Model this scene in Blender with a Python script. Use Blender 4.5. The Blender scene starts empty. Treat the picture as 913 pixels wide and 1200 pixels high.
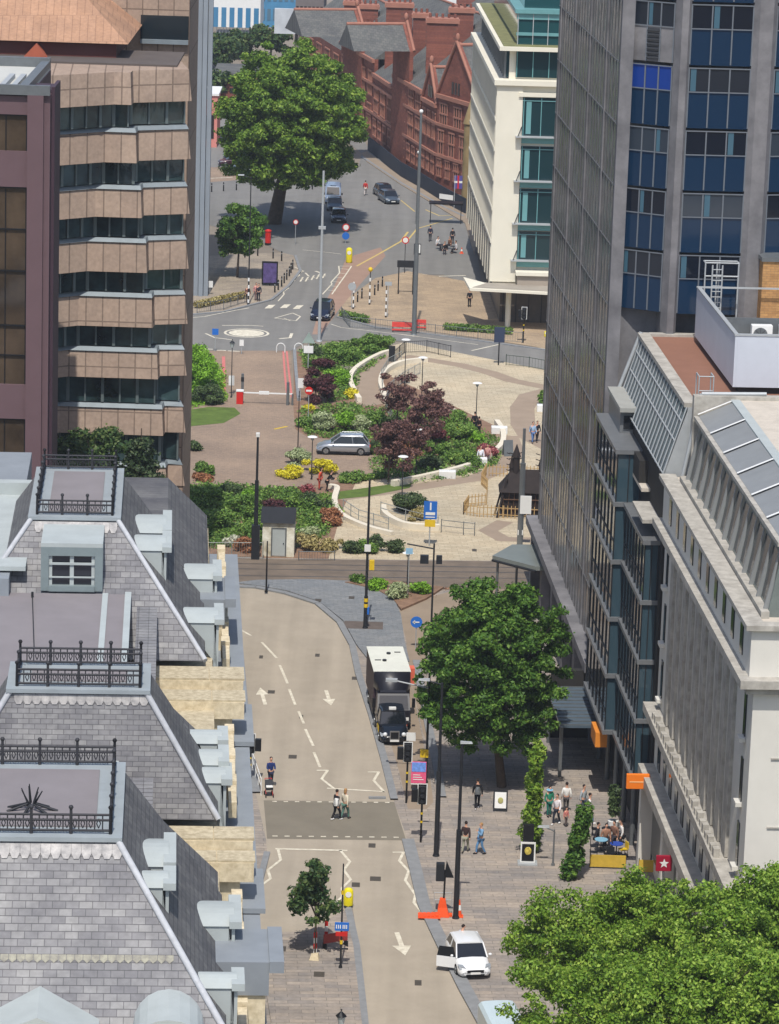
import bpy, math, random
import numpy as np
from mathutils import Vector, Matrix
random.seed(7); rng = np.random.default_rng(11)
S = bpy.context.scene
R = math.radians
# ---------------------------------------------------------------- camera, world, sun, exposure
CAMZ = 66.0; FPX = 4110.0; PITCH = math.atan(1012/FPX); ROLL = R(1.85)
cr0 = Vector((1,0,0)); cf = Vector((0,math.cos(PITCH),-math.sin(PITCH))); cu0 = Vector((0,math.sin(PITCH),math.cos(PITCH)))
cr = math.cos(ROLL)*cr0 + math.sin(ROLL)*cu0
cu = -math.sin(ROLL)*cr0 + math.cos(ROLL)*cu0
camd = bpy.data.cameras.new('camera'); cam = bpy.data.objects.new('camera', camd); S.collection.objects.link(cam)
cam.matrix_world = Matrix(((cr.x,cu.x,-cf.x,0),(cr.y,cu.y,-cf.y,0),(cr.z,cu.z,-cf.z,CAMZ),(0,0,0,1)))
camd.sensor_fit = 'VERTICAL'; camd.sensor_height = 24; camd.lens = 24*FPX/1200; camd.clip_start = 1; camd.clip_end = 6000
S.camera = cam
SUN_EL = R(60); SHADOW_YAW = R(-3.0)      # shadows fall away from the camera, a little to the right
W_ = bpy.data.worlds.new('World'); S.world = W_; W_.use_nodes = True
nt = W_.node_tree; nt.nodes.clear()
sky = nt.nodes.new('ShaderNodeTexSky'); sky.sky_type = 'NISHITA'; sky.sun_disc = False
sky.sun_elevation = SUN_EL; sky.sun_rotation = R(180)-SHADOW_YAW; sky.air_density = 1.0; sky.dust_density = 1.5
bg = nt.nodes.new('ShaderNodeBackground'); bg.inputs[1].default_value = 0.14
wo = nt.nodes.new('ShaderNodeOutputWorld'); nt.links.new(sky.outputs[0], bg.inputs[0]); nt.links.new(bg.outputs[0], wo.inputs[0])
sund = bpy.data.lights.new('sun','SUN'); sun = bpy.data.objects.new('sun', sund); S.collection.objects.link(sun)
sund.energy = 3.7; sund.angle = R(0.5); sund.color = (1.0,0.955,0.88)
ldir = Vector((-math.sin(SHADOW_YAW)*math.cos(SUN_EL), math.cos(SHADOW_YAW)*math.cos(SUN_EL), -math.sin(SUN_EL)))
sun.rotation_euler = ldir.to_track_quat('-Z','Y').to_euler(); sun.location = (0,-50,200)
S.view_settings.view_transform = 'Standard'; S.view_settings.look = 'None'; S.view_settings.exposure = 0.12; S.view_settings.gamma = 1
S.view_settings.use_curve_mapping = False
S.render.engine = 'CYCLES'; S.cycles.max_bounces = 5; S.cycles.transparent_max_bounces = 6

# ---------------------------------------------------------------- survey: where a sight line meets a plane
def ray(x,y): return cf + cr*((x-456.5)/FPX) - cu*((y-600)/FPX)
def G(x,y,z=0.0):
    d = ray(x,y); return Vector((0,0,CAMZ)) + d*((z-CAMZ)/d.z)
def AY(x,y,Y):
    d = ray(x,y); return Vector((0,0,CAMZ)) + d*(Y/d.y)
A = R(3.76); cA, sA = math.cos(A), math.sin(A)
def W(s,t,z=0.0): return Vector((s*cA-t*sA, s*sA+t*cA, z))
def ST(p): return Vector((p[0]*cA+p[1]*sA, -p[0]*sA+p[1]*cA, p[2]))
def GS(x,y,z=0.0): return ST(G(x,y,z))
def Zt(x,y,t):
    d = ray(x,y); k = t/(-d.x*sA+d.y*cA); return ST(Vector((0,0,CAMZ))+d*k)
def Zs(x,y,s):
    d = ray(x,y); k = s/(d.x*cA+d.y*sA); return ST(Vector((0,0,CAMZ))+d*k)
def hgt(x,yb,yt,z=0.0):
    g = G(x,yb,z); return AY(x,yt,g.y).z - z

# ---------------------------------------------------------------- materials
def lin(c): c/=255.0; return c/12.92 if c<=0.04045 else ((c+0.055)/1.055)**2.4
def C(r,g,b,k=0.9): return (lin(r)*k, lin(g)*k, lin(b)*k, 1)
MATS = {}
def mat(name, col, rough=0.8, metal=0.0, var=0.12, sc=0.6, bump=0.0, spec=0.3, dirt=None, coat=0.0):
    if name in MATS: return MATS[name]
    m = bpy.data.materials.new(name); m.use_nodes = True; MATS[name] = m
    n = m.node_tree.nodes; l = m.node_tree.links; b = n['Principled BSDF']
    b.inputs['Roughness'].default_value = rough; b.inputs['Metallic'].default_value = metal
    b.inputs['Specular IOR Level'].default_value = spec; b.inputs['Coat Weight'].default_value = coat
    geo = n.new('ShaderNodeNewGeometry')
    if var > 0:
        no = n.new('ShaderNodeTexNoise'); no.inputs['Scale'].default_value = sc; no.inputs['Detail'].default_value = 8; no.inputs['Roughness'].default_value = 0.65
        l.new(geo.outputs['Position'], no.inputs['Vector'])
        r = n.new('ShaderNodeValToRGB'); r.color_ramp.elements[0].position = 0.3; r.color_ramp.elements[1].position = 0.7
        c0 = tuple(x*(1-var*1.3) for x in col[:3])+(1,); c1 = tuple(min(1,x*(1+var)) for x in col[:3])+(1,)
        if dirt: c0 = dirt
        r.color_ramp.elements[0].color = c0; r.color_ramp.elements[1].color = c1
        l.new(no.outputs['Fac'], r.inputs[0]); l.new(r.outputs[0], b.inputs['Base Color'])
        if bump:
            bp = n.new('ShaderNodeBump'); bp.inputs['Strength'].default_value = bump; l.new(no.outputs['Fac'], bp.inputs['Height']); l.new(bp.outputs[0], b.inputs['Normal'])
    else: b.inputs['Base Color'].default_value = col
    return m
def bmat(name, c1, c2, mortar, axes='XY', bw=1.0, bh=0.25, ms=0.02, rough=0.85, bias=0.0, patch=0.5, off=0.5, cols=None, spec=0.2, rot=0.0, streak=0.0, grain=0.14):
    """slabs, slates, panels: a brick texture on the surface's own world position, with blotches"""
    if name in MATS: return MATS[name]
    m = bpy.data.materials.new(name); m.use_nodes = True; MATS[name] = m
    n = m.node_tree.nodes; l = m.node_tree.links; b = n['Principled BSDF']
    b.inputs['Roughness'].default_value = rough; b.inputs['Specular IOR Level'].default_value = spec
    geo = n.new('ShaderNodeNewGeometry'); mp = n.new('ShaderNodeMapping'); mp.inputs['Rotation'].default_value = (0,0,-A+rot)
    l.new(geo.outputs['Position'], mp.inputs['Vector'])
    sp = n.new('ShaderNodeSeparateXYZ'); cb = n.new('ShaderNodeCombineXYZ'); l.new(mp.outputs[0], sp.inputs[0])
    l.new(sp.outputs[axes[0]], cb.inputs[0]); l.new(sp.outputs[axes[1]], cb.inputs[1])
    br = n.new('ShaderNodeTexBrick'); l.new(cb.outputs[0], br.inputs['Vector'])
    br.inputs['Scale'].default_value = 1; br.inputs['Brick Width'].default_value = bw; br.inputs['Row Height'].default_value = bh
    br.inputs['Mortar Size'].default_value = ms; br.inputs['Mortar Smooth'].default_value = 0.3; br.inputs['Bias'].default_value = bias; br.offset = off
    br.inputs['Color1'].default_value = c1; br.inputs['Color2'].default_value = c2; br.inputs['Mortar'].default_value = mortar
    no = n.new('ShaderNodeTexNoise'); no.inputs['Scale'].default_value = patch; no.inputs['Detail'].default_value = 6; l.new(mp.outputs[0], no.inputs['Vector'])
    hs = n.new('ShaderNodeMixRGB'); hs.blend_type = 'MULTIPLY'; hs.inputs[0].default_value = 1
    rr = n.new('ShaderNodeValToRGB'); rr.color_ramp.elements[0].position = .25; rr.color_ramp.elements[1].position = .75
    cc = cols or ((.78,.78,.8,1),(1.18,1.15,1.1,1))
    rr.color_ramp.elements[0].color = cc[0]; rr.color_ramp.elements[1].color = cc[1]
    l.new(no.outputs['Fac'], rr.inputs[0]); l.new(br.outputs['Color'], hs.inputs[1]); l.new(rr.outputs[0], hs.inputs[2]); last = hs
    def layer(vec, sc, lo, hi, det):
        nonlocal last
        q = n.new('ShaderNodeTexNoise'); q.inputs['Scale'].default_value = sc; q.inputs['Detail'].default_value = det; l.new(vec, q.inputs['Vector'])
        k = n.new('ShaderNodeMapRange'); k.inputs[1].default_value = .3; k.inputs[2].default_value = .7; k.inputs[3].default_value = lo; k.inputs[4].default_value = hi; l.new(q.outputs['Fac'], k.inputs[0])
        x = n.new('ShaderNodeMixRGB'); x.blend_type = 'MULTIPLY'; x.inputs[0].default_value = 1; l.new(last.outputs[0], x.inputs[1]); l.new(k.outputs[0], x.inputs[2]); last = x
    if grain: layer(mp.outputs[0], 4.5, 1-grain, 1+grain*.7, 6)
    if streak:
        m2 = n.new('ShaderNodeMapping'); m2.inputs['Scale'].default_value = (.22,1.1,1); l.new(mp.outputs[0], m2.inputs[0]); layer(m2.outputs[0], 1.0, 1-streak, 1+streak*.8, 4)
    l.new(last.outputs[0], b.inputs['Base Color'])
    return m
def gmat(name, col, rough=0.06, spec=0.6, metal=0.0, var=0.0):
    if name in MATS: return MATS[name]
    m = mat(name, col, rough, metal, var, 0.3, 0, spec); return m
def leafmat(name, cols, trans=0.25):
    if name in MATS: return MATS[name]
    m = bpy.data.materials.new(name); m.use_nodes = True; MATS[name] = m
    n = m.node_tree.nodes; l = m.node_tree.links; b = n['Principled BSDF']; out = n['Material Output']
    b.inputs['Roughness'].default_value = 0.55; b.inputs['Specular IOR Level'].default_value = 0.3
    geo = n.new('ShaderNodeNewGeometry'); no = n.new('ShaderNodeTexNoise'); no.inputs['Scale'].default_value = 0.9; no.inputs['Detail'].default_value = 4
    l.new(geo.outputs['Position'], no.inputs['Vector'])
    mx = n.new('ShaderNodeMath'); mx.operation = 'MULTIPLY_ADD'; mx.inputs[1].default_value = 0.45; l.new(geo.outputs['Random Per Island'], mx.inputs[0])
    m2 = n.new('ShaderNodeMath'); m2.operation = 'MULTIPLY'; m2.inputs[1].default_value = 0.55; l.new(no.outputs['Fac'], m2.inputs[0]); l.new(m2.outputs[0], mx.inputs[2])
    r = n.new('ShaderNodeValToRGB'); r.color_ramp.elements[0].position = .2; r.color_ramp.elements[1].position = .8
    r.color_ramp.elements[0].color = cols[0]; r.color_ramp.elements[1].color = cols[-1]
    if len(cols)==3: e = r.color_ramp.elements.new(.5); e.color = cols[1]
    l.new(mx.outputs[0], r.inputs[0]); l.new(r.outputs[0], b.inputs['Base Color'])
    tr = n.new('ShaderNodeBsdfTranslucent'); l.new(r.outputs[0], tr.inputs[0]); ms = n.new('ShaderNodeMixShader'); ms.inputs[0].default_value = trans
    l.new(b.outputs[0], ms.inputs[1]); l.new(tr.outputs[0], ms.inputs[2]); l.new(ms.outputs[0], out.inputs[0])
    return m

# ---------------------------------------------------------------- mesh builder
OFF = {}
SPLIT = {'column','post','hip_flashing','cheek','parapet_block','parapet_stub','bracket','carved_front','parapet','legs','feet','foot','prop','upright','side_pier','cable_tray','roof_fitting'}
class MB:
    whole = False
    def __init__(s, fr='w'): s.v=[]; s.f=[]; s.street = fr=='s'; s.smooth=[]
    def add(s, pts, faces, sm=False):
        o = len(s.v)
        for p in pts: s.v.append(W(*p) if s.street else Vector(p))
        for f in faces: s.f.append([i+o for i in f]); s.smooth.append(sm)
        return s
    def poly(s, pts): return s.add(pts, [list(range(len(pts)))])
    def hexa(s, p): return s.add(p, [(0,3,2,1),(4,5,6,7),(0,1,5,4),(1,2,6,5),(2,3,7,6),(3,0,4,7)])
    def box(s,x0,x1,y0,y1,z0,z1):
        x0,x1=min(x0,x1),max(x0,x1); y0,y1=min(y0,y1),max(y0,y1); z0,z1=min(z0,z1),max(z0,z1)
        return s.hexa([(x0,y0,z0),(x1,y0,z0),(x1,y1,z0),(x0,y1,z0),(x0,y0,z1),(x1,y0,z1),(x1,y1,z1),(x0,y1,z1)])
    def prism(s, pts, z0, z1):
        n=len(pts); a=sum(pts[i][0]*pts[(i+1)%n][1]-pts[(i+1)%n][0]*pts[i][1] for i in range(n))
        if a<0: pts=pts[::-1]
        P=[(p[0],p[1],z0) for p in pts]+[(p[0],p[1],z1) for p in pts]
        return s.add(P,[list(range(n))[::-1],list(range(n,2*n))]+[(i,(i+1)%n,n+(i+1)%n,n+i) for i in range(n)])
    def wall(s, a, b, z0, z1, th=0.3, z1b=None):
        """upright slab from plan point a to b; thickness goes to the left of a->b"""
        a=Vector(a[:2]); b=Vector(b[:2]); d=(b-a).normalized(); nn=Vector((-d.y,d.x))*th; q=z1 if z1b is None else z1b
        return s.hexa([(a.x,a.y,z0),(b.x,b.y,z0),(b.x+nn.x,b.y+nn.y,z0),(a.x+nn.x,a.y+nn.y,z0),(a.x,a.y,z1),(b.x,b.y,q),(b.x+nn.x,b.y+nn.y,q),(a.x+nn.x,a.y+nn.y,z1)])
    def tube(s, p, q, r0, r1=None, n=8, sm=True):
        p=Vector(p); q=Vector(q); r1=r0 if r1 is None else r1; d=(q-p).normalized()
        u=d.orthogonal().normalized(); w=d.cross(u); P=[]
        for c,r in ((p,r0),(q,r1)):
            for i in range(n):
                a=2*math.pi*i/n; P.append(c+(u*math.cos(a)+w*math.sin(a))*r)
        s.add(P,[(i,(i+1)%n,n+(i+1)%n,n+i) for i in range(n)],sm); s.add(P[:n],[list(range(n))[::-1]]); s.add(P[n:],[list(range(n))])
        return s
    def ball(s, c, rx, ry=None, rz=None, n=10, m=7):
        ry=ry or rx; rz=rz or rx; P=[(c[0],c[1],c[2]-rz)]
        for j in range(1,m):
            ph=-math.pi/2+math.pi*j/m
            for i in range(n): P.append((c[0]+rx*math.cos(ph)*math.cos(2*math.pi*i/n),c[1]+ry*math.cos(ph)*math.sin(2*math.pi*i/n),c[2]+rz*math.sin(ph)))
        P.append((c[0],c[1],c[2]+rz)); F=[(0,1+(i+1)%n,1+i) for i in range(n)]
        for j in range(m-2):
            for i in range(n): a=1+j*n; F.append((a+i,a+(i+1)%n,a+n+(i+1)%n,a+n+i))
        a=1+(m-2)*n; F+=[(a+i,a+(i+1)%n,len(P)-1) for i in range(n)]
        return s.add(P,F,True)
    def disc(s, c, r, n=28, ax='z'):
        P=[]
        for i in range(n):
            a=2*math.pi*i/n; x,y=r*math.cos(a),r*math.sin(a)
            P.append((c[0]+x,c[1]+y,c[2]) if ax=='z' else ((c[0]+x,c[1],c[2]+y) if ax=='y' else (c[0],c[1]+x,c[2]+y)))
        return s.poly(P)
    def loft(s, rings, cap=True, sm=False):
        n=len(rings[0]); P=[p for r in rings for p in r]; F=[]
        for j in range(len(rings)-1):
            for i in range(n): F.append((j*n+i,j*n+(i+1)%n,(j+1)*n+(i+1)%n,(j+1)*n+i))
        s.add(P,F,sm)
        if cap: s.add(rings[0],[list(range(n))[::-1]]); s.add(rings[-1],[list(range(n))])
        return s
    def strip(s, pts, w, z):
        """painted line along plan points"""
        pts=[Vector(p[:2]) for p in pts]
        for i in range(len(pts)-1):
            a,b=pts[i],pts[i+1]; d=(b-a).normalized(); n=Vector((-d.y,d.x))*w/2; e=d*w*0.25
            s.poly([(a-n-e).to_tuple()+(z,),(b-n+e).to_tuple()+(z,),(b+n+e).to_tuple()+(z,),(a+n-e).to_tuple()+(z,)]); z+=0.0004
        return s
    def build(s, name, m, parent=None, bevel=0.0):
        if name in SPLIT and parent is not None and not s.whole:
            return s.build_split(name, m, parent, bevel)
        P=np.array([tuple(v) for v in s.v],dtype=float).reshape(-1,3)
        po=np.array(OFF[parent]) if parent is not None else np.zeros(3)
        c=np.array([(P[:,0].min()+P[:,0].max())/2,(P[:,1].min()+P[:,1].max())/2,P[:,2].min()])
        me=bpy.data.meshes.new(name); me.from_pydata((P-c).tolist(),[],s.f); me.materials.append(m)
        me.polygons.foreach_set('use_smooth', s.smooth); me.update()
        o=bpy.data.objects.new(name,me); S.collection.objects.link(o); o.location=c-po
        OFF[o]=tuple(c)
        if parent is not None: o.parent=parent
        if bevel>0:
            bv=o.modifiers.new('bevel','BEVEL'); bv.width=bevel; bv.segments=2; bv.limit_method='ANGLE'
        return o
def _split(self, name, m, parent, bevel):
    n=len(self.v); r=list(range(n))
    def find(a):
        while r[a]!=a: r[a]=r[r[a]]; a=r[a]
        return a
    key={}
    for i,v in enumerate(self.v):
        k=(round(v[0],3),round(v[1],3),round(v[2],3)); 
        if k in key: r[find(i)]=find(key[k])
        else: key[k]=i
    for f in self.f:
        for a in f[1:]: r[find(a)]=find(f[0])
    groups={}
    for fi,f in enumerate(self.f): groups.setdefault(find(f[0]),[]).append(fi)
    o=None
    for g in groups.values():
        b=MB(); b.whole=True; mp={}
        for fi in g:
            for a in self.f[fi]:
                if a not in mp: mp[a]=len(b.v); b.v.append(self.v[a])
            b.f.append([mp[a] for a in self.f[fi]]); b.smooth.append(self.smooth[fi])
        q=b.build(name,m,parent,bevel); o=o or q
    return o
MB.build_split=_split
def tag(o, label=None, cat=None, group=None, kind=None):
    if label: o['label']=label
    if cat: o['category']=cat
    if group: o['group']=group
    if kind: o['kind']=kind
    return o
def thing(name, label, cat, loc=(0,0,0), rz=0.0, group=None, world=False):
    """Empty at the base. world=True: its parts are given in world coordinates, else in the thing's own"""
    o=bpy.data.objects.new(name,None); S.collection.objects.link(o); o.empty_display_size=0.3
    o.location=loc; o.rotation_euler=(0,0,rz); OFF[o]=tuple(loc) if world else (0,0,0)
    return tag(o,label,cat,group)
def struct(name, mb, m, label=None): return tag(mb.build(name,m),label,None,None,'structure')
def kids(o): return [c for c in S.objects if c.parent is o]
def copy_tree(o, parent=None):
    c=o.copy(); S.collection.objects.link(c)
    if parent is not None: c.parent=parent
    for ch in KID.get(o,[]): 
        d=copy_tree(ch,c); KID.setdefault(c,[]).append(d)
    return c
KID={}
def index_kids():
    KID.clear()
    for o in S.objects:
        if o.parent is not None: KID.setdefault(o.parent,[]).append(o)
def textmesh(txt, size):
    cu_=bpy.data.curves.new('lettering','FONT'); cu_.body=txt; cu_.size=size; cu_.extrude=0.004; cu_.align_x='CENTER'; cu_.align_y='CENTER'
    o=bpy.data.objects.new('lettering',cu_); S.collection.objects.link(o); dg=bpy.context.evaluated_depsgraph_get()
    me=bpy.data.meshes.new_from_object(o.evaluated_get(dg)); bpy.data.objects.remove(o); return me
def lettering(txt,size,m,parent,loc,rot=(math.pi/2,0,0)):
    me=textmesh(txt,size); me.materials.clear(); me.materials.append(m); o=bpy.data.objects.new('lettering',me); S.collection.objects.link(o)
    o.location=loc; o.rotation_euler=rot; o.parent=parent; OFF[o]=(0,0,0); return o
def PX(pts,z=0.0): return [tuple(G(x,y,z)) for x,y in pts]
def smooth_px(pts, k=4):
    """catmull-rom through traced outline points (closed)"""
    n=len(pts); out=[]
    for i in range(n):
        p0,p1,p2,p3=[np.array(pts[(i+j-1)%n],float) for j in range(4)]
        for q in range(k):
            t=q/k; out.append(tuple(0.5*((2*p1)+(-p0+p2)*t+(2*p0-5*p1+4*p2-p3)*t*t+(-p0+3*p1-3*p2+p3)*t**3)))
    return out
# common materials
M_dark=mat('dark_metal',C(48,50,54),0.5,0.3,0.1,3); M_grey=mat('grey_metal',C(120,124,126),0.45,0.4,0.1,2); M_lgrey=mat('pale_grey_metal',C(180,184,186),0.5,0.2,0.06,2)
M_white=mat('white_paint',C(235,235,232),0.5,0,0.04,2); M_black=mat('black_paint',C(26,27,30),0.4,0,0.1,2); M_yel=mat('yellow_paint',C(225,190,40),0.5,0,0.08,2)
M_red=mat('red_paint',C(205,40,35),0.5,0,0.08,2); M_blue=mat('blue_sign_paint',C(40,110,200),0.5,0,0.05,2); M_orange=mat('orange_plastic',C(240,90,40),0.5,0,0.1,2)
M_line=mat('road_marking_paint',C(232,226,208),0.7,0,0.10,2.5,dirt=C(190,180,160)); M_bark=mat('tree_bark',C(88,76,64),0.9,0,0.3,3,0.4)
M_glass=gmat('car_glass',C(22,26,32),0.05,0.8); M_rub=mat('black_rubber',C(24,24,25),0.85,0,0.1,4); M_alloy=mat('alloy_metal',C(170,172,175),0.3,0.8,0.05,4)
M_soil=mat('garden_soil',C(140,112,92),0.95,0,0.25,1.5,0.3)
# ================================================================ THE GROUND
def roadmat(name,c0,c1):
    """worn road: fine grain, broad blotches, long tyre-polished streaks along the street and cross joints"""
    m=mat(name,c0,.9,0,0); n=m.node_tree.nodes; l=m.node_tree.links; b=n['Principled BSDF']; geo=n.new('ShaderNodeNewGeometry')
    mp=n.new('ShaderNodeMapping'); mp.inputs['Rotation'].default_value=(0,0,-A-.06); mp.inputs['Scale'].default_value=(.75,.035,1); l.new(geo.outputs['Position'],mp.inputs[0])
    a=n.new('ShaderNodeTexNoise'); a.inputs['Scale'].default_value=1.0; a.inputs['Detail'].default_value=5; l.new(mp.outputs[0],a.inputs['Vector'])
    f=n.new('ShaderNodeTexNoise'); f.inputs['Scale'].default_value=.35; f.inputs['Detail'].default_value=9; f.inputs['Roughness'].default_value=.75; l.new(geo.outputs['Position'],f.inputs['Vector'])
    g=n.new('ShaderNodeTexNoise'); g.inputs['Scale'].default_value=14; l.new(geo.outputs['Position'],g.inputs['Vector'])
    s1=n.new('ShaderNodeMath'); s1.operation='ADD'; l.new(a.outputs['Fac'],s1.inputs[0]); l.new(f.outputs['Fac'],s1.inputs[1])
    s2=n.new('ShaderNodeMath'); s2.operation='MULTIPLY_ADD'; s2.inputs[1].default_value=.25; l.new(g.outputs['Fac'],s2.inputs[0]); l.new(s1.outputs[0],s2.inputs[2])
    r=n.new('ShaderNodeMapRange'); r.inputs[1].default_value=.85; r.inputs[2].default_value=1.4; l.new(s2.outputs[0],r.inputs[0])
    mx=n.new('ShaderNodeMixRGB'); mx.inputs[1].default_value=c1; mx.inputs[2].default_value=tuple(min(1,x*1.08) for x in c0[:3])+(1,); l.new(r.outputs[0],mx.inputs[0]); l.new(mx.outputs[0],b.inputs['Base Color'])
    return m
M_tan=roadmat('tan_road_surface',C(172,161,145),C(158,148,133)); M_asph=roadmat('grey_asphalt',C(130,128,124),C(117,115,112))
M_band=mat('dark_crossing_asphalt',C(128,121,108),0.9,0,0.08,0.5); M_bay=mat('loading_bay_surface',C(152,136,118),0.9,0,0.10,0.4)
M_base=mat('far_ground',C(140,130,118),0.95,0,0.12,0.05)
M_pave=bmat('mixed_stone_paving',C(174,164,153),C(152,146,141),C(132,126,120),'XY',1.3,0.42,0.02,streak=.11,patch=0.35,cols=((.72,.74,.78,1),(1.15,1.08,1.0,1)))
M_bluepave=bmat('blue_grey_paving',C(140,142,144),C(126,130,134),C(108,110,112),'XY',0.6,0.3,0.012,patch=0.3,cols=((.88,.9,.92,1),(1.08,1.07,1.05,1)))
M_plaza=bmat('cream_plaza_paving',C(204,190,164),C(188,173,148),C(162,150,130),'XY',0.9,0.45,0.02,patch=0.16,cols=((.82,.84,.86,1),(1.12,1.09,1.04,1)))
M_curve=mat('brown_paving_band',C(158,140,122),0.9,0,0.08,0.6); M_serv=bmat('brown_block_paving',C(160,140,122),C(148,130,114),C(134,118,104),'XY',0.4,0.2,0.01,patch=0.2)
M_tram=mat('tramway_surface',C(124,110,96),0.9,0,0.14,0.5,dirt=C(104,94,84)); M_kerb=mat('granite_kerb',C(138,140,142),0.8,0,0.12,2)
M_pink=mat('red_brown_asphalt',C(160,132,116),0.9,0,0.08,0.5); M_lawn=mat('mown_grass',C(92,112,48),0.95,0,0.25,0.8,0.3); M_rail=mat('steel_rail',C(92,86,82),0.4,0.5,0.1,3)
L1,L2,L3,L4=0.004,0.009,0.014,0.020
g=MB(); g.poly([(-400,60,-0.02),(400,60,-0.02),(400,1500,-0.02),(-400,1500,-0.02)]); struct('ground',g,M_base)
_an=[0]
def area(name,pts,m,z=L1,sm=0):
    _an[0]+=1; z=z+.0002*_an[0] if z<.09 else z
    if sm: pts=smooth_px(pts,sm)
    b=MB(); b.poly([(p[0],p[1],z) for p in PX(pts)]); return struct(name,b,m)
def raised(name,pts,m,h=0.1,sm=0):
    if sm: pts=smooth_px(pts,sm)
    b=MB(); b.prism([(p[0],p[1]) for p in PX(pts)],-0.01,h); return struct(name,b,m)
area('street_paving',[(200,640),(290,700),(280,1200),(300,1700),(860,1700),(860,900),(700,760),(640,690),(640,640)],M_pave,0.0)
road=[(276,686),(279,742),(284,800),(290,870),(300,930),(312,985),(313,1000),(303,1040),(290,1094),(330,1092),(357,1094),(388,1076),(413,1062),(421,1110),(431,1200),(446,1420),(640,1420),(570,1205),(545,1160),(520,1110),(497,1062),(487,1020),(478,985),(462,940),(450,890),(436,840),(420,790),(413,757),(398,730),(372,708),(335,696),(300,690)]
area('road',road,M_tan,L1)
area('crossing_surface',[(309,938),(462,940),(476,985),(313,983)],M_band,L2)
area('loading_bay',[(478,778),(430,772),(440,808),(452,850),(468,905),(478,948),(500,948),(508,940),(503,905),(494,860),(485,815)],M_bay,L1)
area('side_lane',[(468,716),(500,701),(535,691),(640,690),(640,705),(560,720),(505,752),(488,800),(505,880),(496,860),(480,790),(476,750)],M_bay,L1+0.002)
area('tramway',[(190,652),(300,655),(600,658),(645,661),(645,672),(600,690),(530,692),(470,686),(380,681),(300,682),(190,684)],M_tram,L2)
b=MB()
for y0,y1 in ((661,665),(667,671),(675,677)):
    pts=PX([(190,y0-2),(300,y0),(450,y0+2),(645,y1+1)])
    b.strip(pts,0.16,L3)
struct('tram_rails',b,M_rail)
raised('crescent_pavement',[(276,684),(300,681),(360,680),(410,682),(440,690),(462,703),(470,722),(474,752),(480,776),(430,772),(418,757),(402,728),(374,706),(336,693),(300,687)],M_bluepave,0.1)
raised('planting_bed_kerbed',[(404,684),(450,681),(520,690),(500,703),(470,716),(460,703),(440,692)],M_soil,0.16)
raised('traffic_island_paving',[(335,1094),(358,1094),(390,1077),(410,1066),(417,1110),(427,1200),(440,1420),(300,1420),(318,1200),(300,1094)],M_pave,0.1)
area('island_edge',[(411,1062),(422,1110),(432,1200),(447,1420),(438,1420),(424,1200),(414,1110),(404,1067)],M_kerb,0.106)
area('cream_plaza',[(385,655),(645,658),(645,408),(560,404),(480,400),(430,412),(408,440),(405,480),(380,575)],M_plaza,L1)
area('garden_ground',[(200,652),(385,655),(400,600),(420,560),(600,535),(582,500),(520,470),(455,440),(410,440),(344,410),(344,480),(340,575),(200,575)],M_soil,L1+.002)
area('service_yard',[(200,405),(341,408),(344,480),(346,503),(360,512),(440,520),(450,560),(384,566),(330,575),(238,572),(200,560)],M_serv,L2)
b=MB()
for pts,w in (([(478,418),(540,428),(575,437),(600,446),(645,455)],1.7),([(645,458),(622,464),(612,478),(613,498),(622,512),(645,524)],2.2),([(590,612),(572,622),(590,632),(640,633)],1.4),([(563,520),(595,512),(602,530),(590,548),(560,560),(480,572),(400,583)],1.9)):
    b.strip(PX(smooth_px(pts,1)+[]),w,L2)
struct('plaza_bands',b,M_curve)
area('upper_road',[(190,372),(262,366),(318,352),(338,336),(352,318),(346,300),(330,296),(300,280),(240,262),(240,196),(420,196),(424,180),(400,160),(360,140),(330,120),(400,120),(430,170),(470,215),(520,243),(545,262),(560,300),(566,345),(520,322),(478,322),(440,330),(405,360),(396,372),(440,383),(540,396),(650,412),(650,436),(560,418),(470,400),(440,398),(360,400),(341,411),(190,411)],M_asph,L2)
area('paved_corner',[(395,371),(404,352),(440,326),(478,318),(560,332),(650,372),(650,410),(560,396),(450,381)],bmat('pale_brown_paving',C(180,160,134),C(164,146,124),C(146,130,112),'XY',0.9,0.4,0.015,patch=0.3),L3)
area('red_median',[(406,302),(446,290),(452,300),(425,330),(398,362),(376,392),(366,392),(372,370),(392,335)],M_pink,L3)
area('left_pavement',[(190,372),(262,366),(318,352),(338,336),(352,318),(346,300),(330,296),(240,300),(190,330)],bmat('grey_flag_paving',C(168,156,140),C(152,142,130),C(136,126,114),'XY',0.8,0.6,0.015,patch=0.3),L3)
area('far_forecourt',[(240,214),(350,206),(355,192),(300,196),(240,196)],M_serv,L3)
area('far_road',[(330,120),(400,120),(440,60),(456,0),(456,-60),(430,-60),(420,0),(380,60),(240,90),(200,196),(300,196)],M_asph,L1)
raised('court_pavement',[(424,180),(430,178),(470,208),(520,236),(548,250),(560,262),(556,300),(545,262),(520,247),(470,217),(430,190)],M_bay,0.1)
area('front_lawn',[(212,482),(245,477),(275,478),(282,485),(262,496),(220,500),(205,498)],M_lawn,L4)
area('garden_lawn',[(386,578),(470,566),(486,560),(480,572),(430,582),(388,586)],M_lawn,L4)
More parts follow.
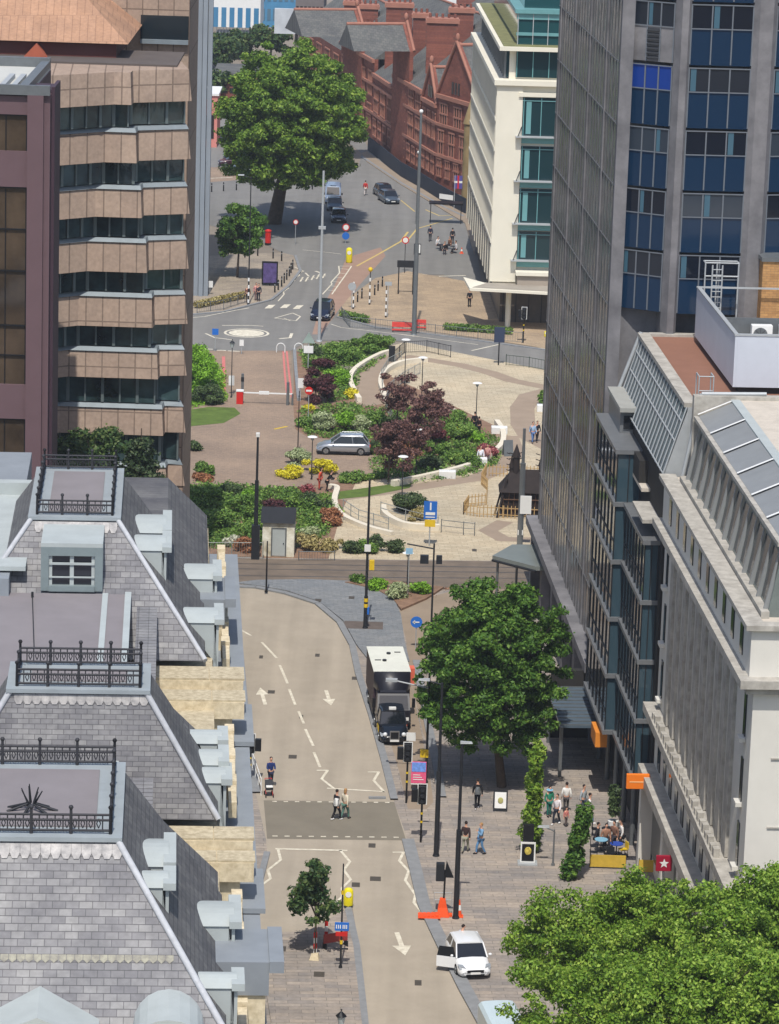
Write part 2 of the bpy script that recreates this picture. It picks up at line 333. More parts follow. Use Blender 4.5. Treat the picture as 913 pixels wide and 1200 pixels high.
# kerbs: real steps along the near road
def kerb(pts,w=0.28,h=0.12,name='kerb',m=None):
    b=MB(); P=[Vector(p[:2]) for p in PX(pts)]
    for i in range(len(P)-1):
        d=(P[i+1]-P[i]).normalized(); n=Vector((-d.y,d.x))*w/2
        b.add([tuple(P[i]-n)+(0,),tuple(P[i+1]-n)+(0,),tuple(P[i+1]+n)+(0,),tuple(P[i]+n)+(0,),tuple(P[i]-n)+(h,),tuple(P[i+1]-n)+(h,),tuple(P[i+1]+n)+(h,),tuple(P[i]+n)+(h,)],[(4,5,6,7),(0,1,5,4),(2,3,7,6)])
    return struct(name,b,m or M_kerb)
kerb([(276,688),(300,689),(335,696),(372,708),(398,730),(413,757),(420,790),(436,840),(450,890),(462,938)],0.45)
kerb([(478,985),(487,1020),(497,1062),(520,1110),(545,1160),(570,1205),(640,1420)],0.7)
kerb([(279,742),(284,800),(290,870),(300,930)],0.5)
kerb([(313,1000),(303,1040),(290,1094)],0.35)
kerb([(488,775),(495,815),(504,860),(513,905),(518,935)],0.5,0.11)
kerb([(190,372),(262,366),(318,352),(338,336),(352,318),(346,300)],0.3)
kerb([(395,372),(440,384),(540,397),(650,412)],0.3)
kerb([(424,184),(470,215),(520,243),(543,254)],0.35)
kerb([(432,936),(452,936)],0.2)
# ---- painted markings
b=MB()
def dash(b,pts,w=0.15,z=L4): b.strip(PX(pts),w,z)
for p in ([(280,737),(294,745)],[(307,753),(324,771)],[(328,780),(337,801)],[(339,808),(346,826)],[(350,834),(356,848)],[(358,855),(367,874)],[(368,882),(375,899)]): dash(b,p,0.17)
dash(b,[(372,903),(384,903),(377,913),(391,924)],0.17); dash(b,[(384,924),(450,928)],0.17); dash(b,[(450,928),(438,915),(444,905),(432,905)],0.17)
for i in range(11): x=320+i*13.2; dash(b,[(x,939.5+i*.12),(x+3.6,939.5+i*.12)],0.15)
for i in range(11): x=320+i*14.2; dash(b,[(x,980+i*.15),(x+4.5,980+i*.15)],0.15)
dash(b,[(324,995),(406,997)],0.22); dash(b,[(326,996),(329,1008),(314,1020),(317,1030),(303,1040),(301,1052)],0.16)
dash(b,[(399,997),(410,1010),(403,1020),(411,1031),(401,1041),(401,1051),(392,1060)],0.16)
dash(b,[(461,999),(473,999),(468,1009),(479,1021),(475,1032),(487,1049),(485,1058),(495,1070)],0.16)
def arrow(b,x0,y0,x1,y1,hw=0.32,sw=0.16,z=L4):
    a=G(x0,y0); c=G(x1,y1); d=(c-a); L=d.length; d=d/L; n=Vector((-d.y,d.x,0)); e=c-d*L*0.3
    P=lambda v:(v.x,v.y,z)
    f_=c-d*L*.42; b.poly([P(a-n*sw/2),P(f_-n*sw/2),P(f_+n*sw/2),P(a+n*sw/2)]); b.poly([P(f_-n*hw),P(c),P(f_+n*hw)])
arrow(b,311,826,305,806,0.42,0.24); arrow(b,382,809,388,827,0.42,0.24); arrow(b,465,1093,475,1120,0.5,0.26)
struct('road_markings',b,M_line)
b=MB()
c=G(289,390.5); b.disc((c.x,c.y,L4),1.75,36)
n=40
for k in range(n):
    a0,a1=2*math.pi*k/n,2*math.pi*(k+1)/n; f=lambda a,r:(c.x+r*math.cos(a),c.y+r*math.sin(a),L4)
    b.poly([f(a0,2.0),f(a0,2.25),f(a1,2.25),f(a1,2.0)][::-1])
for p,w in (([(261,381.5),(295,381.5),(308,382.5)],.2),([(241,391),(252,396),(262,397)],.2),([(328,397),(340,396),(342,391)],.3),([(210,374),(240,371),(275,364),(292,361)],.15),([(262,397),(272,398.5)],.2),([(240,409),(249,409.5)],.3),([(255,410.5),(264,411)],.3),([(268,411.3),(280,412)],.3),([(388,380),(400,384),(470,392),(560,404)],.12),([(553,411),(584,404)],.2),([(470,392),(485,394)],.2),([(500,322),(470,321)],.05)): dash(b,p,w)
for x,y in ((314,359.5),(332,359),(347,360)):                       # zebra bars
    P=PX([(x-4,y+2.2),(x+4,y+2.0),(x+9,y-2.2),(x+1,y-2.0)]); b.poly([(p[0],p[1],L4) for p in P][::1])
dash(b,[(322,373),(343,367),(352,371),(347,376),(322,373)],.15); dash(b,[(333,373),(340,376)],.12)
dash(b,[(326,353),(333,345),(332,342),(338,338),(337,335),(345,329),(344,327),(351,323),(350,320),(356,318),(345,313)],.14)
dash(b,[(378,345),(389,333),(388,331),(398,320),(397,312),(412,312),(406,321),(396,335),(389,345)],.14)
for k in range(6): dash(b,[(383+k*3.2,340-k*5),(393+k*3.2,341-k*5)],.12)
dash(b,[(370,318),(376,320),(375,323)],.3); dash(b,[(358,320),(362,324)],.2)
for x,y in ((352,330),(358,330),(365,328),(371,327),(378,326)): dash(b,[(x,y),(x+3,y-5)],.18); dash(b,[(x+1,y-3),(x+4,y-2.4)],.12)
dash(b,[(355,293),(385,296),(400,298)],.12)
for k in range(4): dash(b,[(506-k*0,0+900),(506,900)],.01) if False else None
dash(b,[(200,211),(272,208)],.25); dash(b,[(515,324),(545,323)],.3)
struct('road_markings',b,M_line)
b=MB(); dash(b,[(470,235),(480,243),(486,248)],.16); dash(b,[(499,246),(515,253),(540,252)],.2); dash(b,[(475,285),(489,268),(510,262),(530,256)],.2); dash(b,[(418,312),(440,300),(470,283),(478,272)],.25)
struct('yellow_lines',b,mat('faded_yellow_line',C(205,180,110),.8,0,.1,2))
b=MB(); dash(b,[(332,412),(334,440),(337,466)],.18); dash(b,[(336,412),(339,440),(342,466)],.18); dash(b,[(262,418),(263,465)],.3); struct('red_lines',b,mat('faded_red_line',C(205,120,115),.8,0,.1,2))
b=MB(); dash(b,[(322,503),(336,500)],.25); struct('yellow_lines',b,M_yel)
M_cover=mat('iron_cover',C(92,86,78),.7,.3,.1,3)
for x,y,w in ((343,887,10),(318,811,9),(450,768,7),(330,1114,9),(436,991,8),(440,1030,12),(417,1037,9),(490,1152,7),(306,770,5),(416,795,8),(444,860,6),(372,768,6),(412,702,8),(373,705,9),(556,645,7),(374,1144,11),(353,840,5)):
    c=G(x,y); b=MB(); ww=w/20/2; b.prism([(c.x-ww,c.y-.35),(c.x+ww,c.y-.35),(c.x+ww,c.y+.35),(c.x-ww,c.y+.35)],0,0.026 if not 300<x<470 or y>1110 and x<420 else 0.014+L1)
    if x in(450,412,373): b=MB(); b.prism([(c.x-ww,c.y-.35),(c.x+ww,c.y-.35),(c.x+ww,c.y+.35),(c.x-ww,c.y+.35)],0.09,0.112)
    if x in (330,374): b=MB(); b.prism([(c.x-ww,c.y-.35),(c.x+ww,c.y-.35),(c.x+ww,c.y+.35),(c.x-ww,c.y+.35)],0.09,0.112)
    struct('drain_cover',b,M_cover)
c=G(427,734); b=MB(); b.box(c.x-1.4,c.x+1.3,c.y-1.0,c.y+.9,.09,.106); struct('dark_paving_patch',b,mat('dark_brown_setts',C(104,94,88),.9,0,.15,2))

# ================================================================ MANSARD BUILDING (left foreground)
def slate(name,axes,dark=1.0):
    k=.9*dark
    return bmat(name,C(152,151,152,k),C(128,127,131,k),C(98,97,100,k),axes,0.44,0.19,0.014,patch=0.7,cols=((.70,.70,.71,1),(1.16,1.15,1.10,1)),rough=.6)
M_slS=slate('slate_front','XZ'); M_slE=slate('slate_side_shaded','YZ',0.55)  # side slopes: same slate darkened, their shade put into the colour
M_lead=mat('grey_lead_sheet',C(140,146,152),0.6,0.0,0.08,0.8); M_llead=mat('pale_painted_lead',C(178,185,184),0.55,0,0.07,0.9); M_flat=mat('mauve_flat_roof',C(136,130,132),0.85,0,0.07,0.5)
M_stone=mat('cream_sandstone',C(226,212,182),0.85,0,0.08,3.5,0.1,dirt=C(190,174,142)); M_dstone=mat('weathered_sandstone',C(200,188,160),0.9,0,0.12,4,0.1,dirt=C(162,148,122))
M_ridge=mat('white_mortar_hip',C(186,188,192),0.8,0,0.12,3); M_iron=mat('black_cast_iron',C(62,62,66),0.6,0.2,0.1,3); M_win=gmat('window_glass_dark',C(44,46,54),0.08,0.6)
M_wframe=mat('grey_green_timber',C(128,140,142),0.6,0,0.06,2)
M_ochre=bmat('ochre_patch_slates',C(190,180,120),C(170,160,110),C(120,112,90),'XZ',.5,.24,.02,patch=1.2)
museum=thing('mansard_building','long stone building with three steep slate mansard roofs and iron roof railings','building',W(-4,135,0),world=True)
b=MB('s'); b.box(-14,3.0,95,176,0,20.0); b.build('wall',M_stone,museum)
b=MB('s'); b.box(-14,2.2,95.2,175.8,20.003,21.6); b.build('attic_wall',M_dstone,museum)
b=MB('s'); b.box(2.25,3.75,95,176.3,19.75,20.1); b.box(2.25,3.5,95,176.2,19.4,19.747); b.build('cornice',M_lead,museum)
PV=[dict(x0=-6.1,x1=-2.18,t0=155.6,t1=165.2,f=(1.85,148.7),l=(-9.9,148.7),zb=22.4,nb=162),
    dict(x0=-5.8,x1=-0.62,t0=128.5,t1=131.9,f=(2.2,127.2),l=(-8.6,127.2),zb=22.4,nb=132.8),
    dict(x0=-7.2,x1=-1.42,t0=111.5,t1=119.4,f=(2.25,106.4),l=(-12,106.4),zb=22.2,nb=119.5)]
def railing_run(b,a,c,z,h=0.78,n=None):
    """cast-iron cresting: posts with finials, two rails, oval loops"""
    a=Vector(a+(z,)); c=Vector(c+(z,)); d=c-a; L=d.length; u=d/L; up=Vector((0,0,1))
    for zz in (0.12,h*0.62,h*.86): b.tube(a+up*zz,c+up*zz,0.045,n=5)
    n=n or max(2,round(L/1.3))
    for i in range(n+1):
        p=a+u*(L*i/n); b.tube(p,p+up*(h+.1),0.065,0.05,n=6); b.ball(tuple(p+up*(h+.15)),.085,n=6,m=4)
    k=int(L/0.26)
    for i in range(1,k):
        p=a+u*(L*i/k); b.tube(p+up*.12,p+up*h*.86,0.03,n=4)
        q=p+u*(L/k/2)
        if i<k-1:
            for s_ in (-1,1): b.tube(q+up*.2,q+u*.065*s_+up*.36,0.024,n=4); b.tube(q+u*.065*s_+up*.36,q+up*.53,0.024,n=4)
for i,P in enumerate(PV):
    z=27.0; zb=P['zb']; x0,x1,t0,t1=P['x0'],P['x1'],P['t0'],P['t1']; fx,ft=P['f']; lx,lt=P['l']
    b=MB('s'); b.poly([(x0,t0,z),(x1,t0,z),(fx,ft,zb),(lx,lt,zb)][::-1]); rf=b.build('roof',M_slS,museum)
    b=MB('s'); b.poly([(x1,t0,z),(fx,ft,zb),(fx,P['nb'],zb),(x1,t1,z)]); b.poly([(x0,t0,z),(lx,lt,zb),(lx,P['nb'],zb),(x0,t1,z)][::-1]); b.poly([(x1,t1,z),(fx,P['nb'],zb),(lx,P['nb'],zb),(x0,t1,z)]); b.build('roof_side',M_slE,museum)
    b=MB('s'); b.box(x0-.15,x1+.15,t0-.15,t1+.15,z+.003,z+.16); pl=b.build('roof_platform',mat('platform_lead',C(156,164,168),.55,0,.08,.9),museum)
    b=MB('s'); b.box(x0+.75,x1-.75,t0+.9,t1-.9,z+.163,z+.21); b.build('deck',M_flat,pl)
    b=MB(); 
    for p,q in (((x1,t0,z),(fx,ft,zb)),((x0,t0,z),(lx,lt,zb))):
        b.tube(W(*p)+Vector((0,0,.03)),W(*q)+Vector((0,0,.03)),0.12,n=8)
    b.build('hip_flashing',M_ridge,museum)
    b=MB()
    c4=[tuple(W(x,t)[:2]) for x,t in ((x0+.25,t0+.25),(x1-.25,t0+.25),(x1-.25,t1-.25),(x0+.25,t1-.25))]
    for k in range(4): railing_run(b,c4[k],c4[(k+1)%4],z+.16)
    b.build('roof_railing',M_iron,museum)
    # ornamental slate band under the platform: pale scalloped strip
    b=MB('s')
    sl=lambda f:(t0+(ft-t0)*f, z+(zb-z)*f)
    for k in range(int((x1-x0)/.34)):
        xx=x0+.17+k*.34; ta,za=sl(.02); tb,zb2=sl(.07); tb3,zb3=sl(.1)
        b.add([(xx,ta-.03,za+.03),(xx+.33,ta-.03,za+.03),(xx+.33,tb-.03,zb2+.03),(xx+.25,tb3-.03,zb3+.03),(xx+.08,tb3-.03,zb3+.03),(xx,tb-.03,zb2+.03)],[(5,4,3,2,1,0)])
    b.build('slate_band',mat('pale_scalloped_slate',C(178,174,170),.8,0,.3,3,dirt=C(140,138,138)),museum)
# link roofs between pavilions
for (x0,x1,ta,tb,z) in ((-14,-1.75,134.6,151.6,24.6),(-14,-1.9,119.8,127.2,24.6)):
    b=MB('s'); b.box(x0,x1,ta,tb,21.6,z); b.build('link_roof',M_flat,museum)
    b=MB('s'); b.box(x1-1.0,x1-.75,ta,tb,z+.003,z+.05); b.box(x1,x1+.28,ta,tb,z-.1,z+.12); b.build('roof_gutter',M_llead,museum)
for (ta,tb) in ((160.5,175.5),(131.5,136.5),(114,121.5)):
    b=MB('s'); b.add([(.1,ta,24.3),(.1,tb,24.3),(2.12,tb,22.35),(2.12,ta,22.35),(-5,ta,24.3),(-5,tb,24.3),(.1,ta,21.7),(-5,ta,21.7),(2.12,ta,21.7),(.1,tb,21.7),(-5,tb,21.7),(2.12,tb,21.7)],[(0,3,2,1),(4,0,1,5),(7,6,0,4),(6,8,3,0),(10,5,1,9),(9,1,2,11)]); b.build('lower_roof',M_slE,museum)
b=MB('s'); b.box(-14,-6.9,151,176,21.6,25.4); b.build('link_roof',M_lead,museum); b=MB('s'); b.box(-14,-6.2,152,166,25.5,25.7); b.box(-14,-6.0,165.5,166.2,25.5,26.3); b.build('rear_flat_roof',M_llead,museum)
# stepped hatch strips beside the link roofs
for ta,tb in ((137,150.5),(121,126.5)):
    b=MB('s'); n=int((tb-ta)/.45)
    for k in range(n): t=ta+k*.45; b.box(-1.2,-.3,t,t+.38,23.9+.0,24.35)
    b.build('step_tiles',M_slS,museum)
def zroof(P,s,):  # height of the east slope at s
    f=(s-P['x1'])/(P['f'][0]-P['x1']); return 27+(P['zb']-27)*f
def side_dormer(P,s_f,zt,t0,t1,h,big=False):
    f=(27-zt)/(27-P['zb']); si=P['x1']+(P['f'][0]-P['x1'])*f; zl=zt-h; sl=min(s_f, P['x1']+(P['f'][0]-P['x1'])*((27-zl)/(27-P['zb'])))
    t0=max(t0,P['t0']+(P['f'][1]-P['t0'])*f+.35); t1=max(t1,t0+1.1)
    m=MB('s'); n=7; rings=[]
    for s in (si-.35,s_f):
        ring=[(s,t0,zt-.25)]+[(s,t0+(t1-t0)*k/n,zt-.25+.28*math.sin(math.pi*k/n)) for k in range(1,n)]+[(s,t1,zt-.25)]
        rings.append(ring)
    m.loft(rings,True,False); d=m.build('dormer',M_llead,museum)
    m=MB('s')
    for t in (t0+.06,t1-.18): m.add([(si,t,zt-.25),(s_f-.2,t,zt-.25),(s_f-.2,t,zl),(sl,t,zl),(si,t+.12,zt-.25),(s_f-.2,t+.12,zt-.25),(s_f-.2,t+.12,zl),(sl,t+.12,zl)],[(0,1,2,3),(7,6,5,4),(0,4,5,1),(1,5,6,2)])
    m.build('cheek',M_llead,d)
    m=MB('s'); m.box(s_f-.16,s_f-.1,t0+.25,t1-.25,zl+.1,zt-.35); m.build('window',M_win,d)
    m=MB('s'); m.box(s_f-.18,s_f+.25,t0-.1,t1+.1,zt-.3,zt-.05); m.box(s_f-.09,s_f+.02,t0+.06,t0+.3,zl,zt-.3); m.box(s_f-.09,s_f+.02,t1-.3,t1-.06,zl,zt-.3); m.build('frame',M_llead,d)
for i,rows in enumerate(((((155,195),[(597,619),(621,643)],26.1,2.0,.05),((205,250),[(655,673),(706,724)],23.5,2.3,2.45)),
        (((225,270),[(850,865),(872,890)],23.6,2.2,2.4),((228,276),[(893,911)],23.4,2.2,2.5)),
        (((165,215),[(975,1008),(1014,1044)],25.9,2.0,.3),((232,290),[(1048,1078),(1133,1163)],23.4,2.4,2.6)))):
    for (xr,tl,z,h,sf) in rows:
        for (ya,yb) in tl:
            ta=Zs(xr[1],ya,sf); tb=Zs(xr[1],yb,sf)
            t_far=GS(xr[1],ya,z).y; t_near=GS(xr[1],yb,z).y
            side_dormer(PV[i],sf,z,t_near,t_far,h)
# roofs of the big projecting bays
for (xa,xb,ya,yb,z) in ((204,275,677,703,22.6),(232,330,1089,1128,22.6)):
    a=GS(xb,ya,z); c=GS(xb,yb,z); l=GS(xa,yb,z)
    b=MB('s'); b.box(l.x,a.x-.5,c.y,a.y,21.4,z); b.box(a.x-.497,a.x,c.y-.1,a.y+.1,z-.35,z+.06); b.build('bay_roof',M_lead,museum)
    b=MB('s'); b.box(2.3,a.x-.6,c.y+.1,a.y-.1,15,21.397); b.build('bay_wall',M_stone,museum)
# parapet blocks
for (ya,yb,far) in ((783,822,148.6),(965,1010,127.1)):
    near=GS(283,yb,22.0).y; w=far-near
    b=MB('s'); b.box(-1.2,3.5,far-w*.42,far,21.2,22.1); b.box(-.6,3.5,near,near+w*.36,21.2,21.95); b.box(-1.2,3.0,near+.3,far-.3,20.1,21.197); b.build('parapet_block',M_stone,museum)
    b=MB('s'); b.box(-1.2,2.0,far-w*.42+.05,far-.05,22.103,22.2); b.box(2.03,3.55,far-w*.42+.05,far-.05,22.103,22.2); b.box(-.6,2.1,near+.05,near+w*.34,21.953,22.03); b.box(2.13,3.55,near+.05,near+w*.34,21.953,22.03); b.build('coping',M_dstone,museum)
    b=MB('s'); b.box(.1,3.95,near-.5,far+.4,20.15,20.35); b.build('lead_gutter',M_lead,museum)
    b=MB('s')
    for k in range(6): b.box(.5+k*.5,.82+k*.5,near-.45,near+.29,19.0,20.1)
    b.box(.4,3.6,near-.2,near+.25,16.5,19.0); b.build('carved_front',M_stone,museum)
b=MB('s')
for k in range(22):
    t=99+k*3.4
    if any(abs(t-c)<4.5 for c in (147,126)): continue
    b.box(2.7,3.02,t,t+2.2,20.5,21.15)
    b.box(2.65,3.05,t+2.25,t+3.2,20.5,21.3)
b.build('parapet',M_stone,museum)
b=MB('s')
for k in range(16):
    t=98+k*4.7; b.box(3.003,3.02,t,t+1.5,13,18.5)
b.build('window',M_win,museum)
# south-facing dormers
def front_dormer(P,sc,w,zt,zl,kind):
    sl=lambda z: P['t0']+(P['f'][1]-P['t0'])*(27-z)/(27-P['zb'])
    tf=sl(zl)-.25; tb=sl(zt)+.3
    m=MB('s')
    if kind=='flat': m.box(sc-w/2,sc+w/2,tf,tb,zt-.18,zt)
    elif kind=='pediment': m.loft([[(sc-w/2-.2,t,zt-.8),(sc,t,zt),(sc+w/2+.2,t,zt-.8),(sc+w/2+.2,t,zt-1.0),(sc-w/2-.2,t,zt-1.0)] for t in (tf-.2,tb+.6)])
    else: m.loft([[(sc-w/2-.15,t,zt-1.0)]+[(sc+(w/2+.15)*-math.cos(math.pi*k/10),t,zt-.85+.85*math.sin(math.pi*k/10)) for k in range(11)]+[(sc+w/2+.15,t,zt-1.0)] for t in (tf-.2,tb+.6)])
    d=m.build('dormer',M_llead,museum); e=1.0 if kind!='flat' else .18
    m=MB('s'); m.box(sc-w/2,sc-w/2+.35,tf,tb,zl,zt-e-.003); m.box(sc+w/2-.35,sc+w/2,tf,tb,zl,zt-e-.003); m.box(sc-w/2+.353,sc+w/2-.353,tf,tf+.1,zt-e-.4,zt-e-.003); m.box(sc-w/2+.353,sc+w/2-.353,tf-.1,tf+.3,zl,zl+.25); m.build('frame',M_wframe,d)
    m=MB('s'); m.box(sc-w/2+.353,sc+w/2-.353,tf+.2,tf+.26,zl+.253,zt-e-.403); m.build('window',M_win,d)
    m=MB('s'); m.box(sc-.09,sc+.09,tf+.1,tf+.19,zl+.253,zt-e-.403); m.box(sc-w/2+.36,sc-w/2+.5,tf+.1,tf+.19,zl+.253,zt-e-.403); m.box(sc+w/2-.5,sc+w/2-.36,tf+.1,tf+.19,zl+.253,zt-e-.403); m.box(sc-w/2+.36,sc+w/2-.36,tf+.03,tf+.097,(zl+zt)/2+.1,(zl+zt)/2+.2); m.box(sc-w/2+.36,sc+w/2-.36,tf+.03,tf+.097,zl+.6,zl+.66); m.build('glazing_bars',M_llead,d)
    if kind!='flat':
        m=MB('s'); m.box(sc-w/2-.2,sc+w/2+.2,tf-.35,tf-.203,zt-1.1,zt-.98); m.build('moulding',M_lead,d)
front_dormer(PV[0],(-6.1-2.18)/2,2.75,26.85,24.65,'flat')
front_dormer(PV[2],GS(45,1175,23.4).x,3.5,23.35,21.2,'pediment'); front_dormer(PV[2],GS(198,1175,23.4).x,2.0,23.3,21.2,'arch')
b=MB('s'); P=PV[2]; f=.60
for k in range(26):
    xx=-6.5+k*.27; tt=P['t0']+(P['f'][1]-P['t0'])*f-.04; zz=27+(P['zb']-27)*f+.03
    if xx<.3: b.add([(xx,tt,zz),(xx+.25,tt,zz),(xx+.25,tt-.12,zz-.13),(xx+.12,tt-.2,zz-.22),(xx,tt-.12,zz-.13)],[(4,3,2,1,0)])
b.build('slate_band',mat('mossy_scalloped_slate',C(160,157,140),.85,0,.3,3,dirt=C(130,126,120)),museum)
# ropes/iron fittings on the near platform
b=MB(); c=W(-4.4,114.0,27.2)
for k in range(7):
    a=k*.9; p=c+Vector((math.cos(a)*.9,math.sin(a)*.5,0)); q=c+Vector((math.cos(a)*.12,math.sin(a)*.12,.25)); b.tube(p,q,.06,.04,n=6); b.tube(q,q+Vector((math.cos(a)*.25,0,.45+.1*(k%3))),.04,.02,n=6)
tag(b.build('vent_cluster',M_dark),'cluster of bent metal roof fittings on nearest railed roof platform','roof vent')
for (x,y,z) in ((92,697,24.6),(46,727,24.6)):
    c=W(*tuple(GS(x,y+65,24.65)))
b=MB(); p=G(40,760,24.6); q=G(38,700,24.6); b.tube(p+Vector((0,0,.06)),q+Vector((0,0,.06)),.025,n=5); b.tube(q,q+Vector((0,0,.25)),.06,n=6); b.build('lightning_cable',M_dark,museum)

# ================================================================ WHITE STONE BUILDING (right)
M_wst=mat('portland_stone',C(220,216,206),0.8,0,0.05,0.5,0.05); M_wst2=mat('weathered_portland_stone',C(186,181,171),0.85,0,0.12,1.6,0.1,dirt=C(150,145,136))
M_wgl=gmat('slot_window_glass',C(34,36,40),.1,.5); M_grv=mat('gravel_flat_roof',C(200,190,176),.95,0,.1,1.5); M_zinc=mat('zinc_panel',C(150,152,152),.45,.2,.06,1)
M_bronze=mat('grey_green_glazing',C(120,128,124),.35,.1,.1,1.5)
hall=thing('stone_office_building','big pale stone building with fluted street side, attic windows and glazed rooftop storey','building',W(33,170,0),world=True)
b=MB('s'); b.box(27.5,60,155.5,186,0,19.6); b.build('wall',M_wst,hall)
b=MB('s'); b.box(26.75,60,154.8,186.2,19.6,20.0); b.box(27.1,60,155.15,186.1,19.25,19.597); b.build('cornice',M_wst2,hall)
b=MB('s'); b.box(27.25,60,155.5,185.8,20.003,22.3); at=b.build('attic_wall',M_wst,hall)
b=MB('s'); b.box(26.95,27.85,155.2,185.9,22.303,22.55); b.box(27.853,60,155.2,156.0,22.303,22.55); b.build('parapet_coping',M_wst2,hall)
b=MB('s'); b.box(27.85,60,156.0,185.8,22.303,22.4); b.build('flat_roof',M_grv,hall)
for k in range(10):
    t=157.6+k*2.75; b=MB('s'); b.box(27.19,27.247,t,t+.75,20.45,21.95); b.build('window',M_wgl,hall)
b=MB('s')
for k in range(30):                                            # giant fluted shafts between the two ledges
    t=160.0+k*2.35
    if t<182.6: b.box(27.33,27.497,t,t+.95,9.55,19.2); b.box(27.43,27.497,t+1.35,t+1.75,9.55,19.2)
b.build('fluting',M_wst2,hall)
for t in (157.0,184.2):
    for k,z in enumerate((10.2,13.4,16.6)): b=MB('s'); b.box(27.44,27.497,t,t+.55,z,z+2.1); b.build('window',M_wgl,hall); b=MB('s'); b.box(27.2,27.49,t-.1,t+.65,z-.25,z-.05); b.build('sill',M_wst,hall)
b=MB('s'); b.box(26.7,27.497,155.2,185.9,9.0,9.5); b.build('ledge',M_wst2,hall)
b=MB('s')
for k in range(26): t=160+k*.9; b.tube(W(26.95,t,9.5),W(26.95,t,9.95),.14,.1,n=6) if False else b.box(26.8,27.1,t,t+.45,9.503,9.95-.12*(k%2))
b.build('parapet_stub',M_wst2,hall)
b=MB('s'); b.box(26.6,27.497,155.0,185.9,5.3,5.9); b.build('ledge',M_wst2,hall)
for k in range(12):
    t=158.2+k*2.3; b=MB('s'); b.box(27.44,27.497,t,t+.9,6.1,8.7); b.build('window',M_wgl,hall)
b=MB('s'); b.box(27.40,27.497,158,185,1,4.9); b.build('shop_front',M_wgl,hall)
b=MB('s')
for t in (158,164,170,176,184.8): b.box(26.7,27.4,t,t+.7,0,5.297)
b.build('column',M_wst,hall)
b=MB('s'); 
for z in (12.6,16): b.box(28.5,60,155.42,155.497,z,z+.06)
b.build('joint_line',M_wst2,hall)
# rooftop glazed storey
pa=[(28.05,157.0),(28.05,184.6)]
b=MB('s'); b.loft([[(28.25,157.3,22.4),(34,157.3,22.4),(34,184.4,22.4),(28.25,184.4,22.4)],[(28.85,157.3,25.9),(34,157.3,25.9),(34,184.4,25.9),(28.85,184.4,25.9)]]); pent=b.build('rooftop_storey',M_bronze,hall)
for k in range(12):
    t=158.2+k*2.18; b=MB('s'); b.add([(28.32,t,22.9),(28.32,t+1.3,22.9),(28.80,t+1.3,25.6),(28.80,t,25.6)],[(0,1,2,3)]); b.build('window',M_wgl,pent)
b=MB('s')
for k in range(13):
    t=157.5+k*2.18; b.add([(28.05,t,22.5),(28.05,t+.16,22.5),(28.75,t+.16,25.9),(28.75,t,25.9),(28.35,t,22.5),(28.35,t+.16,22.5)],[(0,1,2,3),(0,3,4),(1,5,2)])
b.build('mullions',M_zinc,pent)
b=MB('s'); b.box(27.9,28.3,157.0,184.6,22.403,22.75); b.box(28.5,29.1,157.0,184.6,25.9,26.1); b.build('trim',M_wst2,pent)
for k in range(6):
    t=157.1+k*4.6; b=MB('s'); b.add([(28.75,t,26.12),(30.5,t,26.9),(30.5,t+4.3,26.9),(28.75,t+4.3,26.12),(28.75,t,26.0),(30.5,t,26.0),(30.5,t+4.3,26.0),(28.75,t+4.3,26.0)],[(0,1,2,3),(0,4,5,1),(3,2,6,7),(0,3,7,4)]); b.build('roof_panel',M_zinc,pent)
    b=MB('s'); b.add([(28.7,t+4.3,26.2),(30.5,t+4.3,26.98),(30.5,t+4.55,26.98),(28.7,t+4.55,26.2)],[(0,1,2,3)]); b.build('roof_rib',M_white,pent)
b=MB('s'); b.box(30.5,31.0,157.0,184.8,26.0,27.0); b.build('gutter',M_llead,pent)
b=MB('s'); b.box(31.003,60,157.0,184.8,26.0,26.95); b.build('roof_deck',M_grv,pent)
b=MB('s'); b.box(28.5,60,184.8,185.4,22.4,27.15); b.build('end_wall',M_wst2,pent)
b=MB(); 
for (q0,q1) in (((28.15,185.2,22.5),(28.95,185.2,27.2)),((28.95,185.2,27.2),(32.5,185.2,27.25))): b.tube(W(*q0),W(*q1),.12,n=6)
b.build('pipe',M_lgrey,pent)
b=MB(); 
for q0,q1 in (((28.9,186,26.2),(28.9,186,28.0)),((29.7,186,26.2),(29.7,186,28.0)),((28.9,186,28.0),(29.7,186,28.0)),((28.9,186,27.2),(29.7,186,27.2)),((28.9,186,28.0),(28.9,187,28.0)),((29.7,186,28.0),(29.7,187,28.0)),((28.9,187,26.2),(28.9,187,28.0)),((29.7,187,26.2),(29.7,187,28.0))): b.tube(W(*q0),W(*q1),.035,n=5)
tag(b.build('roof_hatch_rail',M_lgrey),'small pale tubular guard rail at the corner of red-brown roof','guard rail')

# ================================================================ GLASS BAY BUILDING (t 187-206)
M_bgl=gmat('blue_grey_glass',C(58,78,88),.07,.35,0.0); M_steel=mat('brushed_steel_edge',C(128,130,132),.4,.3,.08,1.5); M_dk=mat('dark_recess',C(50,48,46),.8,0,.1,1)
glassb=thing('glass_bay_building','narrow glass-fronted building stepping back in bays, red-brown roof on top','building',W(31,196,0),world=True)
b=MB('s'); b.box(27.4,60,186.3,206,5.0,22.4); b.build('core_wall',M_dk,glassb)
b=MB('s'); b.box(28.4,60,186.3,206.3,22.4,26.2); b.build('roof_storey',M_lgrey,glassb)
b=MB('s'); b.box(28.9,60,186.6,206,26.203,26.3); b.build('roof_deck',mat('red_brown_roof_felt',C(142,102,84),.9,0,.07,.6),glassb)
b=MB('s'); b.box(28.2,28.9,186.3,206.5,26.203,26.45); b.box(28.9,60,206.0,206.6,26.2,26.45); b.build('roof_kerb',M_wst2,glassb)
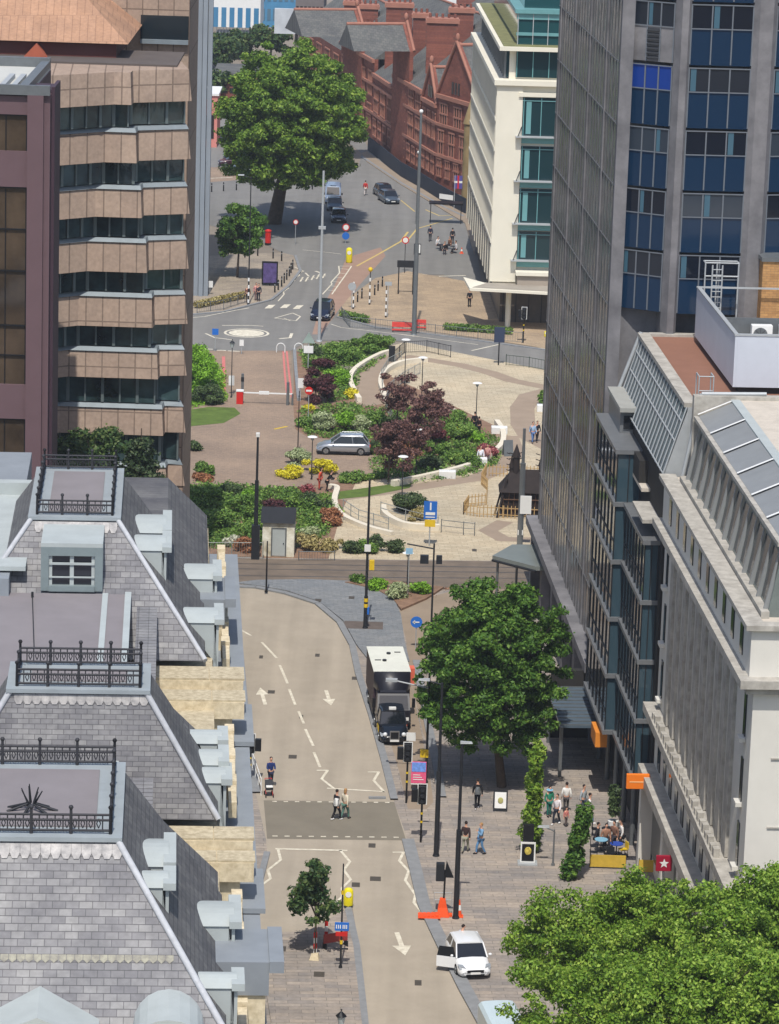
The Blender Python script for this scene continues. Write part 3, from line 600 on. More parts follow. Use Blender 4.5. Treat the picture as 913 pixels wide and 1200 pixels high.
b=MB('s'); b.add([(27.25,186.2,22.4),(27.25,205.9,22.4),(28.37,205.9,26.15),(28.37,186.2,26.15)],[(0,1,2,3)]); b.build('sloping_glazing',M_bgl,glassb)
b=MB('s'); b.add([(27.2,186.25,22.3),(28.45,186.25,22.3),(28.45,186.25,26.2),(27.2,186.45,22.3),(28.45,186.45,22.3),(28.45,186.45,26.2)],[(0,1,2),(5,4,3),(0,2,5,3)]); b.build('gable_panel',M_lgrey,glassb)
b=MB()
for k in range(20): t=186.3+k*1.03; b.tube(W(27.2,t,22.4),W(28.35,t,26.2),.05,n=5)
for z,s in ((22.5,27.2),(24.3,27.78),(25.4,28.1)): b.tube(W(s,186.3,z),W(s,206,z),.05,n=5)
b.tube(W(27.0,206.3,22.4),W(28.4,206.3,26.5),.14,n=6); b.build('glazing_bars',M_lgrey,glassb)
zf=[4.39+i*3.45 for i in range(6)]
def bay(s0,t0,t1,ztop,nst,nm):
    for k in range(nst):
        z0=zf[k]+.25; z1=zf[k+1] if k+1<len(zf) else ztop
        z1=min(z1,ztop)
        b=MB('s'); b.box(s0+.06,27.4,t0+.06,t1-.02,z0,z1-.003); w=b.build('window',M_bgl,glassb)
        b=MB('s')
        for j in range(nm+1): t=t0+(t1-t0-.08)*j/nm; b.box(s0,s0+.055,t,t+.08,z0,z1-.003)
        for j in range(3): s=s0+(27.3-s0)*j/2; b.box(s,s+.06,t0,t0+.055,z0,z1-.003)
        b.box(s0+.01,s0+.05,t0,t1,z0+1.0,z0+1.06); b.build('mullions',M_dark,w)
    for k in range(nst+1):
        z=zf[k] if k<len(zf) else ztop; 
        if z>ztop: z=ztop
        b=MB('s'); b.box(s0-.12,27.45,t0-.12,t1,z,z+.25); b.build('floor_edge',M_steel,glassb)
bay(26.54,187.2,196.0,19.2,4,7); bay(25.95,196.05,206.0,21.3,5,6)
b=MB('s'); b.box(26.4,28.6,187.6,192,19.3,19.5); b.build('bay_roof',M_wst2,glassb)
b=MB('s'); b.box(26.5,29.2,200.0,206.2,22.9,23.15); b.build('bay_roof',mat('pale_zinc_roof',C(170,170,164),.6,.1,.08,1),glassb)
b=MB('s'); b.box(26.6,29.0,200.5,206,21.5,22.897); b.build('bay_wall',M_steel,glassb)
b=MB('s'); b.box(26.8,27.6,200.42,200.497,21.8,22.6); b.box(27.5,28.5,200.42,200.497,21.8,22.6); b.build('window',M_wgl,glassb)
b=MB('s'); b.box(26.9,28.3,192.2,200,20.0,20.2); b.build('terrace',M_grv,glassb)
b=MB('s'); b.box(26.9,28.0,193.5,197.5,20.2,21.5); b.build('plant_housing',M_dk,glassb)
b=MB('s'); b.box(27.5,60,187,206,0,4.997); b.build('ground_floor',M_dk,glassb)
b=MB()
for t in (189,193,197,201,205): b.tube(W(26.9,t,0),W(26.9,t,4.4),.16,n=10)
b.build('column',M_grey,glassb)
tag(MB('s').box(25.6,26.3,197.2,199.4,3.2,4.1).build('awning_sign',mat('orange_banner',C(225,140,50),.6,0,.05,2)),'long orange fascia sign hung under the lowest glass bay','shop sign')
# rooftop plant box
M_clad=mat('pale_blue_cladding',C(206,212,222),.5,.1,.04,.8)
pb=thing('plant_enclosure','pale blue metal plant enclosure standing on the red-brown roof','plant enclosure',W(36,196,26.3),world=True)
bx0=31.35; bt0,bt1=189.6,204.5; bz=29.6
b=MB('s'); b.box(bx0,bx0+.15,bt0,bt1,26.7,bz); b.box(bx0+.153,45,bt0,bt0+.15,26.7,bz); b.build('side_panel',M_clad,pb)
b=MB('s'); b.box(bx0-.04,bx0+.2,bt0-.04,bt1,bz+.003,bz+.1); b.box(bx0+.203,45,bt0-.04,bt0+.2,bz+.003,bz+.1); b.box(bx0+.2,45,bt1-.1,bt1,bz,bz+.1); b.build('top_rail',M_lgrey,pb)
b=MB('s'); b.box(bx0+.15,45,bt0+.15,bt1,27.0,27.2); b.build('deck',M_grv,pb)
b=MB('s'); b.box(bx0+.4,45,bt0+.3,bt1-.2,26.3,26.997); b.build('plinth',M_dk,pb)
b=MB('s'); b.box(bx0+.5,45,bt0+7,bt0+7.2,27.2,bz-.3); b.build('inner_screen',M_grey,pb)
for i,s in enumerate((33.9,35.5,37.1)):
    ac=thing('condenser_unit',['white air-conditioning unit nearest the ladder in the roof enclosure','white air-conditioning unit second from the ladder in the roof enclosure','white air-conditioning unit at the right edge of the roof enclosure'][i],'air conditioner',W(s,bt0+6.4,27.9),A,'air-conditioning units in the roof enclosure')
    b=MB(); b.box(-.6,.6,-.25,.25,0,1.15); b.build('casing',M_white,ac,.03)
    b=MB(); b.tube((-.1,-.27,.6),(-.1,-.252,.6),.42,n=18); fn=b.build('fan_grille',M_grey,ac); b=MB()
    for k in range(4): b.tube((-.1-.4*math.cos(k*.8),-.285,.6-.4*math.sin(k*.8)),(-.1+.4*math.cos(k*.8),-.285,.6+.4*math.sin(k*.8)),.012,n=4)
    b.build('spokes',M_dark,fn)
    b=MB(); b.box(-.6,-.5,-.2,.2,-.7,0); b.box(.5,.6,-.2,.2,-.7,0); b.build('stand',M_dark,ac)
b=MB()
for q0,q1 in (((31.9,205.2,26.3),(31.9,205.2,31)),((33.9,205.2,26.3),(33.9,205.2,31)),((31.9,205.2,31),(33.9,205.2,31)),((31.9,205.9,31),(33.9,205.9,31)),((31.9,205.2,31),(31.9,205.9,31)),((33.9,205.2,31),(33.9,205.9,31)),((32.6,205.2,26.3),(32.6,205.2,31)),((31.9,205.2,30.2),(33.9,205.2,30.2)),((32.3,205.0,27),(32.3,205.0,30.9)),((32.9,205.0,27),(32.9,205.0,30.9))): b.tube(W(*q0),W(*q1),.05,n=5)
for k in range(12): b.tube(W(32.3,205.0,27+k*.33),W(32.9,205.0,27+k*.33),.03,n=5)
tag(b.build('access_gantry',M_lgrey),'pale steel ladder and gantry frame beside the roof plant enclosure','gantry')
bh=thing('brick_stair_head','buff brick rooftop stair housing at the far right edge','roof housing',W(38,206,25),world=True)
b=MB('s'); b.box(35.3,46,204.9,208.5,26.3,31.2); b.build('wall',bmat('buff_brick',C(196,152,100),C(176,134,88),C(150,120,90),'XZ',.45,.15,.012),bh)
b=MB('s'); b.box(35.2,46,204.8,208.6,31.203,31.45); b.build('coping',M_grey,bh)

# ================================================================ OFFICE TOWER
M_conc=mat('grey_concrete',C(134,132,134),.85,0,.1,.5,.1,dirt=C(96,95,98)); M_bluegl=gmat('deep_blue_glass',C(13,44,72),.1,.4); M_dkgl=gmat('dark_office_glass',C(16,24,38),.08,.4)
M_mull=mat('grey_aluminium',C(120,126,134),.4,.3,.05,2); M_fin=mat('bronze_grey_fin',C(112,112,114),.5,.1,.16,1.2); M_cobalt=gmat('cobalt_blind_glass',C(16,56,136),.15,.5)
M_side=gmat('side_glass',C(66,70,76),.08,.9,.5,.5)
tower=thing('office_tower','tall tower of dark blue glass between grey concrete piers, with ribbed street side','tower',W(32,220,0),world=True)
TZ=58; TZ0=5.0
b=MB('s'); b.box(27.1,45,208.6,246,0,TZ); b.build('core_wall',M_conc,tower)
zw=Zt(842,81,206).z; pitch=(zw-Zt(842,301,206).z)/3
def facet(p0,p1,n,name=''):
    a=W(*p0); c=W(*p1); d=(c-a); L=d.length; u=d/L; nrm=Vector((u.y,-u.x,0))
    for k in range(-3,9):
        z1=zw+pitch*k
        if z1-1.45<19 or z1>TZ: continue
        P=lambda f,o,z: tuple(a+u*(L*f)+nrm*o+Vector((0,0,z)))
        wm=[M_dkgl,gmat('faint_roomlight_glass',C(34,40,50),.12,.5),M_dkgl,gmat('roomlight_glass',C(48,58,70),.1,.6)][(k*3+n+int(p0[0]))%4]  # glass tint varies per storey to paint differing room light behind it
        if k==0 and name=='a': wm=M_cobalt
        b=MB(); b.hexa([P(0,0,z1-1.42),P(1,0,z1-1.42),P(1,-.2,z1-1.42),P(0,-.2,z1-1.42),P(0,0,z1),P(1,0,z1),P(1,-.2,z1),P(0,-.2,z1)]); w=b.build('window',wm,tower)
        b=MB()
        for j in range(n+1): f=j/n; q=.04/L; b.hexa([P(f-q,.06,z1-3.55),P(f+q,.06,z1-3.55),P(f+q,.004,z1-3.55),P(f-q,.004,z1-3.55),P(f-q,.06,z1),P(f+q,.06,z1),P(f+q,.004,z1),P(f-q,.004,z1)])
        for zz in (z1-.06,z1-1.48): b.hexa([P(0,.075,zz),P(1,.075,zz),P(1,.062,zz),P(0,.062,zz),P(0,.075,zz+.07),P(1,.075,zz+.07),P(1,.062,zz+.07),P(0,.062,zz+.07)])
        b.build('frame',M_mull,w)
        # half-drawn pale blinds / open sashes behind some panes
        if name!='a' or k!=0:
            b=MB()
            for j in range(n):
                if (j*7+k*5)%3==0: f=j/n+.03; g2=f+.09; b.hexa([P(f,.03,z1-1.4),P(g2,.03,z1-1.4),P(g2,.01,z1-1.4),P(f,.01,z1-1.4),P(f,.03,z1-.06),P(g2,.03,z1-.06),P(g2,.01,z1-.06),P(f,.01,z1-.06)])
            if b.v: b.build('blind',gmat('teal_blind',C(62,98,116),.3),w)
        if name=='a' and k==1:
            b=MB(); b.hexa([P(0,.01,z1-3.55),P(1,.01,z1-3.55),P(1,-.2,z1-3.55),P(0,-.2,z1-3.55),P(0,.01,z1-1.5),P(1,.01,z1-1.5),P(1,-.2,z1-1.5),P(0,-.2,z1-1.5)]); b.build('spandrel',M_conc,tower)
            b=MB()
            for j in range(7): zz=z1-3.4+j*.27; b.hexa([P(.35,.12,zz),P(.65,.12,zz),P(.65,.02,zz+.1),P(.35,.02,zz+.1),P(.35,.12,zz+.05),P(.65,.12,zz+.05),P(.65,.02,zz+.2),P(.35,.02,zz+.2)])
            b.build('louvre',M_dark,tower)
        else:
            b=MB(); b.hexa([P(0,0,z1-3.6),P(1,0,z1-3.6),P(1,-.2,z1-3.6),P(0,-.2,z1-3.6),P(0,0,z1-1.423),P(1,0,z1-1.423),P(1,-.2,z1-1.423),P(0,-.2,z1-1.423)]); b.build('spandrel',M_bluegl,tower)
facet((27.35,208.3),(29.55,206.9),3,'a'); facet((30.5,206.5),(34.15,206.45),3,'b'); facet((35.6,206.6),(39.5,207.4),3,'c')
def pier(pts):
    b=MB('s'); b.prism(pts,0,TZ); b.build('pier',M_conc,tower)
pier([(26.6,208.6),(26.6,208.2),(27.32,207.9),(27.4,208.6)]); pier([(29.58,206.85),(29.9,206.2),(30.3,206.2),(30.48,206.5),(30.4,208.6),(29.6,208.6)]); pier([(34.17,206.4),(34.5,206.1),(35.3,206.1),(35.58,206.55),(35.5,208.6),(34.2,208.6)]); pier([(39.52,207.4),(41,207.4),(41,208.6),(39.6,208.6)])
# street side: ribs, floor edges and glass
b=MB('s'); b.box(27.0,27.097,208.7,246,TZ0,TZ); b.build('side_glazing',M_side,tower)
nf=26
def ripple(m,s):
    n=m.node_tree.nodes; l=m.node_tree.links; g=n.new('ShaderNodeNewGeometry'); mp=n.new('ShaderNodeMapping'); mp.inputs['Scale'].default_value=(1,1.2,.35); l.new(g.outputs['Position'],mp.inputs[0])
    no=n.new('ShaderNodeTexNoise'); no.inputs['Scale'].default_value=1.3; no.inputs['Detail'].default_value=3; l.new(mp.outputs[0],no.inputs['Vector']); bp=n.new('ShaderNodeBump'); bp.inputs['Strength'].default_value=s; bp.inputs['Distance'].default_value=.06; l.new(no.outputs['Fac'],bp.inputs['Height']); l.new(bp.outputs[0],n['Principled BSDF'].inputs['Normal'])
ripple(M_side,1.0); ripple(M_bluegl,.12)
for k in range(nf):
    t=208.75+k*(37.1/(nf-1)); big=k%6==0; b=MB('s'); dpt=.1 if big else .035; b.box(27.0-dpt,26.997,t,t+(.3 if big else .08),TZ0,TZ); b.build('rib',M_conc if big else M_fin,tower)
z=zw+pitch*8
while z>TZ0:
    b=MB('s'); b.box(26.95,26.995,208.75,246,z-.42,z-.34); b.build('floor_edge',M_fin,tower)
    z-=pitch
b=MB('s'); b.box(26.2,27.1,208.6,247,4.4,TZ0); b.build('soffit',M_conc,tower)
b=MB('s')
for t in (209.5,216,223,230,237,244): b.box(26.4,27.05,t,t+.9,0,4.4)
b.build('column',M_conc,tower)
# canopy by the plaza
cn=thing('glass_canopy','flat grey canopy projecting from the foot of the ribbed tower onto the plaza','canopy',tuple(G(610,690,0)),world=True)
b=MB(); P=[G(x,y,3.6) for x,y in ((577,655),(600,642),(640,642),(650,668),(628,668))]; b.prism([(p.x,p.y) for p in P],3.55,3.85); b.build('roof',mat('canopy_glass',C(128,134,130),.3,.1,.08,1),cn)
b=MB(); 
for i in (0,1): p=P[i]; b.tube((p.x+.4,p.y-.1 if i else p.y+.1,0),(p.x+.4,p.y-.1 if i else p.y+.1,3.55),.09,n=8)
b.build('post',M_grey,cn)
b=MB(); p=P[0]; q=P[4]; b.tube((p.x,p.y,3.5),(q.x,q.y,3.5),.1,n=6); b.build('edge_beam',M_dark,cn)
# entrance glass canopy south of the tower and the dark passage
en=thing('entrance_canopy','flat blue-grey glass entrance canopy behind the leafy street tree','canopy',W(25.2,205,0),world=True)
b=MB('s'); b.box(23.9,26.5,200.8,209.0,3.25,3.4); b.build('roof',mat('canopy_blue_glass',C(96,112,126),.3,.2,.1,1),en)
b=MB('s')
for k in range(12): t=200.85+k*.72; b.box(23.92,26.48,t,t+.07,3.403,3.46)
b.build('glazing_bars',M_grey,en)
b=MB('s'); b.box(23.95,24.15,201.2,201.4,0,3.247); b.box(23.95,24.15,208,208.2,0,3.247); b.build('post',M_grey,en)
b=MB('s'); b.box(24.2,26.6,209.1,209.6,0,4.4); b.build('passage_shade_wall',M_dk,en)  # near-black wall paints the shade inside the passage

# ================================================================ PURPLE FRAMED OFFICE, far left edge
M_purp=mat('plum_cladding',C(106,84,88),.55,0,.06,.6); M_purpd=mat('shaded_plum_cladding',C(72,54,64),.6,0,.08,.6); M_amb=gmat('amber_reflective_glass',C(74,62,50),.07,.6,var=.5)  # second plum is a darker copy that paints the shaded side face
po=thing('plum_office_building','plum-coloured framed office building with dark glazing at left edge','building',(-22.5,200,0),world=True)
Yp=195; Xr=-19.45
b=MB(); b.box(-40,Xr-1.35,Yp+.6,Yp+12,0,41.2); b.build('wall',M_purpd,po)
b=MB(); b.box(Xr-1.45,Xr-.55,Yp,Yp+1,0,41.2); b.build('pillar',M_purp,po); b=MB(); b.box(Xr-.55,Xr-.2,Yp+.25,Yp+1.2,0,41.2); b.build('pillar',M_purp,po); b=MB(); b.box(Xr-.2,Xr,Yp+.8,Yp+4,0,41.6); b.box(Xr-1.35,Xr-.2,Yp+1.2,Yp+4,0,41.4); b.build('side_wall',M_purpd,po)
def zy(y,Y=Yp): return AY(20,y,Y).z
for ya,yb in ((113,135),(178,220),(452,492)):
    b=MB(); b.box(-40,Xr-1.45,Yp+.25,Yp+.6,zy(yb),zy(ya)); b.build('spandrel',M_purp,po)
for ya,yb,nr in ((135,178,1),(220,318,2),(318,382,1),(382,452,2),(492,640,3)):
    b=MB(); b.box(-40,Xr-1.45,Yp+.45,Yp+.6,zy(yb)+.003,zy(ya)-.003); w=b.build('window',M_amb,po)
    b=MB()
    for k in range(12): x=Xr-1.5-k*1.15; b.box(x-.06,x,Yp+.4,Yp+.447,zy(yb),zy(ya))
    for k in range(1,nr+1): z=zy(yb)+(zy(ya)-zy(yb))*k/(nr+.0001); b.box(-40,Xr-1.5,Yp+.34,Yp+.397,z-.08,z)
    b.build('mullions',M_black,w)
b=MB(); b.box(-40,Xr-1.4,Yp+.1,Yp+12,41.2,41.35); b.build('roof_deck',mat('pale_roof_membrane',C(196,196,190),.8,0,.06,.5),po)
b=MB(); b.box(-40,Xr-.2,Yp,Yp+.35,41.2,41.75); b.box(Xr-1.9,Xr-1.4,Yp+.35,Yp+12,41.35,41.75); b.box(-40,Xr-1.4,Yp+12,Yp+12.4,41.2,41.9); b.build('parapet',M_grey,po)
b=MB()
for k in range(3): b.box(-22.6+k*.65,-22.3+k*.65,Yp+1.2,Yp+6.5,41.353,41.6)
b.box(-25.5,-23,Yp+2,Yp+4.5,41.353,41.9); b.build('cable_tray',M_lgrey,po)

# ================================================================ STEPPED BROWN OFFICE
M_pan=bmat('brown_stone_panels',C(172,152,136),C(163,143,128),C(126,110,98),'XZ',1.05,3.0,.05,patch=.8,off=0,cols=((.9,.9,.9,1),(1.08,1.06,1.04,1)),rough=.8)
M_sill=mat('pale_metal_sill',C(132,142,148),.5,.1,.08,1.2); M_ogl=gmat('teal_office_glass',C(66,88,90),.06,.8,.3,.9); M_om=mat('silver_mullion',C(120,132,132),.4,.3,.05,2)
ripple(M_ogl,.2)
so=thing('stepped_brown_office','brown panelled office block with projecting stepped window bands, left of the gardens','building',(-17.5,222,0),world=True)
bands=[(85,122),(155,190),(222,254),(284,318),(348,382),(412,442),(478,508),(546,570)]
fl=[(134,153),(122,159),(112,165),(103,171),(92,178),(80,184),(70,190),(62,194)]
er=[(222,60),(221,0),(219,0),(217,0),(215,0),(212,0),(210,0),(207,0)]
P3=AY(222,110,221.6)
prev=None
for k,((ya,yb),(xa,xb)) in enumerate(zip(bands,fl)):
    Yc=217.9+.25*k; sy=(xa+xb)/2
    zt=AY(150,ya,Yc).z; zb=AY(150,yb,Yc).z
    a=AY(xa,ya,Yc); c=AY(xb,ya,Yc); dv=Vector((math.sin(R(52)),math.cos(R(52))))
    LQ=(P3.x-c.x)/dv.x; e3=Vector((c.x+dv.x*LQ,c.y+dv.y*LQ)); p0=Vector((a.x-dv.x*9,a.y-dv.y*9+.01))
    lo=.35  # panels lean outwards towards their foot... top set back
    def plan(o): return [(p0.x+o*.8,p0.y-o*.6),(a.x+o*.1,a.y-o),(c.x+o*.3,c.y-o),(c.x+.06+o*.3,c.y+1.1-o),(e3.x+o*.6,e3.y-o*.5),(e3.x-1.6,e3.y+9),(p0.x-4,p0.y+14)]
    top=[(x,y,zt) for x,y in plan(.0)]; bot=[(x,y,zb) for x,y in plan(.38)]
    b=MB(); b.loft([bot,top]); b.build('spandrel',M_pan,so)
    b=MB(); b.loft([[(x,y,zt+.003) for x,y in plan(.12)],[(x,y,zt+.24) for x,y in plan(-.12)]]); 
    if k: b.build('sill',M_sill,so)
    if k<len(bands)-1:
        yn=bands[k+1][0]; zn=AY(150,yn,Yc+.25).z+.32
        gp=plan(-.45)
        b=MB(); b.prism(gp,zn,zb-.003); w=b.build('window',M_ogl,so)
        b=MB()
        for i in (0,1,3):
            q0,q1=Vector(gp[i]),Vector(gp[i+1]); d=q1-q0; LL=d.length; d/=LL; nn=Vector((d.y,-d.x)); m_=max(1,round(LL/1.05))
            for j in range(m_+1):
                q=q0+d*(LL*j/m_); wd=.05 if j%2 else .09
                b.hexa([tuple(q-d*wd+nn*.01)+(zn,),tuple(q+d*wd+nn*.01)+(zn,),tuple(q+d*wd+nn*.12)+(zn,),tuple(q-d*wd+nn*.12)+(zn,),tuple(q-d*wd+nn*.01)+(zb-.01,),tuple(q+d*wd+nn*.01)+(zb-.01,),tuple(q+d*wd+nn*.12)+(zb-.01,),tuple(q-d*wd+nn*.12)+(zb-.01,)])
        b.build('mullions',M_om,w)
    last=(plan(.2),zb)
b=MB(); b.prism([(x,y) for x,y in last[0]],0,last[1]-.003); b.build('base_wall',M_pan,so)
b=MB(); pl=[(x,y) for x,y in [(p0.x+3,P3.y+1),(P3.x-.6,P3.y-1.5),(P3.x-.3,P3.y+7),(p0.x,P3.y+8)]]; zt0=AY(150,85,217.9).z; b.box(-33,-14.3,221.5,229,zt0+.003,zt0+.12); b.build('roof_deck',mat('brown_grey_felt',C(96,88,84),.9),so)
zt=zt0
M_orr=bmat('orange_roof_tiles',C(184,146,120),C(178,140,114),C(158,124,102),'XY',.5,3,.03,patch=.5); M_mar=mat('maroon_panel',C(92,52,48),.7,0,.08,.6)
c0=AY(150,52,224); zE=c0.z; 
b=MB(); b.box(-36,-18.4,224.5,243,zt0,zE-.1); b.build('upper_wall',M_mar,so)
b=MB(); e=[(-38,224,zE),(c0.x,224,zE),(c0.x,245,zE),(-38,245,zE)]; r1=AY(112,-6,233); b.add(e+[(r1.x-3.2,234,zE+4.6),(-36,234,zE+4.6)],[(0,1,4,5),(1,2,4),(2,3,5,4),(0,3,2,1)]); b.build('roof',M_orr,so)
b=MB(); q=AY(27,75,223.5); b.add([(q.x-.4,223.5,q.z),(q.x+1.9,223.5,q.z),(q.x+.8,223.5,q.z+1.3),(q.x+.8,225,q.z+1.3)],[(0,1,2),(1,3,2),(0,2,3)]); b.build('gablet',mat('red_gablet',C(176,96,72),.8),so)
ur=thing('brown_rear_office','tall rear wing of brown panels with one dark window band, top left','building',(-17,236,0),world=True)
b=MB(); x1=AY(222,40,236).x; x0=AY(112,40,236).x; b.box(x0,x1,236,246,30,48); b.build('wall',M_pan,ur)
b=MB(); b.box(AY(165,30,236).x,x1-.05,235.9,235.997,AY(190,46,236).z,AY(190,18,236).z); w=b.build('window',gmat('smoky_window_glass',C(30,40,46),.08),ur)
b=MB(); b.box(AY(165,30,236).x,x1-.05,235.6,235.9,AY(190,51,236).z,AY(190,46,236).z-.003); b.build('sill',M_sill,ur)
b=MB(); b.box(x0,x1,236,246,0,30); b.build('base_wall',M_pan,ur)
# ================================================================ GREY COLUMN BUILDING
M_gcol=mat('pale_blue_grey_column',C(140,148,156),.6,0,.06,.4)
gc=thing('column_office_building','pale green glass office with tall grey corner column beside small round tree','building',(-23.5,362,0),world=True)
c=G(235,347); 
for k in range(3):
    b=MB(); x=c.x-.75+k*.52; b.box(x,x+.46,c.y-(.25 if k==1 else 0),c.y+.9,0,44); b.build('column',M_gcol,gc)
b=MB(); b.box(-45,c.x-1.1,c.y+1.8,c.y+14,0,44); b.build('glazing',gmat('green_glass',C(96,128,118),.1,.5,var=.4),gc)
for k in range(11):
    z=3.6+k*3.9; b=MB(); b.box(-45,c.x-.3,c.y+.91,c.y+14,z,z+.7); b.build('floor_edge',M_gcol,gc)
b=MB()
for k in range(14): x=c.x-1.3-k*1.5; b.box(x,x+.1,c.y+1.6,c.y+1.79,0,44)
b.build('mullions',M_lgrey,gc)
# ================================================================ WHITE OFFICE WITH TEAL GLASS
M_ivory=mat('ivory_render',C(232,226,208),.75,0,.04,.4); M_teal=gmat('teal_glass',C(30,74,78),.06,.6); M_teald=gmat('dark_teal_glass',C(26,54,58),.06,.6); M_tealp=mat('pale_teal_frame',C(112,164,166),.4,.1,.06,1)
M_moss=mat('mossy_roof',C(128,128,88),.95,0,.2,1)
wo_=thing('white_office_building','white office block with teal glass front, finned side and white canopy, beyond the plaza','building',(16,350,0),world=True)
B1=R(2.2); bc,bs=math.cos(B1),math.sin(B1); O0=G(572,380)
def OW(u,v,z=0): return (O0.x+u*bc-v*bs, O0.y+u*bs+v*bc, z)      # u along the front, v away
def obox(b,u0,u1,v0,v1,z0,z1): return b.hexa([OW(u0,v0,z0),OW(u1,v0,z0),OW(u1,v1,z0),OW(u0,v1,z0),OW(u0,v0,z1),OW(u1,v0,z1),OW(u1,v1,z1),OW(u0,v1,z1)])
b=MB(); obox(b,.25,30,.3,44,4.0,24.2); b.build('wall',M_ivory,wo_)
b=MB(); obox(b,0,2.6,0,.297,4.4,24.2); b.build('corner_wall',M_ivory,wo_)
b=MB(); obox(b,-.3,30,-.35,44.2,24.203,24.7); b.build('cornice',M_ivory,wo_)
b=MB(); obox(b,1.2,30,1.2,43,24.703,27.6); b.build('upper_storey',M_ivory,wo_)
b=MB(); obox(b,.1,30,-.1,43.5,27.603,28.0); b.build('roof_slab',M_ivory,wo_)
b=MB(); obox(b,.5,30,.3,43,28.003,28.1); b.build('roof_deck',M_moss,wo_)
b=MB(); obox(b,1.85,30,1.0,1.197,24.9,27.5); w=b.build('window',M_teald,wo_)
b=MB(); 
for k in range(6): obox(b,1.9+k*1.6,1.98+k*1.6,.9,.997,24.9,27.5)
b.build('frame',M_tealp,w)
b=MB(); obox(b,1.9,30,1.6,40,28.103,31.2); us=b.build('rooftop_storey',M_teal,wo_)
b=MB(); obox(b,1.6,30,1.2,40.5,31.203,31.6); obox(b,1.8,30,1.45,1.597,29.0,29.3); obox(b,1.8,30,1.45,1.597,30.6,31.2); b.build('roof_trim',M_tealp,us)
b=MB()
for k in range(7): obox(b,1.9+k*1.5,1.98+k*1.5,1.4,1.44,28.1,31.2)
b.build('mullions',M_lgrey,us)
b=MB(); obox(b,2.6,30,3,40,31.603,36); b.build('top_storey',M_teal,wo_)
# teal glass front: four storeys
for k,(ya,yb) in enumerate(((115,160),(172,212),(222,262),(272,305))):
    zt=AY(630,ya,O0.y).z; zb=AY(630,yb,O0.y).z
    b=MB(); obox(b,2.63,30,.1,.25,zb,zt); w=b.build('window',M_teald,wo_)
    b=MB()
    for j in range(8): obox(b,2.7+j*1.75,2.78+j*1.75,.0,.097,zb,zt)
    obox(b,2.63,30,.0,.097,zt-.35,zt-.27)
    for j in (0,2,3): obox(b,3.0+j*1.9,3.5+j*1.9,.05,.097,zb+.2,zt-.4)
    b.build('frame',M_tealp,w)
    zn=zb-(zb-AY(630,(172,222,272,312)[k],O0.y).z)
    b=MB(); obox(b,2.63,30,.02,.297,zb-.75,zb-.003); b.build('spandrel',M_tealp,wo_)
    b=MB(); obox(b,2.0,30,-.75,.0,zb-.1,zb+.02); b.build('sunshade',M_lgrey,wo_)
    b=MB()
    for j in range(3): b.tube(OW(2.2+j*3.6,-.7,zb),OW(2.6+j*3.6,.0,zb+.9),.05,n=5)
    b.build('bracket',M_dark,wo_)
b=MB(); obox(b,2.2,30,-.2,.1,AY(630,115,O0.y).z+.1,AY(630,115,O0.y).z+.5); b.build('lintel',M_ivory,wo_)
# finned side
zc=[8.3,11.6,14.6,17.6,20.6,23.9]
b=MB(); obox(b,.0,.247,.3,44,4,24.2); b.build('side_glazing',gmat('grey_side_glass',C(52,56,60),.25,.3),wo_)
for k in range(34):
    v=.3+k*1.3; b=MB(); obox(b,-.05,-.003,v,v+.45,8.6,24.0); b.build('fin',M_ivory,wo_)
for k in range(12):
    v=.3+k*3.9; b=MB(); obox(b,-.06,-.003,v,v+.6,3.9,8.0); b.build('pilaster',M_ivory,wo_)
for z in zc: b=MB(); obox(b,-.09,-.003,.05,44,z,z+.32); b.build('floor_edge',M_ivory,wo_)
b=MB(); obox(b,.9,1.197,1.3,43,24.9,27.5); b.build('side_window_band',M_teald,wo_)
b=MB()
for k in range(20): obox(b,.7,.895,1.3+k*2.1,1.6+k*2.1,24.7,27.6)
b.build('side_pier',M_grey,wo_)
b=MB(); obox(b,1.2,30,1.5,44,0,3.997); b.build('ground_floor_wall',mat('brown_marble_wall',C(92,84,76),.5,0,.25,.6),wo_)
b=MB()
for k in range(9): obox(b,1.5+k*1.3,1.56+k*1.3,1.4,1.497,0,3.9)
b.build('ground_mullions',M_black,wo_)
b=MB(); pts=[OW(-2.2,-3.4),OW(14,-6.0),OW(30,-7),OW(30,.0),OW(-.5,.0),OW(-2.5,3)]; b.prism([p[:2] for p in pts],4.0,4.25); b.build('canopy',M_ivory,wo_)
b=MB(); pts=[OW(-1.9,-3.0),OW(14,-5.6),OW(30,-6.6),OW(30,-.3),OW(-.3,-.3)]; b.prism([p[:2] for p in pts],4.253,4.3); b.build('canopy_top',mat('weathered_canopy_top',C(160,152,140),.9,0,.1,.6),wo_)
b=MB(); obox(b,2.7,30,-1.2,-.3,4.303,5.3); b.build('parapet',mat('taupe_render',C(168,156,142),.8,0,.06,.8),wo_); b=MB(); obox(b,2.5,30,-1.5,-.2,5.303,5.65); b.build('parapet_coping',M_ivory,wo_)
b=MB(); 
for k in range(3): b.tube(OW(1.9+k*8,-1.0,0),OW(1.9+k*8,-1.0,4.0),.28,n=10)
b.build('column',M_ivory,wo_)

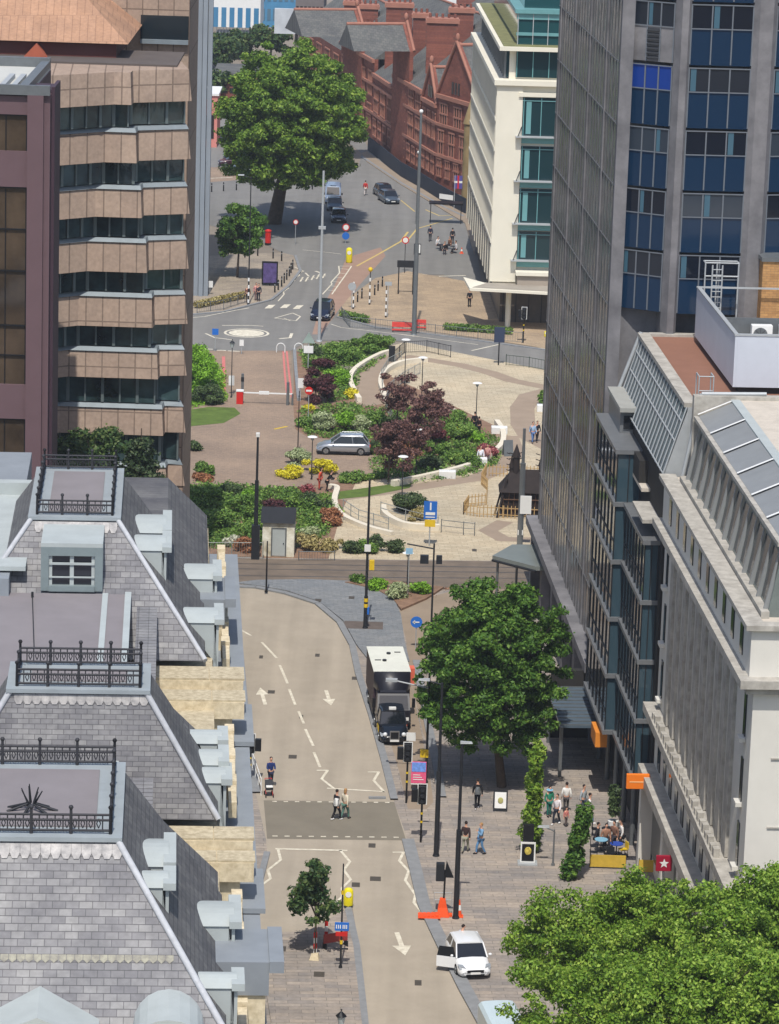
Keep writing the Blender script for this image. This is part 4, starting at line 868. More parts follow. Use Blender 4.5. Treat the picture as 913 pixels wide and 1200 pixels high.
# ================================================================ RED TERRACOTTA COURTS
M_terra=bmat('terracotta_wall',C(144,90,76),C(126,78,68),C(118,82,72),'YZ',.6,.3,.015,patch=.3,cols=((.75,.75,.78,1),(1.2,1.16,1.1,1))); M_trim=mat('pale_terracotta_trim',C(168,116,98),.8,0,.12,.8)
M_crf=bmat('courts_grey_slate',C(112,110,108),C(96,96,96),C(80,80,80),'XY',.5,.4,.02,patch=.4,cols=((.8,.82,.84,1),(1.15,1.18,1.12,1))); M_cw=gmat('court_window_glass',C(38,32,36),.12,.5); M_hoard=mat('blue_black_hoarding',C(38,46,60),.7,0,.08,1)
ct=thing('terracotta_courthouse','long red terracotta building with steep gables, grey slate roofs and tall chimneys','building',(4,450,0),world=True)
def cwall(a,c,h,name='wall',gab=0,m=None,cols=0,rows=(),wz=1.0,ap=.5):
    a=Vector(a); c=Vector(c); d=(c-a).normalized(); nn=Vector((d.y,-d.x)); L=(c-a).length
    b=MB(); b.wall(a,c,0,h,.5); w=b.build(name,m or M_terra,ct)
    if gab:
        b=MB(); m_=a+(c-a)*ap; t=Vector((-d.y,d.x))*.5; P=[(a.x,a.y,h+.003),(c.x,c.y,h+.003),(m_.x,m_.y,gab)]; Q=[(p[0]+t.x,p[1]+t.y,p[2]) for p in P]
        b.add(P+Q,[(0,1,2),(5,4,3),(0,2,5,3),(1,4,5,2)]); g_=b.build('gable',m or M_terra,ct)
        b=MB()
        for e in (a,c): b.tube((e.x+nn.x*.1,e.y+nn.y*.1,h),(m_.x+nn.x*.1,m_.y+nn.y*.1,gab+.25),.22,n=6)
        b.ball((m_.x,m_.y,gab+.7),.3,.3,.6,n=6,m=4); b.build('coping',M_trim,g_)
        b=MB(); q=a+(c-a)*ap+nn*.02; 
        for s_ in (-1,0,1): p=q+d*s_*.85; b.wall(p-d*.26,p+d*.26,h+.4,h+2.0-abs(s_)*.4,-.08) if False else b.hexa([tuple(p-d*.26)+(h+.4,),tuple(p+d*.26)+(h+.4,),tuple(p+d*.26+nn*.06)+(h+.4,),tuple(p-d*.26+nn*.06)+(h+.4,),tuple(p-d*.26)+(h+1.9,),tuple(p+d*.26)+(h+1.9,),tuple(p+d*.26+nn*.06)+(h+1.9,),tuple(p-d*.26+nn*.06)+(h+1.9,)])
        b.build('window',M_cw,g_)
    for (z0,z1,n,wf) in rows:
        for k in range(n):
            f0=(k+.5-wf/2)/n; f1=(k+.5+wf/2)/n; p=a+d*L*f0; q=a+d*L*f1
            hx=lambda b,p,q,o0,o1,z0,z1: b.hexa([tuple(p+nn*o0)+(z0,),tuple(q+nn*o0)+(z0,),tuple(q+nn*o1)+(z0,),tuple(p+nn*o1)+(z0,),tuple(p+nn*o0)+(z1,),tuple(q+nn*o0)+(z1,),tuple(q+nn*o1)+(z1,),tuple(p+nn*o1)+(z1,)])
            b=MB(); hx(b,p,q,.01,.06,z0,z1); wn=b.build('window',M_cw,ct)
            b=MB(); mm=3 if L*(f1-f0)>2 else 2
            for j in range(mm+1): r=p+(q-p)*(j/mm); hx(b,r-d*.1,r+d*.1,.05,.16,z0-.1,z1+.1)
            for zz in (z0-.25,z1,(z0+z1)/2): hx(b,p-d*.2,q+d*.2,.05,.2,zz,zz+.2)
            b.build('frame',M_trim,wn)
    return nn
def band(a,c,z,h=.35,o=.25):
    a=Vector(a); c=Vector(c); d=(c-a).normalized(); nn=Vector((d.y,-d.x)); b=MB()
    b.hexa([tuple(a+nn*.01)+(z,),tuple(c+nn*.01)+(z,),tuple(c+nn*o)+(z,),tuple(a+nn*o)+(z,),tuple(a+nn*.01)+(z+h,),tuple(c+nn*.01)+(z+h,),tuple(c+nn*o)+(z+h,),tuple(a+nn*o)+(z+h,)]); b.build('string_course',M_trim,ct)
def gb(x,y,Y): p=AY(x,y,Y); return (p.x,p.y)
K0=(9.6,430.5); K1=(4.4,441.5); K2=(2.6,449); K3=(-1.2,466); K4=(-4.0,480); K5=(-9.0,502); K6=(-16,535)
cwall(K1,K0,11.8,gab=18.6,cols=1,rows=((1.6,3.6,5,.45),(4.4,7.2,4,.45),(8,10.6,3,.5)),ap=.42)
cwall(K2,K1,10.4,gab=14.8,rows=((1.6,4,3,.5),(6,9,3,.55)))
cwall(K3,K2,11.2,rows=((1.3,3.2,6,.5),(4.2,7.3,4,.62),(8.3,10.4,4,.6))); cwall(K4,K3,9.6,rows=((1.3,3.4,4,.5),(4.6,7.6,3,.6)),gab=0); cwall(K5,K4,11.4,rows=((2,5,5,.5),(6.5,9.5,5,.5))); cwall(K6,K5,10,rows=((2,5,5,.5),(6,9,5,.5)))
for a,c,h in ((K1,K0,11.8),(K3,K2,11.2),(K4,K3,9.6),(K5,K4,11.4),(K2,K1,10.4)): band(a,c,h-.5,.5,.4); band(a,c,3.9); band(a,c,7.8)
def roof(a,c,h,ridge,dep,m=None):
    """pitched slate roof running back from a facade a->c"""
    a=Vector(a); c=Vector(c); d=(c-a).normalized(); t=Vector((-d.y,d.x)); b=MB()
    P=[tuple(a)+(h,),tuple(c)+(h,),tuple(c+t*dep/2)+(ridge,),tuple(a+t*dep/2)+(ridge,),tuple(a+t*dep)+(h,),tuple(c+t*dep)+(h,)]
    b.add(P,[(0,1,2,3),(3,2,5,4)]); b.add(P,[(0,3,4),(1,5,2)]); r=b.build('roof',m or M_crf,ct)
    b=MB(); b.tube(P[2],P[3],.22,n=6); b.build('ridge',M_trim,r)
def croof(a,c,h,apex,dep,ap=.5):
    """roof running back from a gable"""
    a=Vector(a); c=Vector(c); d=(c-a).normalized(); t=Vector((-d.y,d.x))*dep; m_=a+(c-a)*ap; b=MB()
    P=[tuple(a)+(h,),tuple(m_)+(apex-.2,),tuple(c)+(h,),tuple(a+t)+(h,),tuple(m_+t)+(apex-.2,),tuple(c+t)+(h,)]
    b.add(P,[(0,1,4,3),(1,2,5,4),(3,4,5)]); r=b.build('roof',M_crf,ct); b=MB(); b.tube(P[1],P[4],.25,n=6); b.build('ridge',M_trim,r)
croof(K1,K0,11.85,18.6,26,.42); croof(K2,K1,10.45,14.8,22); roof(K3,K2,11.2,16.5,12); roof(K4,K3,9.6,15,14); roof(K5,K4,11.4,17,14); roof(K6,K5,10,16,16)
for (a,c,h,r,dep) in (((4,470),(12,452),12,18.5,14),((10,452),(20,440),12,19,14),((0,500),(10,470),10,17,14),((-6,540),(4,505),9,15,16),((8,520),(22,480),10,17,16),((-14,575),(-2,540),6,12,16),((6,570),(20,520),7,13,16),((16,470),(30,450),12,20,14)):
    cwall(a,c,h); roof(a,c,h,r,dep)
def chim(x,yt,yb,Y,w,l=2.2,n=5):
    p=AY(x,yb,Y); zt=AY(x,yt,Y).z; b=MB(); b.box(p.x-w/2,p.x+w/2,Y,Y+l,8,zt-.8); o=b.build('chimney',M_terra,ct)
    b=MB(); b.box(p.x-w/2-.2,p.x+w/2+.2,Y-.2,Y+l+.2,zt-.8,zt-.4); b.box(p.x-w/2-.1,p.x+w/2+.1,Y-.1,Y+l+.1,zt-.397,zt-.2); b.build('cap',M_trim,o)
    b=MB()
    for k in range(n): q=p.x-w/2+w*(k+.5)/n; b.tube((q,Y+l/2,zt-.2),(q,Y+l/2,zt+.35),.18,n=6)
    b.build('pot',M_terra,o)
cwall((1.2,457),(-1.0,465),15.2,gab=18.5,ap=.5); croof((1.2,457),(-1.0,465),15.2,18.5,8); cwall((-5.4,487),(-8.2,498),13.6,gab=17); croof((-5.4,487),(-8.2,498),13.6,17,9)
chim(518,20,50,455,4.0); chim(467,2,50,478,3.6); chim(493,14,50,468,2.2,n=3); chim(430,4,40,500,3.0,n=4); chim(435,26,60,492,1.8,n=3); chim(392,16,60,520,1.4,n=2); chim(540,8,50,470,3.2,n=4); chim(413,0,30,520,2.6,n=4); chim(452,30,60,500,1.6,n=2)
# turret at the corner by the white office
b=MB(); q=AY(551,200,423); b.tube((q.x,423,0),(q.x,423,10.5),1.0,.95,n=12); b.tube((q.x,423,10.5),(q.x,423,14),1.1,.1,n=12); b.build('turret',mat('mossy_terracotta',C(150,130,92),.9,0,.2,.8),ct)
hd=thing('hoarding','long blue-black site hoarding curving along the foot of the terracotta building','hoarding',(0,450,0),world=True)
for (p,q) in (((546,251),(520,237)),((520,237),(495,221)),((495,221),(470,207)),((470,207),(446,187)),((446,187),(432,176))):
    a=G(*p); c=G(*q); b=MB(); b.wall((a.x,a.y),(c.x,c.y),0,1.9,.15); b.build('panel',M_hoard,hd)
a=G(533,243); b=MB(); b.wall((a.x-.2,a.y-.35),(a.x-1.9,a.y+.9),.9,1.5,.05); b.build('white_sign',M_white,hd)
# ================================================================ FAR BUILDINGS at the top
def blk(name,label,cat,x0,x1,Y,yt,yb,dep,m,wins=0,roofm=None,rows=2,wm=None,z0=0):
    """a block whose front stands at distance Y"""
    a=AY(x0,yb,Y); c=AY(x1,yb,Y); zt=AY((x0+x1)/2,yt,Y).z
    t=thing(name,label,cat,((a.x+c.x)/2,Y,0),world=True)
    b=MB(); b.box(a.x,c.x,Y,Y+dep,z0,zt); b.build('wall',m,t)
    b=MB(); b.box(a.x-.2,c.x+.2,Y-.2,Y+dep,zt+.003,zt+.3); b.build('roof',roofm or M_grey,t)
    for r_ in range(rows):
        for k in range(wins):
            w=(c.x-a.x)/wins; x=a.x+w*(k+.2); z=max(z0,1.2)+ (zt-max(z0,1.2)-.6)*r_/rows
            b=MB(); b.box(x,x+w*.6,Y-.06,Y-.005,z,z+(zt-max(z0,1.2))/rows*.55); b.build('window',wm or M_cw,t)
    return t
t=blk('white_showroom','white and blue glass-fronted showroom building at the top beside the tall grey column','building',248,305,600,-10,26,14,M_white,6,rows=1,wm=gmat('sky_blue_glass',C(70,130,170),.1),z0=2.4)
b=MB(); a=AY(252,36,599); 
for k in range(20): b.tube((a.x+k*.55,600.5,0),(a.x+k*.55+.25,600.5,2.4),.07,n=4)
b.build('slanted_post',M_lgrey,t)
blk('blue_glass_block','blue-framed glass block at the very top, left of the terracotta roofs','building',292,352,625,-25,12,14,mat('azure_frame',C(80,140,180),.5),9,rows=2,wm=gmat('sky_blue_glass2',C(90,120,140),.1))
t=blk('grey_louvred_building','grey ribbed building with pale roof screens above the big plane tree','building',345,378,560,-8,60,20,mat('grey_brown_render',C(120,112,110),.8,0,.1,.5),7,rows=3)
b=MB(); a=AY(322,10,559); c=AY(346,40,559); b.box(a.x,c.x,559,560,c.z,a.z); b.build('roof_screen',mat('pale_screen',C(196,200,204),.5),t)
blk('pink_shopfront','small shop with pink lower wall at left, behind the column building','building',236,254,470,112,168,8,mat('salmon_render',C(216,140,130),.8,0,.06,.8),1,rows=1,roofm=M_white)
blk('brick_rear_block','low red-brick block behind the plane tree','building',250,300,520,88,150,12,M_terra,6,rows=2,roofm=M_crf)
blk('far_brick_terrace','red-brick terrace with slate roof at the very top behind the chimneys','building',440,560,640,-40,6,18,M_terra,14,rows=2,roofm=M_crf)
blk('white_far_block','small white gabled block among the far roofs','building',512,534,560,-6,24,10,M_white,4,rows=2,roofm=M_crf)
blk('blue_far_gable','narrow white and blue gable end behind the chimneys','building',462,470,590,-12,22,8,mat('pale_blue_render',C(140,180,205),.6),1,rows=1,roofm=M_white)

# ================================================================ TREES AND PLANTS
def leaves(cl, n, size, up=.35, flat=1.0, droop=0.0):
    """cl: list of (x,y,z,rx,ry,rz,weight) leaf clumps; n small leaf faces scattered through them"""
    cl=np.array(cl,float); w=cl[:,6]/cl[:,6].sum(); idx=rng.choice(len(cl),n,p=w)
    d=rng.normal(size=(n,3)); d/=np.linalg.norm(d,axis=1,keepdims=True); r=rng.random(n)**.42*(1+.22*rng.normal(size=n)*.5)
    p=cl[idx,:3]+d*cl[idx,3:6]*r[:,None]
    nr=d*.55+rng.normal(size=(n,3))*.6; nr[:,2]+=up; nr/=np.linalg.norm(nr,axis=1,keepdims=True)
    a=np.cross(nr,rng.normal(size=(n,3))); a/=np.linalg.norm(a,axis=1,keepdims=True); c=np.cross(nr,a)
    s=size*(.6+.8*rng.random(n))[:,None]
    q=np.stack([p-a*s,p-c*s*.55+nr*s*.12,p+a*s,p+c*s*.55+nr*s*.12],1).reshape(-1,3)
    return q
def leafobj(name,q,m,parent=None,nv=4):
    o0=np.array(OFF[parent]) if parent is not None else np.zeros(3)
    c=np.array([q[:,0].mean(),q[:,1].mean(),q[:,2].min()])
    me=bpy.data.meshes.new(name); nf_=len(q)//nv; me.vertices.add(len(q)); me.vertices.foreach_set('co',(q-c).astype(np.float32).ravel())
    me.loops.add(len(q)); me.loops.foreach_set('vertex_index',np.arange(len(q),dtype=np.int32)); me.polygons.add(nf_)
    me.polygons.foreach_set('loop_start',np.arange(0,len(q),nv,dtype=np.int32)); me.polygons.foreach_set('loop_total',np.full(nf_,nv,dtype=np.int32))
    me.update(); me.validate(); me.materials.append(m)
    o=bpy.data.objects.new(name,me); S.collection.objects.link(o); o.location=c-o0; OFF[o]=tuple(c)
    if parent is not None: o.parent=parent
    return o
def clumps(c, r, n, rc, seed, low=-.7, rough=.15):
    """clumps spread over and inside an uneven crown volume"""
    g_=np.random.default_rng(seed); out=[]
    ph=g_.random(6)*6.28
    for k in range(n):
        d=g_.normal(size=3); d/=np.linalg.norm(d)
        if d[2]<low: d[2]=low
        az=math.atan2(d[1],d[0]); bul=1+rough*(math.sin(2*az+ph[0])+.7*math.sin(3*az+ph[1]+3*d[2])+.6*math.sin(5*az+ph[2]))
        rr=(.62+.38*g_.random()) if g_.random()<.8 else g_.random()*.6
        s=rc*(.6+.8*g_.random())
        out.append((c[0]+d[0]*r[0]*rr*bul,c[1]+d[1]*r[1]*rr*bul,c[2]+d[2]*r[2]*rr*bul,s,s,s*.62,s**2))
    return out
F_plane=leafmat('plane_tree_leaves',[C(60,88,28,1),C(100,134,42,1),C(154,178,72,1)])
F_lime=leafmat('lime_green_leaves',[C(64,96,26,1),C(110,144,42,1),C(170,192,84,1)])
F_deep=leafmat('deep_green_leaves',[C(46,78,28,1),C(76,114,40,1),C(122,154,62,1)])
F_con=leafmat('conifer_needles',[C(34,48,34,1),C(58,78,50,1),C(92,104,68,1)],.1)
F_pur=leafmat('purple_leaves',[C(68,46,48,1),C(106,74,70,1),C(150,114,102,1)])
F_small=leafmat('young_tree_leaves',[C(36,62,38,1),C(64,92,50,1),C(116,130,72,1)])
def tree(name,label,base,h,cr_,cz,n,size,fm,trunk=.25,ncl=60,rc=.9,seed=1,group=None,cat='tree',limbs=6,rough=.15,low=-.7,z0=0.0,off=(0,0)):
    t=thing(name,label,cat,(base[0],base[1],z0),world=True,group=group); c=(base[0]+off[0],base[1]+off[1],z0+cz)
    g_=random.Random(seed); b=MB(); fork=Vector((base[0]+off[0]*.5,base[1]+off[1]*.5,z0+max(cz-cr_[2]*.75,h*.16)))
    b.tube((base[0],base[1],z0),tuple(fork),trunk,trunk*.72,n=10)
    for k in range(limbs):
        a=2*math.pi*k/limbs+g_.random(); e=Vector((c[0]+math.cos(a)*cr_[0]*.6,c[1]+math.sin(a)*cr_[1]*.6,c[2]+(g_.random()-.3)*cr_[2]*.7)); mid=fork.lerp(e,.45)+Vector((0,0,cr_[2]*.12))
        b.tube(fork,mid,trunk*.5,trunk*.32,n=7); b.tube(mid,e,trunk*.32,trunk*.08,n=6)
        for j in range(2): e2=e+Vector((g_.uniform(-1,1)*cr_[0]*.3,g_.uniform(-1,1)*cr_[1]*.3,g_.uniform(0,.4)*cr_[2])); b.tube(mid.lerp(e,.5),e2,trunk*.16,trunk*.04,n=5)
    b.tube(fork,(c[0],c[1],c[2]+cr_[2]*.6),trunk*.6,trunk*.1,n=7)
    b.build('trunk',M_bark,t)
    leafobj('crown',leaves(clumps(c,cr_,ncl,rc,seed,low,rough),n,size),fm,t)
    return t
# big plane tree
p=G(321,262); tree('plane_tree','very large round green plane tree shading the far road junction',(p.x,p.y),25,(8.2,12.5,8.6),12.1,180000,.20,F_plane,.9,800,.95,3,rough=.09,off=(1.9,-3.5))
p=G(278,325); tree('round_street_tree','small bright green tree beside the tall pale grey column',(p.x,p.y),8.5,(2.9,2.7,3.2),AY(278,272,p.y).z,12000,.17,F_deep,.14,46,.8,5,rough=.1,off=(.2,0))
p=G(588,922); tree('street_tree','dense dark green street tree on the right pavement above its own shadow',(p.x,p.y),12,(4.35,4.2,5.5),AY(572,775,p.y).z-.4,100000,.12,F_deep,.3,620,.55,8,rough=.06,z0=.0,off=(-.85,0),low=-.85)
# small guarded tree
p=G(369,1120); tree('young_street_tree','small thin-leaved young tree with red and white guard on the island',(p.x,p.y),5,(1.35,1.3,1.75),AY(366,1048,p.y).z,3600,.13,F_small,.07,26,.5,9,rough=.2,z0=.1,limbs=5)
# slender columnar trees
for (x,yb,yt,w,lab,sd) in ((622,1000,872,.62,'tall slender green tree left of the group of people in white',12),(668,1030,946,.55,'slender leaning green tree right of the group of people in white',13)):
    p=G(x,yb); h=hgt(x,yb,yt); c=[]
    g_=random.Random(sd)
    for k in range(40): f=k/39; ww=w*(.95-.45*f)*g_.uniform(.45,1.05); c.append((p.x+g_.uniform(-.5,.5)*w+(.7*f if sd==13 else .1*f),p.y+g_.uniform(-.4,.4),h*(.08+.9*f),ww,ww,.5,ww))
    t=thing('slender_tree',lab,'tree',(p.x,p.y,0),world=True); b=MB(); b.tube((p.x,p.y,0),(p.x+(.6 if sd==13 else .1),p.y,h*.95),.08,.02,n=6); b.build('trunk',M_bark,t); leafobj('crown',leaves(c,6500,.12),F_lime if sd==12 else F_deep,t)
# foreground plane trees at the bottom right
for k,(x,y,Y,r,rz,lab) in enumerate(((690,1115,150,3.3,3.2,'yellow-green tree crown at the bottom, nearest the white hatchback'),(752,1108,148,3.4,3.2,'yellow-green tree crown at the bottom, below the red star sign'),(845,1125,146,3.5,3.0,'yellow-green tree crown at the bottom, against the white stone wall'),(908,1080,149,2.0,2.4,'yellow-green tree crown at the bottom right corner of the street'),(705,1200,138,3.9,2.8,'lowest yellow-green crown, beside the pale van'),(800,1190,136,3.7,2.8,'lowest yellow-green crown, towards the right'),(890,1180,137,3.3,2.8,'lowest yellow-green crown in the bottom right corner'))):
    q=AY(x,y,Y); tree('foreground_tree',lab,(q.x,q.y),q.z+rz,(r,r,rz),q.z,46000,.09,F_lime,.26,230,.55,20+k,rough=.12,group='bright trees along the bottom right',low=-.5)
# trees behind the mansard roofs
q=AY(103,525,213); tree('shrubby_tree','rounded dark green tree rising behind the farthest roof railing',(q.x,q.y),q.z+2,(2.6,2,2.2),q.z-.6,9000,.13,F_small,.2,40,.7,31,z0=0)
q=AY(100,560,211); tree('shrubby_tree','low green bush-like tree right behind the farthest roof railing',(q.x-1,q.y),q.z+1,(2.6,1.6,1.5),q.z-.1,6000,.12,F_small,.2,30,.6,32)
q=AY(165,565,212); t=thing('conifer_tree','dark conifer with drooping branches behind the farthest mansard roof','tree',(q.x,q.y,0),world=True)
b=MB(); b.tube((q.x,q.y,0),(q.x,q.y,AY(155,520,212).z+1),.25,.03,n=8); b.build('trunk',M_bark,t); c=[]
zt=AY(160,517,212).z; g_=random.Random(4)
for k in range(60):
    f=k/59; r=.25+2.4*f; a=k*2.4; c.append((q.x+math.cos(a)*r*.75,q.y+math.sin(a)*r*.6,zt-f*6.2,.6+.3*f,.55,.28,1+f))
leafobj('crown',leaves(c,12000,.12,up=.1),F_con,t)
# background trees near the top
for (x,y,Y,r,lab) in ((258,60,560,3.6,'dark green tree under the white showroom at the top'),(276,50,575,3.2,'green tree beside the blue glass block at the top'),(318,46,570,3.5,'green tree under the pale roof screen at the top'),(250,98,520,2.4,'small dark tree left of the plane tree, by the tall column')):
    q=AY(x,y,Y); tree('distant_tree',lab,(q.x,q.y),q.z+r*.6,(r,r,r*.7),max(q.z,r*.8),4000,.35,F_small,.2,26,1.2,int(x),group='distant trees behind the plane tree')
# purple-leaved garden trees
def ptree(x,yb,yt,w,lab,sd,n=5000):
    p=G(x,yb); h=hgt(x,yb,yt); tree('purple_leaved_tree',lab,(p.x,p.y),h,(w,w*.9,h*.36),h*.62,n,.12,F_pur,.09,34,.5,sd,rough=.3,limbs=6,z0=.2)
ptree(465,510,436,1.9,'wispy purple tree standing highest, at the left edge of the cream plaza',41,2600); ptree(497,525,455,2.3,'purple-leaved tree in the middle of the garden bed',42,5200); ptree(455,568,490,2.2,'purple-leaved tree overhanging the silver parked car',43,5200); ptree(480,560,486,2.4,'broad purple tree at the garden front, right of the silver car',44,5200); ptree(512,505,466,1.2,'small dark purple tree at the right of the garden bed',45,2600)
# shrubs
SHC={}
def shm(key,*cols):
    SHC[key]=leafmat(key+'_shrub_leaves',[C(*c,1) for c in cols],.15)
shm('green',(56,86,34),(94,128,52),(142,168,78)); shm('bright',(72,112,26),(112,158,40),(150,196,62)); shm('dark',(44,60,36),(70,90,50),(104,120,74)); shm('purple',(50,28,32),(78,44,48),(104,62,62)); shm('gold',(170,160,20),(214,202,36),(236,226,80))
shm('silver',(122,136,92),(160,172,126),(190,198,156)); shm('pink',(110,52,56),(156,80,84),(190,120,118)); shm('russet',(110,72,50),(156,104,72),(190,140,100)); shm('grass',(120,110,60),(160,146,92),(196,184,130)); shm('white',(150,150,130),(196,196,176),(224,224,206))
def shrub(x,yb,wpx,hpx,key,lab,n=None,sd=None,group=None,name='shrub',leaf=.1,dep=None):
    p=G(x,yb); sc=(p-Vector((0,0,CAMZ))).length; m_=sc/FPX; w=wpx*m_; sl=(CAMZ/ sc)
    h=max(.5,hpx*m_*.72); r=w/2; ry=dep if dep else min(r,max(.5,(hpx*m_-h*.97)/sl/2+r*.45))
    n=n or int(min(9000,700+900*w*h)); sd=sd or int(x*7+yb)
    t=thing(name,lab,'shrub',(p.x,p.y+ry,0),world=True,group=group); b=MB(); g_=random.Random(sd)
    for k in range(5): a=k*1.3; b.tube((p.x,p.y+ry,0),(p.x+math.cos(a)*r*.5,p.y+ry+math.sin(a)*ry*.5,h*.7),.05,.02,n=5)
    b.build('stem',M_bark,t)
    leafobj('foliage',leaves(clumps((p.x,p.y+ry,h*.45),(r*.82,ry*.82,h*.5),max(8,int(w*h*2.4)),.33+.08*min(w,3),sd,-.8,.12),n,leaf),SHC[key],t)
    return t
SH=[(240,478,54,30,'dark','dark shrub at the front of the hedge by the round litter kiosk'),(232,460,44,56,'bright','bright green hedge running back beside the service yard'),(222,430,26,34,'bright','far end of the bright green hedge by the roundabout'),
(372,475,40,60,'purple','big dark purple shrub left of the wild green bed'),(380,437,30,24,'purple','upper purple shrub beside the yellow-green bed'),(366,418,22,16,'dark','dark shrub beneath the triangular warning sign'),
(395,430,50,34,'green','leafy green shrub at the left of the upper bed'),(425,420,52,28,'green','flower-dotted green shrub in the middle of the upper bed'),(447,412,30,20,'green','green shrub at the right end of the upper bed'),(400,455,44,30,'bright','bright flowering shrub above the yellow strip'),(412,468,16,14,'gold','golden shrub at the foot of the curved wall'),
(361,482,12,10,'gold','small golden shrub below the no entry sign'),(379,507,30,32,'silver','large silver-variegated shrub behind the silver car'),(405,507,24,30,'bright','bright green shrub between the two silver shrubs'),(422,508,20,28,'silver','smaller silver shrub nearer the purple trees'),(438,506,30,30,'green','green shrub under the purple trees'),(355,503,20,14,'green','low green shrub left of the largest silver shrub'),
(345,549,42,20,'silver','pale silver shrub left of the yellow hedge'),(340,562,36,16,'gold','left part of the clipped golden hedge'),(375,558,44,20,'gold','right part of the clipped golden hedge'),(408,568,32,14,'green','low green hedge right of the woman in red'),
(455,500,26,24,'dark','dark shrub beneath the wispy purple tree'),(520,545,54,34,'green','green mound at the front of the garden bed'),(478,538,36,22,'russet','russet low shrub in the middle of the bed'),(515,520,32,20,'pink','dusty pink shrub under the small purple tree'),(568,540,28,28,'pink','pink flowering shrub beside the seated visitors'),(540,520,36,28,'green','green shrub right of the garden trees'),(530,497,30,20,'green','green shrub at the plaza corner of the bed'),(533,514,20,12,'gold','small yellow shrub among the green ones'),(556,520,22,24,'bright','bright green shrub left of the lone dark lamp post'),(548,550,40,22,'green','green shrub at the curved white wall'),(440,535,28,24,'dark','dark shrub beside the silver car bonnet'),(505,553,30,20,'dark','dark shrub right of the purple trees'),
(477,605,44,30,'dark','dark low shrub bed inside the curved plaza wall'),(492,612,30,14,'grass','grey grassy clump beside the dark plaza shrub bed'),
(236,560,32,20,'green','green round shrub by the tall left lamp post'),(234,566,34,12,'russet','reddish shrub by the tall left lamp post'),(225,530,24,20,'dark','dark purple-green shrub next to the stepped office'),
(232,600,40,34,'green','green shrub at the left end of the big lower bed'),(262,600,50,32,'green','wide green shrub in the lower bed'),(250,628,60,36,'green','leafy mass behind the metal fence'),(290,612,50,40,'green','green shrub left of the tall black post'),(268,585,30,20,'dark','dark spiky shrub in the lower bed'),(290,588,16,16,'bright','yellow-green shrub beside the dark spiky one'),(300,632,40,30,'green','green shrub beside the white hut'),(275,642,24,16,'white','small white flowering shrub beside the fence'),(322,605,36,20,'purple','purple ground shrub behind the hut'),(340,600,50,28,'green','green grassy shrub behind the hut'),(355,582,30,14,'pink','pink low shrub near the woman in red'),(368,600,40,22,'dark','dark green grasses behind the round pink shrub'),(384,618,34,26,'russet','round pink and russet shrub right of the hut'),(290,650,28,22,'russet','brown-leaved shrub left of the hut'),(362,632,20,16,'silver','pale shrub at the hut corner'),
(360,648,34,26,'grass','spiky grass clump at the hut door side'),(388,648,30,18,'grass','straw-coloured grass tuft behind the tramway'),(410,650,28,22,'dark','rounded dark shrub next to the straw grasses'),(430,650,24,18,'green','green round shrub left of the black pole'),(458,649,28,18,'dark','dark green shrub nearest the tram stop sign'),(440,640,16,12,'dark','small shrub behind the black pole'),
(418,686,20,12,'green','small green shrub at the left end of the kerbed bed'),(443,695,22,18,'bright','bright green shrub in the kerbed bed'),(464,705,34,26,'silver','grey-green round shrub in the kerbed bed'),(494,700,20,26,'bright','upright bright green shrub in the kerbed bed'),(637,475,10,24,'green','small shrub in the planter beside the ribbed tower')]
for a in SH: shrub(*a)
for (x,yb,w,hh) in ((258,362,74,8),(560,402,70,9),(432,388,40,8)):
    pass
# low hedges behind railings
def hedge(x0,x1,y0,y1,h,lab):
    a,c=G(x0,y0),G(x1,y1); cl=[]; n=int((c-a).length/.5)
    for k in range(n+1): p=a.lerp(c,k/n); cl.append((p.x,p.y,h*.5,.45,.4,h*.5,1))
    t=thing('low_hedge',lab,'hedge',((a.x+c.x)/2,(a.y+c.y)/2,0),world=True); leafobj('foliage',leaves(cl,int(260*n),.12),SHC['grass' if x0<300 else 'green'],t)
hedge(232,284,361,350,.8,'low yellow-green hedge inside the railings left of the zebra crossing'); hedge(524,596,387,392,.8,'low green hedge behind the railings at the far pavement corner'); hedge(402,428,372,378,.8,'low hedge inside the rounded railing near the red roadworks barrier'); hedge(404,450,566,560,.5,'low clipped green hedge in front of the silver car')
# ground cover: small plants nobody could count
def cover(pts,n,leaf,key,name='ground_cover',h=.35,lab=None):
    P=[G(x,y) for x,y in pts]; xs=[p.x for p in P]; ys=[p.y for p in P]; c=[]
    import itertools
    def inside(x,y):
        r=False; j=len(P)-1
        for i in range(len(P)):
            if (P[i].y>y)!=(P[j].y>y) and x<(P[j].x-P[i].x)*(y-P[i].y)/(P[j].y-P[i].y)+P[i].x: r=not r
            j=i
        return r
    g_=random.Random(len(pts)*n)
    while len(c)<n//22:
        x=g_.uniform(min(xs),max(xs)); y=g_.uniform(min(ys),max(ys))
        if inside(x,y): c.append((x,y,h*.3,.5,.6,h*(.6+.8*g_.random()),1))
    o=leafobj(name,leaves(c,n,leaf),SHC[key]); tag(o,lab or 'low green planting covering the garden bed','ground cover',None,'stuff')
cover([(205,575),(250,568),(340,575),(382,582),(398,598),(380,628),(345,640),(300,640),(205,645)],34000,.12,'green',lab='dense green planting filling the bed behind the white hut')
cover([(352,412),(440,396),(455,404),(450,418),(420,440),(408,470),(385,470),(362,440)],14000,.13,'green',lab='wild green and white-flowered planting in the upper bed')
cover([(352,480),(410,474),(440,480),(520,478),(560,498),(590,520),(580,545),(540,560),(480,566),(440,560),(430,515),(360,512)],26000,.12,'green',lab='mixed green planting under the purple trees')
cover([(208,412),(236,405),(262,440),(262,472),(215,480)],12000,.13,'bright',lab='bright green hedge planting by the service yard')
